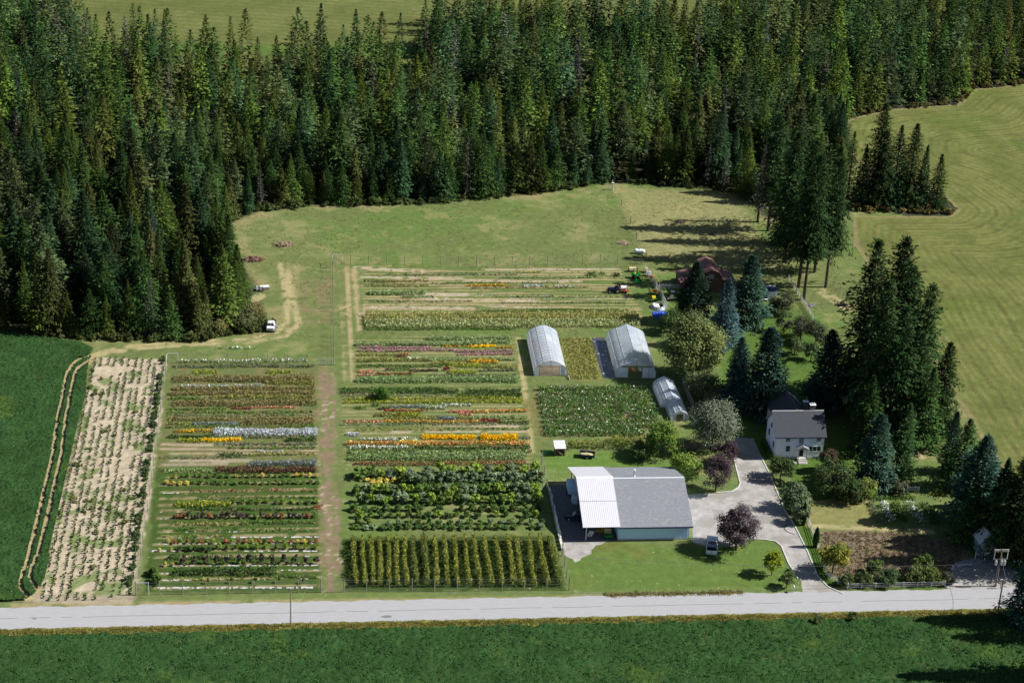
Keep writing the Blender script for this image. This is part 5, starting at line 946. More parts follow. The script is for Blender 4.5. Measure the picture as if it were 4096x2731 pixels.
m.slab([(-ov, -ov, zo+.15), (hw+ov, -ov, zo+.15), (hw+ov, HD/2, EV+HR+.15), (-ov, HD/2, EV+HR+.15)], .13); m.slab([(-ov, HD/2, EV+HR+.15), (hw+ov, HD/2, EV+HR+.15), (hw+ov, HD+ov, zo+.15), (-ov, HD+ov, zo+.15)], .13); hr = m.build('roof', 'dkshingle', hs)
m = MB(); m.slab([(-ov, HD/2-.15, EV+HR+.06), (hw+ov, HD/2-.15, EV+HR+.06), (hw+ov, HD/2, EV+HR+.19), (-ov, HD/2, EV+HR+.19)], .02); m.build('ridge_cap', pmat('grey_ridge_tiles', (.3, .3, .3), .9, .1, 3), hr)
m = MB(); m.box(-ov, hw+ov, -ov-.1, -ov, zo-.02, zo+.12); m.build('gutter', 'navy', hr)
for s in (-1, 1):
    m = MB(); xx = -ov if s < 0 else hw+ov-.06
    m.add([(xx, -ov, zo-.14), (xx, -ov, zo+.0), (xx, HD/2, EV+HR), (xx, HD/2, EV+HR-.16), (xx+.06, -ov, zo-.14), (xx+.06, -ov, zo), (xx+.06, HD/2, EV+HR), (xx+.06, HD/2, EV+HR-.16)], [(0, 1, 2, 3), (7, 6, 5, 4), (0, 4, 5, 1), (3, 2, 6, 7)])
    m.add([(xx, HD+ov, zo-.14), (xx, HD+ov, zo+.0), (xx, HD/2, EV+HR), (xx, HD/2, EV+HR-.16), (xx+.06, HD+ov, zo-.14), (xx+.06, HD+ov, zo), (xx+.06, HD/2, EV+HR), (xx+.06, HD/2, EV+HR-.16)], [(0, 3, 2, 1), (4, 5, 6, 7), (0, 1, 5, 4), (3, 7, 6, 2)])
    m.build('bargeboard', 'white', hr)
sc_ = 10.6/895.  # metres per enlarged pixel along the front
def hx(x): return (x-285)*sc_*1.0
wall_window(hs, hx(435), 0, 3.8, .95, 1.15, 'f', mull=1, bars=2); wall_window(hs, hx(945), 0, 3.8, .95, 1.15, 'f', mull=1, bars=2)
wall_window(hs, hx(655), 0, 3.4, 1.0, 1.15, 'f', arched=True, mull=1, bars=2); wall_window(hs, hx(448), 0, 1.65, .95, 1.35, 'f', mull=0, bars=1)
wall_window(hs, hx(828), 0, 1.65, 2.5, 1.15, 'f', mull=2, name='picture_window'); wall_window(hs, hx(465), .03, .12, .85, .38, 'f', mull=1, name='basement_window'); wall_window(hs, hx(832), .03, .12, .85, .38, 'f', mull=1, name='basement_window')
wall_window(hs, 0, 3.9, 4.7, .75, 1.0, 'l', mull=1, name='gable_window', frame='navy'); wall_window(hs, 0, 5.3, 2.4, .75, 1.3, 'l', mull=1, name='side_window', frame='navy'); wall_window(hs, 0, 1.3, 1.8, .75, 1.2, 'l', mull=1, name='side_window', frame='navy')
px = hx(655); pw = 1.5
m = MB(); m.box(px+.25, px+1.15, -.05, -.003, .6, 2.55); do = m.build('door', 'dark', hs); m = MB(); m.box(px+.15, px+.25, -.08, -.003, .6, 2.65).box(px+1.15, px+1.25, -.08, -.003, .6, 2.65).box(px+.15, px+1.25, -.08, -.003, 2.65, 2.75); m.build('door_frame', 'white', do)
m = MB(); m.box(px-.05, px+pw+.05, -1.2, -.06, 0, .55); pf = m.build('porch_floor', 'concrete', hs)
for k in range(3): m = MB(); m.box(px-.05, px+pw+.2, -1.5-.32*k, -1.2-.32*k-.002, 0, .42-.14*k); m.build('step', 'concrete', pf)
for x0 in (px, px+pw): m = MB(); m.box(x0-.05, x0+.05, -1.15, -1.05, .55, 2.7); m.build('porch_post', 'whitewood', pf)
m = MB(); q = .45; zt = 3.25; ze_ = 2.75
m.slab([(px-q, -1.4, ze_), (px-q, -.03, ze_), (px+pw/2, -.03, zt+.1), (px+pw/2, -1.4, zt+.1)], .09); m.slab([(px+pw/2, -1.4, zt+.1), (px+pw/2, -.03, zt+.1), (px+pw+q, -.03, ze_), (px+pw+q, -1.4, ze_)], .09); m.build('porch_roof', 'shingle', hs)
m = MB(); m.prism([(px-.2, ze_-.05), (px+pw+.2, ze_-.05), (px+pw/2, zt)], 'y', -1.3, -1.22); m.build('porch_gable', 'whitewood', hs)
m = MB(); m.box(px-1.8, px-.1, -1.9, -.9, 0, .06); m.build('landing', 'concrete', hs)
# rear wing
m = MB(); wxa, wxb = 1.9, 8.3; yb = HD+8.6; hw2 = (wxb-wxa)/2; zr2 = EV+HR-1.1; ew = zr2-3.1
m.box(wxa, wxb, HD, yb, 0, ew+.05); m.build('wing_wall', 'siding', hs)
m = MB(); xm = (wxa+wxb)/2
m.slab([(wxa-ov, HD-.2, ew-.2), (wxa-ov, yb+ov, ew-.2), (xm, yb+ov-1.8, zr2), (xm, HD-2.2, zr2)], .12); m.slab([(xm, HD-2.2, zr2), (xm, yb+ov-1.8, zr2), (wxb+ov, yb+ov, ew-.2), (wxb+ov, HD-.2, ew-.2)], .12); m.slab([(wxa-ov, yb+ov, ew-.2), (wxb+ov, yb+ov, ew-.2), (xm, yb+ov-1.8, zr2), (xm, yb+ov-1.8, zr2)], .12); m.build('wing_roof', 'dkshingle', hs)
for (x0, y0, zt, nm) in ((hx(920), HD/2+.3, EV+HR+1.15, 'brick'), (hx(1000), HD+4.6, EV+HR-2.3, 'x')):
    m = MB(); m.box(x0-.5, x0+.5, y0-.35, y0+.35, 3, zt); c = m.build('chimney', pmat('chimney_brick', (.17, .15, .14), .9, .3, 8, .4), hr)
    m = MB(); m.box(x0-.58, x0+.58, y0-.43, y0+.43, zt, zt+.1); m.build('chimney_cap', 'white', c)
    for dx in ((-.22, .22) if nm == 'brick' else (.1,)):
        m = MB(); m.tube((x0+dx, y0, zt+.1), (x0+dx, y0, zt+(.45 if nm == 'brick' else 1.1)), .12 if nm == 'brick' else .06, 8); m.build('flue', 'steel', c)
m = MB(); m.box(-3.1, -.2, 1.0, 6.6, 0, 1.2); 
t = thing('hedge', 'clipped low hedge along the left wall of the white house', 'hedge', at(hs, -.9, 3.6)); V, C = row_quads((0, -3.2), (0, 3.2), .8, 1.2, PAL['dkgreen'], dens=120, leaf=.12, seed=901); link('foliage', qmesh('foliage', V, C, MT['row']), t)

# ---- greenhouses
def greenhouse(name, label, fl, fr, back, hgt, side, cat='greenhouse', nrib=14, gothic=1.0, door='open', group='plastic tunnels', cover='film'):
    A0 = P(*fl); A1 = P(*fr); w = (A1-A0).length; ang = math.atan2(A1.y-A0.y, A1.x-A0.x); L = back
    t = thing(name, label, cat, tuple(A0), ang, group)
    def prof():
        S = [(0, 0), (.0, .30), (.012, .42), (.04, .53), (.085, .62), (.15, .70), (.235, .78), (.33, .86), (.42, .935), (.475, .985), (.5, 1.0)]
        if gothic < 1: S = [(0, 0), (.0, .30), (.015, .45), (.05, .58), (.11, .69), (.19, .79), (.28, .88), (.37, .945), (.44, .985), (.5, 1.0)]
        return [(u*w, v*hgt) for u, v in S]
    H = prof(); full = H+[(w-x, z) for x, z in reversed(H[:-1])]
    n = len(full); vs = []
    for y in (0, L): vs += [(x, y, z) for x, z in full]
    me = bpy.data.meshes.new('cover'); me.from_pydata(vs, [], [(k, k+1, n+k+1, n+k) for k in range(n-1)]); me.materials.append(MT[cover]); me.shade_smooth(); link('cover', me, t)
    for k in range(nrib+1):
        y = L*k/nrib; m = MB(); m.path([(w/2+(x-w/2)*1.004, y, z+.02) for x, z in full], .035 if 0 < k < nrib else .06, 4); m.build('rib', 'steel' if cover == 'film' else 'white', t)
    i1, i2 = len(H)//2, len(H)-1
    for idx in (3, i1+1, i2, len(full)-2-i1, len(full)-4):
        x, z = full[idx]; m = MB(); m.tube((x, 0, z+.04), (x, L, z+.04), .035, 4); m.build('purlin', 'white' if cover == 'whitefilm' else 'whitewood', t)
    m = MB(); m.box(-.08, .04, 0, L, 0, .25).box(w-.04, w+.08, 0, L, 0, .25); m.build('base_board', 'whitewood', t)
    # end walls
    b = MB(); b.add([(x, L-.02, z) for x, z in full], [tuple(range(n))]); b.build('end_wall', 'film', t)
    x0, x1 = (w*.15, w*.79) if door == 'wide' else ((w*.3, w*.66) if door == 'open' else (w*.35, w*.65)); zt = side+(hgt-side)*.42
    fz = MB()
    for xx in (x0, x1, x1+(w-x1)*.5): fz.box(xx-.04, xx+.04, -.04, .04, 0, zt)
    fz.box(x0*.5, w-(w-x1)*.3, -.045, .045, zt, zt+.09); fz.box(w/2-.04, w/2+.04, -.03, .03, zt+.09, hgt-.1); fz.box(.05, w-.05, -.05, .05, 0, .08) if door == 'wide' else fz.box(.05, x0, -.05, .05, 0, .08)
    fz.build('end_frame', 'wood', t)
    top = [p for p in full if p[1] > zt+.09]; e = MB(); e.add([(x, .0, z) for x, z in top], [tuple(range(len(top)))])
    lp = [p for p in full[:n//2] if p[1] <= zt+.1]+[(x0, zt+.09), (x0, 0)]; rp_ = [(w-x, z) for x, z in lp[:-2]]+[(x1, zt+.09), (x1, 0)]
    e.add([(x, .0, z) for x, z in lp], [tuple(range(len(lp)))]); e.add([(x, 0, z) for x, z in rp_], [tuple(range(len(rp_)))]); e.build('end_panel', 'film', t)
    return t, w, L
g1, w1, L1 = greenhouse('greenhouse', 'left large plastic-covered greenhouse with bare soil inside', ZG(283, 850), ZG(748, 850), 17.6, 3.45, 1.2, door='wide', nrib=13, gothic=.5)
g2, w2, L2 = greenhouse('greenhouse', 'right large plastic-covered greenhouse with an open front and black film beside it', ZG(1470, 876), ZG(2045, 880), 17.8, 4.0, 1.3, nrib=20)
m = MB(); m.box(w1*.82, w1*.97, -.06, -.02, .1, 2.1); d_ = m.build('door', 'whitewood', g1); m = MB(); m.box(w1*.84, w1*.95, -.08, -.062, 1.2, 1.95).box(w1*.84, w1*.95, -.08, -.062, .3, 1.05); m.build('door_panel', 'film', d_)
g3, w3, L3 = greenhouse('greenhouse', 'small white plastic greenhouse behind the smallest one at the dahlia patch', Z(1,1,2196,1236), (Z(1,1,2196,1236)[0]+50, Z(1,1,2196,1236)[1]-1), 8.6, 2.7, .9, nrib=7, cover='whitefilm')
g4, w4, L4 = greenhouse('greenhouse', 'smallest white plastic greenhouse at the right end of the dahlia patch', Z(1,1,2268,1328), (Z(1,1,2268,1328)[0]+40, Z(1,1,2268,1328)[1]-1), 6.2, 2.3, .8, nrib=5, cover='whitefilm')
# black plastic film beside the right greenhouse, pale film next to it
def film(name, label, L, mat, cat, z=.04):
    pp = ragged(L, .8, .1, 9); b = MB(); b.add([(x, y, z) for x, y in pp], [tuple(range(len(pp)))]); o = b.build(name, mat); setp(o, label, cat); return o
film('ground_film', 'crinkled black and silver film on the ground left of the right greenhouse', [ZG(1100, 300), ZG(1310, 290), ZG(1460, 880), ZG(1290, 885)], 'blackfilm', 'film')
film('ground_film', 'grey film strip along the right side of the right greenhouse', [ZG(1860, 285), ZG(1910, 285), ZG(2090, 880), ZG(2040, 880)], 'dkgravel', 'film')
t = thing('white_pipe', 'white pipe lying beside the left greenhouse', 'pipe', tuple(P(*ZG(770, 780)))); q = P(*ZG(795, 912))-t.location; m = MB(); m.tube((0, 0, .1), (q.x, q.y, .1), .09, 8); m.build('pipe', 'white', t); m = MB(); m.tube((0, 0, 0), (0, 0, .1), .1, 6).tube((q.x, q.y, 0), (q.x, q.y, .1), .1, 6); m.build('block', 'wood', t)
for k, (x, lb) in enumerate(((1690, 'wooden bench inside the right greenhouse, left one'), (1790, 'pale bench inside the right greenhouse, right one'))):
    q = P(*ZG(x+30, 790)); t = thing('bench', lb, 'bench', (q.x, q.y, 0)); m = MB(); m.box(-.3, .3, -1, 1, .6, .66); m.build('bench_top', 'whitewood' if k else 'orange', t)
    for sx, sy in ((-.25, -.9), (.25, -.9), (-.25, .9), (.25, .9)): m = MB(); m.box(sx-.03, sx+.03, sy-.03, sy+.03, 0, .6); m.build('leg', 'wood', t)

# ---- barn
a = P(*ZB(1318, 700)); bn = thing('barn', 'brown barn with faded red roof and lean-to sheds among the spruces', 'barn', (a.x, a.y, 0)); BW = 5.2; BD = 7.6; BE = 3.6; BR = 5.6
gp = [(0, 0), (BW, 0), (BW, BE), (BW*.84, BE+1.25), (BW/2, BR), (BW*.16, BE+1.25), (0, BE)]
m = MB(); m.prism(gp, 'y', 0, BD); m.build('wall', 'redwood', bn)
m = MB(); R_q = [(-.3, BE-.15), (BW*.14, BE+1.35), (BW/2, BR+.14), (BW*.86, BE+1.35), (BW+.3, BE-.15)]
for (x0, z0), (x1, z1) in zip(R_q[:-1], R_q[1:]): m.slab([(x0, -.35, z0), (x1, -.35, z1), (x1, BD+.35, z1), (x0, BD+.35, z0)], .08)
m.build('roof', 'roofred', bn)
for s, (x0, x1, nm) in enumerate(((-4.2, 0, 'left'), (BW, BW+3.2, 'right'))):
    hi, lo = 3.1, 2.3; xa, xb = (x0, x1)
    m = MB(); m.prism([(xa, 0), (xb, 0), (xb, lo if s else hi), (xa, hi if s else lo)], 'y', .5, BD-.8); m.build('shed_wall', 'redwood', bn)
    m = MB(); za, zb = (hi, lo) if s else (lo, hi); m.slab([(xa-(.25 if not s else 0), .2, za+.12), (xb+(.25 if s else 0), .2, zb+.12), (xb+(.25 if s else 0), BD-.5, zb+.12), (xa-(.25 if not s else 0), BD-.5, za+.12)], .08); m.build('shed_roof', 'roofred', bn)
m = MB(); cx, cz, q = BW/2, 4.0, .5
m.box(cx-q, cx+q, -.06, -.003, cz-q, cz-q+.09).box(cx-q, cx+q, -.06, -.003, cz+q-.09, cz+q).box(cx-q, cx-q+.09, -.06, -.003, cz-q+.09, cz+q-.09).box(cx+q-.09, cx+q, -.06, -.003, cz-q+.09, cz+q-.09)
m.tube((cx-q, -.04, cz-q), (cx+q, -.04, cz+q), .035, 4).tube((cx-q, -.045, cz+q), (cx+q, -.045, cz-q), .035, 4).tube((cx-q, -.035, cz), (cx+q, -.035, cz), .03, 4).tube((cx, -.035, cz-q), (cx, -.035, cz+q), .03, 4); m.build('loft_hatch', 'whitewood', bn)
m = MB(); m.box(BW*.28, BW*.5, -.05, -.003, 0, 2.3); m.build('doorway', 'dark', bn)

# ---- little gate shed with white roof, green gate, fence bits
a = P(*ZC(680, 858)); t = thing('small_shed', 'small slatted shed with a bright white sloping roof beside the green gate', 'shed', (a.x, a.y, 0)); sw = 1.75; sdp = 1.9
for k in range(11): m = MB(); m.box(k*sw/11, k*sw/11+.1, -.03, 0, 0, 1.5); m.build('slat', 'redwood', t)
m = MB(); m.box(0, sw, .02, sdp, 0, 1.45); m.build('wall', 'redwood', t); m = MB(); m.tube((0, -.08, 1.5), (sw*.85, -.08, .05), .05, 4); m.build('brace', 'whitewood', t)
for x0 in (-.08, sw+.08): m = MB(); m.box(x0-.05, x0+.05, -.12, -.02, 0, 2.0); m.build('post', 'wood', t)
m = MB(); m.slab([(-.2, -.35, 1.75), (sw+.2, -.35, 1.75), (sw+.2, sdp+.3, 2.15), (-.2, sdp+.3, 2.15)], .06); m.build('roof', pmat('bright_white_metal', (.85, .85, .88), .4, .03, 2), t)
def gate(name, label, p0, p1, h, mat, bars=5, diag=False):
    A0, A1 = P(*p0), P(*p1); t = thing(name, label, 'gate', tuple(A0)); v = A1-A0; m = MB()
    for k in range(bars): z = .2+(h-.2)*k/(bars-1); m.tube((0, 0, z), (v.x, v.y, z), .035, 5)
    m.build('bars', mat, t); m = MB()
    for s in (0, .5, 1): m.tube((v.x*s, v.y*s, .15), (v.x*s, v.y*s, h), .045, 5)
    m.build('uprights', mat, t)
    if diag: m = MB(); m.tube((0, 0, h), (v.x, v.y, .2), .04, 5); m.build('brace', mat, t)
    return t
gate('field_gate', 'dark green bar gate beside the small white-roofed shed', ZC(240, 870), ZC(640, 862), 1.3, 'green')
gate('field_gate', 'grey bar gate at the top corner between the left flower field and the middle fence', Z(0,1,2185,945), Z(0,1,2290,945), 1.5, 'steel')
gate('field_gate', 'grey gate near the tractor at the end of the back fence', ZB(440, 340), ZB(600, 345), 1.4, 'wire')

# ---- fences
post_cache = {}
def post_mesh(h, r, mat, sq=False):
    k = (round(h, 2), r, mat, sq)
    if k not in post_cache:
        m = MB(); (m.box(-r, r, -r, r, -.1, h) if sq else m.tube((0, 0, -.1), (0, 0, h), r, 6)); me = bpy.data.meshes.new('post'); me.from_pydata(m.v, [], m.f); me.materials.append(MT[mat]); post_cache[k] = me
    return post_cache[k]
def fence(label, L, step, h, r=.07, mat='wood', wires=(.5, 1.2, 1.9, 2.3), rails=(), railmat=None, rw=.05, sq=False, name='wire_fence', lean=0., braces=True, group=None):
    Q = [P(*p) for p in L]; t = thing(name, label, 'fence', tuple(Q[0]), 0, group); o0 = Q[0]; corners = []
    for k in range(len(Q)-1):
        a, b = Q[k]-o0, Q[k+1]-o0; n = max(1, round((b-a).length/step))
        for i in range(n+(1 if k == len(Q)-2 else 0)):
            p = a.lerp(b, i/n); o = link('post', post_mesh(h*(1.08 if i == 0 else 1), r*(1.3 if i == 0 else 1), mat, sq), t, tuple(p)); o.rotation_euler = (rnd.uniform(-lean, lean), rnd.uniform(-lean, lean), 0)
        if wires:
            m = MB()
            for z in wires: m.tube((a.x, a.y, z), (b.x, b.y, z), .014, 3)
            m.build('wire', 'wire', t)
        for z in rails:
            for i in range(n):
                p, q = a.lerp(b, i/n), a.lerp(b, (i+1)/n); jz = rnd.uniform(-.04, .04)*(1+lean*10)
                m = MB(); d = (q-p).normalized(); nn = Vector((-d.y, d.x, 0))*.025; m.add([p+nn+Vector((0, 0, z-rw)), p-nn+Vector((0, 0, z-rw)), q-nn+Vector((0, 0, z-rw+jz)), q+nn+Vector((0, 0, z-rw+jz)), p+nn+Vector((0, 0, z+rw)), p-nn+Vector((0, 0, z+rw)), q-nn+Vector((0, 0, z+rw+jz)), q+nn+Vector((0, 0, z+rw+jz))], [(0, 1, 2, 3), (4, 7, 6, 5), (0, 4, 5, 1), (1, 5, 6, 2), (2, 6, 7, 3), (3, 7, 4, 0)]); m.build('rail', railmat or mat, t)
    if braces and wires:
        a, b = Q[0]-o0, Q[1]-o0; d = (b-a).normalized()*step*.55; m = MB(); m.tube((a.x, a.y, h*.95), (a.x+d.x, a.y+d.y, h*.95), .05, 5).tube((a.x+d.x, a.y+d.y, 0), (a.x+d.x, a.y+d.y, h), .06, 5).tube((a.x, a.y, h*.9), (a.x+d.x, a.y+d.y, .2), .035, 4); m.build('brace', 'whitewood', t)
    return t
fence('tall wire fence between the sandy strip and the left flower field', [Z(0,1,1152,932), Z(0,2,938,962)], 5.5, 2.4)
fence('tall wire fence along the road verge below the left flower field and the hedge columns', [Z(0,2,938,962), Z(0,2,2210,942), Z(1,2,1565,928)], 3.7, 2.5)
fence('tall wire fence running from the back corner down the middle of the fields', [(764, 606), (767, 838)], 4.6, 2.5)
fence('tall wire fence between the back pasture and the back beds', [(764, 606), Z(1,1,930,268), Z(1,1,1900,248)], 4.0, 2.5)
fence('tall wire fence at the top of the left flower field', [Z(0,1,1152,932), Z(0,1,2120,940)], 4.0, 2.4)
fence('wire fence right of the shrub block beside the workshop lawn', [Z(1,2,1380,60), Z(1,2,1412,245), Z(1,2,1520,690), Z(1,2,1565,928)], 4.2, 2.4, braces=False)
fence('line of old posts across the pasture from the forest edge to the propane tank', [Z(1,0,1865,1305), Z(1,0,1990,1540), Z(1,1,2030,80), Z(1,1,2095,225)], 11, 1.9, r=.09, wires=(.6, 1.2), braces=False)
fence('wire fence along the forest edge above the pasture corner', [Z(1,0,1865,1275), Z(1,0,2060,1262), Z(1,0,2351,1262)], 6, 1.4, r=.06, mat='whitewood', wires=(.5, 1.1), braces=False)
fence('weathered grey leaning picket fence right of the farm machines', [Z(1,1,2088,300), Z(1,1,2150,395), Z(1,1,2240,560)], .55, 1.7, r=.05, mat='whitewood', wires=(), rails=(.6, 1.4), rw=.05, lean=.1, name='picket_fence')
fence('white three-rail fence along the road and driveway side of the bare garden', [Z(2,2,865,455), Z(2,2,960,740), Z(2,2,1005,850), Z(2,2,1135,922), Z(2,2,1805,905)], 2.6, 1.15, r=.07, mat='whitewood', wires=(), rails=(.35, .7, 1.05), sq=True, name='rail_fence', lean=.02)
fence('grey three-rail board fence between the orchard and the rough grass', [Z(2,1,730,362), Z(2,1,905,645)], 2.4, 1.2, r=.06, mat='whitewood', wires=(), rails=(.4, .75, 1.1), sq=True, name='rail_fence', lean=.02)
fence('short white rail fence between the shaded garden and the tall firs', [Z(2,2,1310,245), Z(2,2,1625,252)], 2.4, 1.1, r=.07, mat='white', wires=(), rails=(.4, .7, 1.0), sq=True, name='rail_fence')
fence('short white rail fence under the firs near the hayfield', [Z(2,1,1590,1462), Z(2,1,1750,1478)], 2.4, 1.1, r=.07, mat='white', wires=(), rails=(.4, .7, 1.0), sq=True, name='rail_fence')
fence('white rail fence left of the brown barn', [ZB(815, 652), ZB(1062, 655)], 2.4, 1.2, r=.06, mat='white', wires=(), rails=(.35, .7, 1.05), sq=True, name='rail_fence')
fence('short white rail fence right of the brown barn', [ZB(1750, 690), ZB(1830, 690)], 2.0, 1.1, r=.06, mat='white', wires=(), rails=(.4, .75, 1.05), sq=True, name='rail_fence')
fence('solid dark board fence beside the small greenhouses', [Z(2,1,0,1075), Z(2,1,72,1262)], .32, 1.8, r=.15, mat='wood', wires=(), name='board_fence')
fence('solid board fence below the silvery willow', [Z(2,1,0,1530), Z(2,1,180,1520)], .32, 1.5, r=.15, mat='wood', wires=(), name='board_fence')
fence('low wire fence with posts in the rough grass right of the board fence', [Z(2,1,870,540), Z(2,1,1130,515), Z(2,1,1085,430), Z(2,1,1045,390)], 3.0, 1.3, r=.05, wires=(.5, 1.0), braces=False)

# ---- curbs of the driveway
for lb, L in (('pale timber edging along the right side of the driveway', [Z(2,2,540,10), Z(2,2,600,130), Z(2,2,655,260), Z(2,2,700,370), Z(2,2,770,480), Z(2,2,860,660), Z(2,2,930,830), Z(2,2,1000,905), Z(2,2,1110,955)]), ('pale timber edging curving round the front lawn', [Z(2,2,480,577), Z(2,2,560,580), Z(2,2,640,592), Z(2,2,680,625), Z(2,2,730,745), Z(2,2,795,850)]), ('pale kerb around the lawn island with purple trees', [Z(2,2,235,258), Z(2,2,340,250), Z(2,2,385,225), Z(2,2,397,195), Z(2,2,370,90), Z(2,2,345,0)])):
    Q = [P(*p) for p in L]; t = thing('edging', lb, 'kerb', tuple(Q[0])); m = MB()
    for p, q in zip(Q[:-1], Q[1:]):
        d = (q-p).normalized(); nn = Vector((-d.y, d.x, 0))*.1; p = p-Q[0]; q = q-Q[0]; m.add([p+nn, p-nn, q-nn, q+nn]+[v+Vector((0, 0, .13)) for v in (p+nn, p-nn, q-nn, q+nn)], [(0, 1, 2, 3), (4, 7, 6, 5), (0, 4, 5, 1), (1, 5, 6, 2), (2, 6, 7, 3), (3, 7, 4, 0)])
    m.build('kerb_timber', 'whitewood', t)

# ---- white mulch film strips in the nursery lines
def strip_mesh(name, label, c, r, x0, x1, y, w, dy=-.004, gap=.3, mat='mulch'):
    a, b = PZ(c, r, x0, y), PZ(c, r, x1, y+(x1-x0)*dy); n = int((b-a).length/.4); d = (b-a)/n; nn = Vector((-d.y, d.x, 0)).normalized(); R = random.Random(int(x0+y)); vs = []; fs = []
    for k in range(n):
        if R.random() < gap+.2: continue
        p = d*k; q = d*(k+1.0); w0, w1 = w*R.uniform(.1, .5), w*R.uniform(.1, .5); i = len(vs); z = .05; vs += [tuple(p+nn*w0+Vector((0, 0, z))), tuple(p-nn*w1+Vector((0, 0, z))), tuple(q-nn*w1+Vector((0, 0, z+.03))), tuple(q+nn*w0+Vector((0, 0, z+.03)))]; fs.append((i, i+1, i+2, i+3))
    m = MB(); m.add(vs, fs); o = m.build(name, mat, None, loc=tuple(a)); setp(o, label, 'mulch strip'); return o
for i, (x0, x1, y, w, g_, lb) in enumerate(((1085, 2205, 915, .75, .02, 'brightest white mulch strip along the front of the left flower field'), (1085, 1370, 862, .6, .25, 'white mulch strip second from the front, left piece'), (1480, 2205, 855, .55, .4, 'white mulch strip second from the front, right piece'), (1090, 1160, 815, .5, .1, 'short white mulch strip at the left end of the dark hedge'), (1110, 2190, 763, .45, .35, 'white mulch strip under the tall dark purple shrubs'), (1045, 1240, 660, .55, .15, 'white mulch strip left of the bright shrubs'), (1665, 2200, 662, .6, .05, 'long white mulch strip right of the bright shrubs'), (1070, 2190, 612, .4, .5, 'broken white mulch strip under the mixed red and yellow shrubs'), (1590, 2195, 566, .55, .1, 'white mulch strip above the mixed shrubs'), (1130, 1590, 570, .35, .5, 'thin white mulch strip upper left of the mixed shrubs'), (1100, 2180, 700, .3, .6, 'faint white mulch strip above the tall purple shrubs'), (1100, 1700, 530, .3, .6, 'faint pale mulch strip in the middle of the nursery lines'), (1120, 1310, 262, .4, .3, 'short pale mulch strip in the upper nursery lines'), (1085, 1400, 438, .3, .5, 'pale mulch strip under the long dark purple line'), (1100, 1250, 392, .3, .3, 'short pale strip above the long dark purple line'), (1900, 2190, 792, .4, .4, 'pale mulch strip right of the dark hedge'))):
    strip_mesh('mulch_strip', lb, 0, 2, x0, x1, y, w, gap=g_)
for x0, x1, y, lb in ((930, 1720, 462, 'long thin grey film strip in the back beds'), (1120, 1960, 485, 'second thin grey film strip in the back beds')): strip_mesh('mulch_strip', lb, 1, 1, x0, x1, y, .35, dy=.01, gap=.45, mat='steel')

# ---- power poles and lines
poles = []
for (px_, py_, ty, kind, lb) in ((668, 1438, 1352, 0, 'slim wooden utility pole at the near road edge beside the fields'), (Z(2,2,2165,1105)[0], Z(2,2,2165,1105)[1], Z(2,2,2205,855)[1], 1, 'dark utility pole with cross-arm on the near verge at the right'), (Z(2,2,2155,903)[0], Z(2,2,2155,903)[1], Z(2,2,2200,645)[1], 2, 'brown utility pole with double cross-arms and transformers at the gravel parking')):
    b = P(px_, py_); h = height(px_, py_, ty); t = thing('utility_pole', lb, 'utility pole', (b.x, b.y, 0)); m = MB(); m.tube((0, 0, -.3), (0, 0, h), .15 if kind else .12, 10, .1 if kind else .08); m.build('shaft', 'wood' if kind != 2 else pmat('brown_pole_wood', (.2, .12, .08), .9, .3, 4), t)
    poles.append((b, h))
    if kind == 0:
        m = MB(); m.box(-.3, .3, -.04, .04, h-.25, h-.15); m.build('cross_arm', 'wood', t); m = MB(); m.tube((0, 0, h), (0, 0, h+.2), .05, 6); m.build('insulator', 'white', t)
    if kind == 1:
        m = MB(); m.box(-1.3, 1.3, -.06, .06, h-.3, h-.15); m.build('cross_arm', 'whitewood', t)
        for x in (-1.1, -.5, .5, 1.1): m = MB(); m.tube((x, 0, h-.15), (x, 0, h+.08), .05, 6); m.build('insulator', 'white', t)
    if kind == 2:
        for z in (h-.15, h-.45): m = MB(); m.box(-1.3, 1.3, -.06, .06, z-.06, z+.06); m.build('cross_arm', 'whitewood', t)
        m = MB(); m.box(-1.2, 1.2, -.06, .06, h-2.05, h-1.93); m.build('cross_arm', 'whitewood', t)
        for x in (-1.15, 1.15): m = MB(); m.tube((x, 0, h-.5), (x, 0, h-1.95), .06, 6); m.build('insulator_string', 'white', t)
        for x in (-.75, .25, .75): m = MB(); m.tube((x, -.2, h-3.0), (x, -.2, h-2.2), .22, 10); m.tube((x, -.2, h-2.2), (x, -.2, h-2.1), .12, 8); m.build('transformer', 'steel', t)
        m = MB(); m.tube((-.15, -.1, h-3), (-.25, -.05, 1), .04, 5); m.build('conduit', 'steel', t)
def cable(name, label, p, q, sag, r=.022):
    p, q = Vector(p), Vector(q); L = []
    for k in range(25): u = k/24; v = p.lerp(q, u); v.z -= sag*4*u*(1-u); L.append(tuple(v-p))
    m = MB(); m.path(L, r, 4); o = m.build(name, 'wire', None, loc=tuple(p)); setp(o, label, 'cable')
(b0, h0), (b1, h1), (b2, h2) = poles
cable('power_line', 'power line from the fields pole to the right verge pole over the road edge', (b0.x, b0.y, h0+.1), (b1.x-.5, b1.y, h1-.1), 1.6)
cable('power_line', 'power line from the fields pole away past the left edge', (b0.x, b0.y, h0+.1), (b0.x-90, b0.y, h0+.1), 1.6)
cable('power_line', 'power line from the transformer pole leftward over the white fence', (b2.x, b2.y, h2-2.9), (b2.x-70, b2.y+3, 5.2), 1.0)
cable('power_line', 'power line between the two right-hand utility poles', (b1.x+.5, b1.y, h1-.1), (b2.x, b2.y, h2-.5), .4)

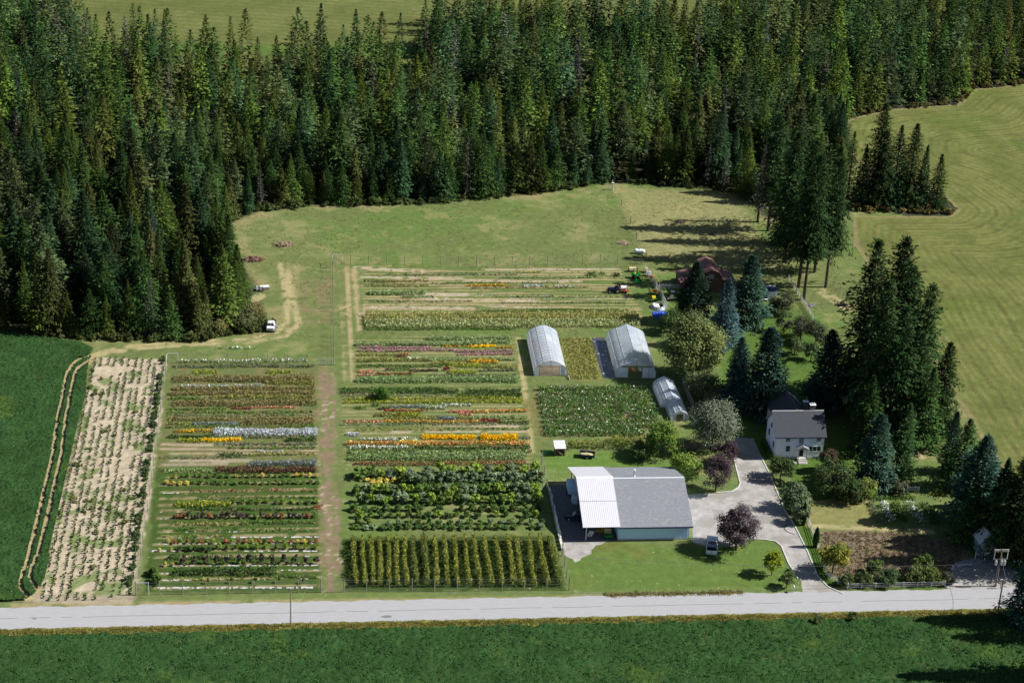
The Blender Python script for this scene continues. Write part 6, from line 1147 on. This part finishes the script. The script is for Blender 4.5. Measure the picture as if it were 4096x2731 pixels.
# ---- farm stand, sign, stone border
a = P(*ZS(905, 590)); t = thing('farm_stand', 'small farm stand with a blue-grey metal roof and open counter in tree shade', 'stand', (a.x, a.y, 0), math.radians(4)); FW = 3.3; FD = 2.8
m = MB(); m.box(0, FW, 1.0, FD+1.0, 0, 2.9); m.build('wall', pmat('stand_boards', (.22, .26, .3), .8, .2, 4), t); m = MB(); m.prism([(0, 2.9), (FW, 2.9), (FW/2, 4.4)], 'y', 1.0, FD+1); m.build('gable', 'redwood', t)
m = MB(); m.slab([(-.3, .8, 2.75), (FW/2, .8, 4.55), (FW/2, FD+1.3, 4.55), (-.3, FD+1.3, 2.75)], .06); m.slab([(FW/2, .8, 4.55), (FW+.3, .8, 2.75), (FW+.3, FD+1.3, 2.75), (FW/2, FD+1.3, 4.55)], .06); m.build('roof', 'metalroof', t)
m = MB(); m.slab([(-.1, -.4, 2.2), (FW+.1, -.4, 2.2), (FW+.1, 1.02, 2.8), (-.1, 1.02, 2.8)], .05); m.build('awning', 'metalroof', t); m = MB(); m.box(.2, FW-.1, .1, .7, .8, .9); m.build('counter', 'wood', t)
for x in (0, FW*.62, FW): m = MB(); m.box(x-.05, x+.05, -.25, -.15, 0, 2.2); m.build('post', 'wood', t)
m = MB(); m.box(.5, 1.4, -.2, -.14, 1.25, 1.6); sg = m.build('notice_board', 'white', t)
for k, (x, y, lb) in enumerate(((820, 582, 'thin white post left of the farm stand'), (958, 615, 'white post with a narrow board in front of the farm stand'))):
    b = P(*ZS(x, y)); t = thing('white_post', lb, 'post', (b.x, b.y, 0)); m = MB(); m.box(-.07, .07, -.04, .04, 0, 1.6); m.build('board', 'white', t); m = MB(); m.box(-.03, .03, .05, .11, 0, 1.4); m.build('stake', 'wood', t)
b = P(*ZS(1430, 740)); t = thing('road_sign', 'pale blue and white sign on posts at the right of the gravel parking', 'sign', (b.x, b.y, 0), math.radians(-8)); m = MB(); m.box(-.65, .65, -.04, .04, .9, 2.1); o = m.build('panel', 'white', t)
m = MB()
for z, x0, x1 in ((1.85, -.5, .5), (1.55, -.45, .4), (1.3, -.5, .45), (1.08, -.35, .3)): m.box(x0, x1, -.048, -.042, z-.05, z+.05)
m.build('lettering', 'sidingblue', o)
for x in (-.6, .6): m = MB(); m.box(x-.05, x+.05, .045, .12, 0, 2.2); m.build('post', 'wood', t)
SB = [ZS(470, 830), ZS(500, 750), ZS(590, 680), ZS(700, 655), ZS(800, 645), ZS(930, 625)]; Q = [P(*p) for p in SB]; t = thing('rock_border', 'curved border of grey rocks between the bare garden and the gravel parking', 'rocks', tuple(Q[0])); m = MB(); R3 = random.Random(8)
for k in range(90):
    i = R3.randrange(len(Q)-1); p = Q[i].lerp(Q[i+1], R3.random())-Q[0]; r = R3.uniform(.2, .42); m.blob((p.x+R3.uniform(-.5, .5), p.y+R3.uniform(-.6, .6), r*.4), r*1.3, r, r*.7, 6, 4, .3, k)
m.build('rocks', 'dkstone', t)
Q = [P(*ZS(400, 1000)), P(*ZS(480, 870))]; t = thing('rock_heap', 'pale rocks at the end of the white rail fence', 'rocks', tuple(Q[0])); m = MB()
for k in range(22): p = Q[0].lerp(Q[1], R3.random())-Q[0]; r = R3.uniform(.18, .35); m.blob((p.x+R3.uniform(-.4, .4), p.y, r*.4), r, r, r*.7, 6, 4, .3, k+200)
m.build('rocks', 'stone', t)

# ================================================================== VEHICLES AND SMALL THINGS
# white pickup on the lawn
b = P(*ZT(448, 470)); t = thing('pickup_truck', 'white pickup truck with open bed parked under the large purple-brown tree', 'pickup truck', (b.x, b.y, 0), math.radians(-13)); h = .98
m = MB(); m.prism([(-2.75, .45), (2.7, .45), (2.75, .75), (2.68, .98), (1.3, 1.12), (1.25, 1.1), (-.55, 1.1), (-.6, .72), (-2.75, .72)], 'x', -h, h); m.build('body', 'white', t, bev=.04)
for s in (-1, 1): m = MB(); m.box(min(s*h, s*(h-.12)), max(s*h, s*(h-.12)), -2.75, -.6, .73, 1.2); m.build('bed_side', 'white', t, bev=.02)
m = MB(); m.box(-h+.13, h-.13, -2.8, -2.7, .55, 1.18); tg = m.build('tailgate', 'white', t, bev=.02); m = MB(); m.box(-.15, .15, -2.83, -2.805, .9, .97); m.build('handle', 'dark', tg)
m = MB(); m.box(-h+.14, h-.14, -2.68, -.62, .73, .77); m.build('bed_floor', 'dark', t); m = MB(); m.box(-h+.14, h-.14, -1.05, -.62, .78, 1.25); m.build('tool_box', 'steel', t)
m = MB(); m.prism([(1.25, 1.1), (.55, 1.78), (-.35, 1.78), (-.58, 1.1)], 'x', -h+.13, h-.13); m.build('cab', 'white', t, bev=.06)
m = MB(); m.prism([(1.13, 1.16), (.6, 1.68), (-.32, 1.68), (-.45, 1.16)], 'x', -h+.115, h-.115); m.build('side_window', 'glass', t)
m = MB(); m.slab([(-h+.25, -.575, 1.2), (h-.25, -.575, 1.2), (h-.28, -.39, 1.7), (-h+.28, -.39, 1.7)], .02); m.build('rear_window', 'glass', t)
m = MB(); m.slab([(-h+.25, 1.2, 1.18), (h-.25, 1.2, 1.18), (h-.28, .62, 1.73), (-h+.28, .62, 1.73)], .02); m.build('windscreen', 'glass', t)
m = MB(); m.box(-h, h, -2.95, -2.81, .42, .62); m.build('rear_bumper', 'steel', t, bev=.02); m = MB(); m.box(-h, h, 2.76, 2.86, .42, .65); m.build('front_bumper', 'steel', t, bev=.02)
for s in (-1, 1): m = MB(); m.box(s*(h-.06)-.07, s*(h-.06)+.07, -2.79, -2.76, .75, 1.1); m.build('tail_light', 'rust', t)
wheels(t, [(-h+.05, 1.75), (h-.05, 1.75), (-h+.05, -1.7), (h-.05, -1.7)], .38, .24)

# abandoned truck cab in the weeds
b = P(*ZN(680, 1400)); t = thing('old_truck', 'abandoned rusty white truck with its door hanging open at the forest edge', 'truck', (b.x, b.y, 0), math.radians(-4)); h = .85
m = MB(); m.prism([(-.1, .5), (.0, 1.05), (.9, 1.2), (2.6, 1.2), (2.6, .5)], 'x', -h, h); m.build('body', 'rust', t, bev=.08)
m = MB(); m.prism([(.9, 1.15), (1.15, 1.75), (1.45, 1.9), (2.35, 1.85), (2.6, 1.2)], 'x', -h+.08, h-.08); m.build('cab', 'rust', t, bev=.12)
for s in (-1, 1): m = MB(); x0, x1 = (.05, h-.2) if s > 0 else (-h+.2, -.05); m.slab([(x0, .89, 1.24), (x1, .89, 1.24), (x1-.03*s, 1.12, 1.68), (x0, 1.12, 1.68)], .05); m.build('windscreen', 'glass', t)
m = MB(); m.box(-.6, .6, -.14, -.04, .75, .95); m.build('grille', 'dark', t)

m = MB(); m.add([(h, 1.0, .6), (h+.75, .75, .6), (h+.75, .75, 1.25), (h, 1.0, 1.3), (h+.02, 1.05, .6), (h+.77, .80, .6), (h+.77, .80, 1.25), (h+.02, 1.05, 1.3)], [(0, 1, 2, 3), (7, 6, 5, 4), (0, 4, 5, 1), (1, 5, 6, 2), (2, 6, 7, 3), (3, 7, 4, 0)]); d = m.build('door', 'rust', t)
m = MB(); m.path([(h+.02, 1.02, 1.3), (h+.1, 1.0, 1.75), (h+.6, .82, 1.72), (h+.75, .78, 1.25)], .04, 5); m.build('window_frame', 'rust', d)
wheels(t, [(-h+.05, .35), (h-.05, .35), (-h+.05, 2.2), (h-.05, 2.2)], .35, .2)
m = MB(); m.box(-h-.7, -h-.1, 1.4, 2.6, .3, 1.2, .1, .1); m.build('fender', 'navy', t, bev=.05)
# junk by the forest: white crate top, drums
b = P(*ZN(560, 430)); t = thing('pallet_crate', 'white slatted pallet crate at the tip of the left forest', 'crate', (b.x, b.y, 0), .2); m = MB(); m.box(-1.0, .9, -.6, .6, 0, .7); m.build('crate_body', 'wood', t)
for k in range(4): m = MB(); m.box(-1.05, .95, -.6+k*.32, -.38+k*.32, .72, .78); m.build('slat', 'white', t)
b = P(*ZN(420, 440)); t = thing('scrap_heap', 'low heap of boulders and scrap beside the white slatted crate', 'heap', (b.x, b.y, 0)); m = MB()
for k in range(7): m.blob((rnd.uniform(-.9, .9), rnd.uniform(-.8, .8), .3), rnd.uniform(.3, .5), rnd.uniform(.3, .5), rnd.uniform(.25, .5), 7, 5, .3, k)
m.build('boulders', 'dkstone', t); m = MB(); m.tube((.9, -1.3, 0), (.8, -1.0, 1.2), .16, 6).tube((1.1, -.6, 0), (1.0, -.9, .9), .12, 6); m.build('stump', 'bark', t)
# brush piles
def heap(px, py, w, hh, label, mat, seed, n=150, name='brush_pile'):
    b = P(px, py); t = thing(name, label, 'brush pile', (b.x, b.y, 0)); R = random.Random(seed); m = MB()
    for k in range(n):
        a = R.uniform(0, 6.28); r = R.random()**.6*w; z = hh*(1-(r/w)**1.5)*R.uniform(.1, 1); d = R.uniform(0, 6.28); l = R.uniform(.3, .9); p = Vector((r*math.cos(a), r*.6*math.sin(a), z)); v = Vector((math.cos(d), math.sin(d), R.uniform(-.4, .4)))*l; m.tube(p-v, p+v, R.uniform(.03, .08), 4)
    m.build('branches', mat, t); m = MB(); m.blob((0, 0, 0), w*.7, w*.42, hh*.55, 12, 5, .25, seed); m.build('core', mat, t)
heap(652, 563, 2.4, 1.5, 'pale brush pile standing alone on the back pasture', pmat('pale_dry_branches', (.33, .26, .16), .95, .4, 5), 1)
heap(582, 597, 2.4, 1.2, 'reddish brown brush pile near the tip of the left forest', pmat('red_brown_branches', (.22, .12, .09), .95, .4, 5), 2)
heap(1431, 559, 1.6, .6, 'low pinkish heap of soil and sticks near the pasture post line', pmat('pink_soil', (.36, .25, .19), .95, .3, 4), 3, 60)
heap(1563, 510, 1.3, .6, 'small grey tangle of branches in the right pasture', 'brush', 4, 60); heap(Z(2,1,215,45)[0], Z(2,1,215,45)[1], 1.0, .5, 'small dark tangle in the shadow of the right pasture', 'brush', 5, 50)
heap(Z(2,1,1095,532)[0], Z(2,1,1095,532)[1], 1.6, .4, 'flat dark heap in the rough grass beside the tall firs', 'dark', 6, 50)
heap(Z(2,1,885,537)[0], Z(2,1,885,537)[1], .9, .4, 'grey heap at the foot of the board fence', 'dkstone', 7, 40)
# propane tank
b = P(*ZB(565, 205)); t = thing('propane_tank', 'white horizontal propane tank in the pasture beside the old posts', 'tank', (b.x, b.y, 0), -.15); m = MB()
prev = None; S = [(-1.35, .05), (-1.3, .25), (-1.15, .42), (-.9, .5), (.9, .5), (1.15, .42), (1.3, .25), (1.35, .05)]
for (x0, r0_), (x1, r1_) in zip(S[:-1], S[1:]): m.tube((x0, 0, .7), (x1, 0, .7), r0_, 14, r1_)
m.build('tank_body', 'white', t); m = MB(); m.tube((0, 0, 1.2), (0, 0, 1.4), .12, 8); m.build('valve_cap', 'steel', t)
for x in (-.8, .8): m = MB(); m.box(x-.08, x+.08, -.4, .4, 0, .3); m.build('support', 'concrete', t)
# tractors
def tractor(name, label, loc, rz, col, loader=False, tank=False, cab=False):
    t = thing(name, label, 'tractor', loc, rz)
    m = MB(); m.box(-.32, .32, .1, 1.7, .75, 1.3, .05, .05); m.build('hood', col, t, bev=.05); m = MB(); m.box(-.25, .25, -.6, 1.7, .5, .75); m.build('chassis', 'dark', t); m = MB(); m.box(-.28, .28, 1.7, 1.74, .78, 1.2); m.build('grille', 'dark', t)
    for s in (-1, 1):
        m = MB(); m.prism([(-.95, .9), (-.85, 1.3), (-.5, 1.45), (-.05, 1.35), (.1, 1.0), (.0, 1.0), (-.1, 1.27), (-.5, 1.36), (-.78, 1.23), (-.86, .9)], 'x', min(s*.38, s*.85), max(s*.38, s*.85)); m.build('fender', col, t)
        m = MB(); m.tube((s*.42, -.5, .62), (s*.82, -.5, .62), .62, 18); o = m.build('rear_wheel', 'rubber', t); m = MB(); m.tube((s*.82, -.5, .62), (s*.85, -.5, .62), .32, 12); m.build('rim', 'yellow' if col == 'green' else 'steel', o)
        m = MB(); m.tube((s*.45, 1.35, .38), (s*.7, 1.35, .38), .38, 14); o = m.build('front_wheel', 'rubber', t); m = MB(); m.tube((s*.7, 1.35, .38), (s*.72, 1.35, .38), .18, 10); m.build('rim', 'yellow' if col == 'green' else 'steel', o)
    m = MB(); m.box(-.25, .25, -.75, -.3, 1.0, 1.12).box(-.25, .25, -.8, -.72, 1.1, 1.5); m.build('seat', 'yellow' if col == 'green' else 'dark', t, bev=.03)
    m = MB(); m.path([(-.5, -.9, 1.0), (-.5, -.95, 2.2), (.5, -.95, 2.2), (.5, -.9, 1.0)], .045, 6); m.build('roll_bar', 'dark', t)
    m = MB(); m.tube((0, .1, 1.2), (0, -.1, 1.55), .03); m.path([(.2*math.cos(k*.785), -.1+.15*math.sin(k*.785), 1.56+.1*math.sin(k*.785)) for k in range(9)], .025, 4); m.build('steering_wheel', 'dark', t)
    if loader:
        for s in (-1, 1): m = MB(); m.path([(s*.5, -.05, 1.2), (s*.52, 1.2, 1.35), (s*.52, 2.3, .5)], .07, 5); m.build('loader_arm', col, t)
        m = MB(); m.prism([(2.25, .75), (2.3, .15), (2.95, .12), (2.97, .2), (2.4, .25), (2.36, .75)], 'x', -.85, .85); m.build('bucket', col, t)
    if tank:
        m = MB(); m.tube((0, -1.25, 1.2), (0, -2.6, 1.2), .48, 16); o = m.build('spray_tank', 'white', t); m = MB(); m.box(-.6, .6, -2.75, -1.15, .55, .65).path([(-.6, -2.7, .6), (-.6, -2.7, 1.7), (.6, -2.7, 1.7), (.6, -2.7, .6)], .04, 4).path([(-.6, -1.2, .6), (-.6, -1.2, 1.7), (.6, -1.2, 1.7), (.6, -1.2, .6)], .04, 4); m.build('tank_frame', 'orange', t)
        m = MB(); m.box(-.45, .45, -3.15, -2.85, .4, .75, .1, .1); m.build('rear_tool', 'orange', t)
        for s in (-1, 1): m = MB(); m.tube((s*.65, -2.3, .35), (s*.85, -2.3, .35), .35, 12); m.build('trailer_wheel', 'rubber', t)
        m = MB(); m.box(-.4, .4, 1.8, 2.05, .35, .75); m.build('front_tool', 'orange', t)
    return t
b = P(*ZB(520, 520)); tractor('tractor', 'green tractor with a front loader parked near the back gate', (b.x, b.y, 0), math.radians(186), 'green', loader=True)
b = P(*ZB(480, 450)); t = thing('bale_spreader', 'tan box implement behind the green tractor', 'implement', (b.x+.1, b.y+.9, 0)); m = MB(); m.box(-1.0, .9, -.5, .5, .4, 1.0, .1, .1); m.build('hopper', 'tan', t, bev=.04); m = MB(); m.tube((-.95, 0, .3), (-1.1, 0, .3), .3, 12).tube((.9, 0, .3), (1.05, 0, .3), .3, 12); m.build('wheels', 'rubber', t)
b = P(*ZB(235, 708)); tractor('tractor', 'dark blue tractor pulling a white spray tank across the back beds', (b.x+.4, b.y+.4, 0), math.radians(90), 'navy', tank=True)
# implements along the picket fence
def implement(bx_, label, cols, seed, n=9, w=1.3, cat='implement', name='farm_implement', hgt=1.1):
    b = P(*bx_); t = thing(name, label, cat, (b.x, b.y, 0), random.Random(seed).uniform(-.4, .4)); R = random.Random(seed)
    m = MB(); m.box(-w, w, -.06, .06, .5, .62).box(-w*.8, w*.8, .6, .72, .5, .62); 
    for k in range(3): m.box(-w*.7+k*w*.7, -w*.7+k*w*.7+.12, .06, .6, .5, .6)
    m.path([(0, .1, .6), (0, .3, hgt), (0, .7, .6)], .06, 5); m.build('frame', cols[0], t)
    for k in range(n): x = -w+2*w*k/(n-1); m = MB(); m.tube((x-.03, -.05, .28), (x+.03, -.05, .28), .28, 10); m.build('disc', cols[1], t)
    m = MB(); m.box(-.45, .45, .1, .6, .7, hgt); m.build('hopper', cols[2], t, bev=.04); return t
implement(ZB(760, 725), 'rusty orange disc implement, largest of the machines by the picket fence', ('orange', 'dark', 'orange'), 1, 9, 1.5)
implement(ZB(750, 815), 'small green and yellow seeder beside the fabric ring', ('green', 'dark', 'yellow'), 2, 5, .9, hgt=1.3)
implement(ZB(712, 545), 'bright orange mower attachment by the picket fence', ('orange', 'dark', 'orange'), 3, 4, .6)
implement(ZB(680, 495), 'white and blue small implement beside the orange mower', ('sidingblue', 'dark', 'white'), 4, 4, .7)
implement(ZB(650, 445), 'tan wooden crate frame at the top of the machine row', ('tan', 'wood', 'tan'), 5, 4, .6)
implement(ZB(980, 800), 'grey and tan machinery heap between the picket fence and the barn', ('steel', 'dark', 'tan'), 6, 6, 1.2); implement(ZB(985, 740), 'black and white machine under the bush left of the barn', ('dark', 'dark', 'white'), 7, 5, 1.1)
implement(ZB(560, 250), 'small green harrow lying in the grass below the propane tank', ('green', 'green', 'green'), 8, 4, .9, hgt=.75)
b = P(*ZB(800, 890)); t = thing('fabric_ring', 'grey-blue round netting ring with a pale board beside the blue tarpaulin', 'netting', (b.x, b.y, 0)); m = MB()
for k in range(6): m.path([(1.7*math.cos(a*.35+k)*(1-.05*k), 1.9*math.sin(a*.35+k)*(1-.05*k), .12+.1*k) for a in range(19)], .07, 5)
m.build('hoops', 'steel', t); m = MB(); m.slab([(-1.0, -.7, .5), (.3, -.7, .45), (.3, .9, .6), (-1.0, .9, .65)], .05); m.build('board', 'stone', t)
b = P(*ZB(835, 985)); t = thing('tarpaulin', 'crumpled bright blue tarpaulin in shade beside the netting ring', 'tarpaulin', (b.x, b.y, 0)); n = 12; vs = []; R = random.Random(2)
for j in range(n):
    for i in range(n): vs.append(((i/(n-1)-.5)*3.4, (j/(n-1)-.5)*3.6, max(.03, .55*math.cos((i/(n-1)-.5)*2.6)*math.cos((j/(n-1)-.5)*2.6)+R.uniform(-.12, .12))))
m = MB(); m.add(vs, [(j*n+i, j*n+i+1, (j+1)*n+i+1, (j+1)*n+i) for j in range(n-1) for i in range(n-1)]); m.build('sheet', 'tarp', t); m = MB(); m.box(-.8, .8, -.7, .7, 0, .4); m.build('load', 'wood', t)
# black-sided trailer on the lawn behind the workshop
b = P(*ZC(1740, 960)); t = thing('utility_trailer', 'small black open trailer filled with straw on the lawn behind the workshop', 'trailer', (b.x, b.y, 0), math.radians(-12)); 
m = MB(); m.box(-1.4, 1.4, 0, 1.5, .45, .52); m.build('deck', 'wood', t)
for nm, bb in (('side_panel', (-1.4, 1.4, -.05, 0, .4, .85)), ('side_panel', (-1.4, 1.4, 1.5, 1.55, .4, .95)), ('end_panel', (1.4, 1.45, 0, 1.5, .4, .9)), ('end_panel', (-1.45, -1.4, 0, 1.5, .4, 1.0))): m = MB(); m.box(*bb); m.build(nm, 'navy', t)
m = MB(); m.blob((0, .75, .55), 1.25, .6, .25, 12, 5, .2, 3); m.build('straw', pmat('pale_straw', (.42, .36, .18), .95, .4, 6, .5), t); m = MB(); m.tube((-1.3, 1.5, 1.0), (1.4, 1.5, .98), .13, 8); m.build('rolled_cover', 'dkgravel', t)
wheels(t, [(0, -.2), (0, 1.75)], .3, .16, 'y'); m = MB(); m.tube((1.45, .7, .42), (2.3, .3, .3), .05); m.build('drawbar', 'steel', t)
# white caravan-like trailer near the barn
b = P(*ZO(355, 400)); t = thing('box_trailer', 'small white and grey box trailer in the orchard right of the barn', 'trailer', (b.x, b.y, 0)); m = MB(); m.box(-1.05, 1.05, 0, 2.9, .4, 2.3, .05, .05); m.build('body', 'sidingblue', t, bev=.06); m = MB(); m.box(-1.1, 1.1, -.05, 3.0, 2.31, 2.4); m.build('roof_panel', 'navy', t); m = MB(); m.box(-1.12, 1.12, 2.4, 3.05, 2.41, 2.5); m.build('roof_rim', 'white', t); m = MB(); m.box(-.9, .9, -.04, -.003, .9, 1.9); m.build('rear_door', 'whitewood', t); wheels(t, [(-1.1, 1.3), (1.1, 1.3)], .35, .18)
b = P(*ZO(258, 405)); t = thing('garden_bench', 'small white bench left of the white box trailer', 'bench', (b.x, b.y, 0)); m = MB(); m.box(-.7, .7, -.2, .2, .42, .48); m.build('bench_seat', 'white', t)
for x in (-.6, .6): m = MB(); m.box(x-.05, x+.05, -.18, .18, 0, .42); m.build('leg', 'white', t)
# swing set frame / ladder by the yard, dog house, mailbox
b = P(*Z(2,1,265,880)); t = thing('dog_house', 'small dark kennel beside the blue spruce', 'kennel', (b.x, b.y, 0)); m = MB(); m.box(-.6, .6, -.5, .5, 0, .8); m.build('wall', 'wood', t); m = MB(); m.slab([(-.75, -.6, .75), (0, -.6, 1.3), (0, .6, 1.3), (-.75, .6, .75)], .05); m.slab([(0, -.6, 1.3), (.75, -.6, .75), (.75, .6, .75), (0, .6, 1.3)], .05); m.build('roof', 'dkshingle', t)
b = P(*ZT(1822, 1210)); t = thing('mailbox', 'white mailbox on a short post at the end of the driveway', 'mailbox', (b.x, b.y, 0)); m = MB(); m.box(-.05, .05, -.05, .05, 0, 1.0); m.build('post', 'white', t); m = MB(); m.prism([(-.14, 1.0), (.14, 1.0), (.14, 1.18), (.08, 1.28), (-.08, 1.28), (-.14, 1.18)], 'y', -.3, .3); m.build('box', 'white', t)
b = P(*ZT(1885, 1175)); t = thing('marker_stake', 'thin pale stake beside the mailbox', 'stake', (b.x, b.y, 0)); m = MB(); m.tube((0, 0, 0), (.1, 0, 1.6), .035, 5); m.build('stake', 'whitewood', t); m = MB(); m.box(0, .14, -.02, .02, 1.35, 1.6); m.build('flag', 'white', t)
b = P(*Z(1,0,1865,1310)); t = thing('bird_house', 'pale weathered wooden post with box at the pasture corner', 'post', (b.x, b.y, 0)); m = MB(); m.tube((0, 0, 0), (0, 0, 1.7), .16, 7); m.build('post', 'whitewood', t); m = MB(); m.box(-.3, .3, -.2, .2, 1.7, 2.1); m.build('box', 'stone', t)
# long hose-like ring on the drive
Q = [P(*p) for p in (ZT(1715, 68), ZT(1665, 105), ZT(1670, 150), ZT(1710, 190), ZT(1780, 222), ZT(1840, 235))]; m = MB(); m.path([tuple(q-Q[0]+Vector((0, 0, .06))) for q in Q], .05, 5); o = m.build('hose', 'dark', None, loc=tuple(Q[0])); setp(o, 'dark curved hose lying on the driveway bend', 'hose')
# street-side figure-like sign board on the parking is a narrow tank
b = P(*ZS(1200, 1020)); t = thing('meter_box', 'pale grey meter box on a short stand right of the transformer pole', 'meter box', (b.x, b.y, 0)); m = MB(); m.box(-.2, .2, -.12, .12, .8, 1.9); m.build('box', 'steel', t); m = MB(); m.box(-.05, .05, -.05, .05, 0, .8); m.build('stand', 'wood', t)
# bed patches of soil clods along the paths
print('objects', len(bpy.data.objects))
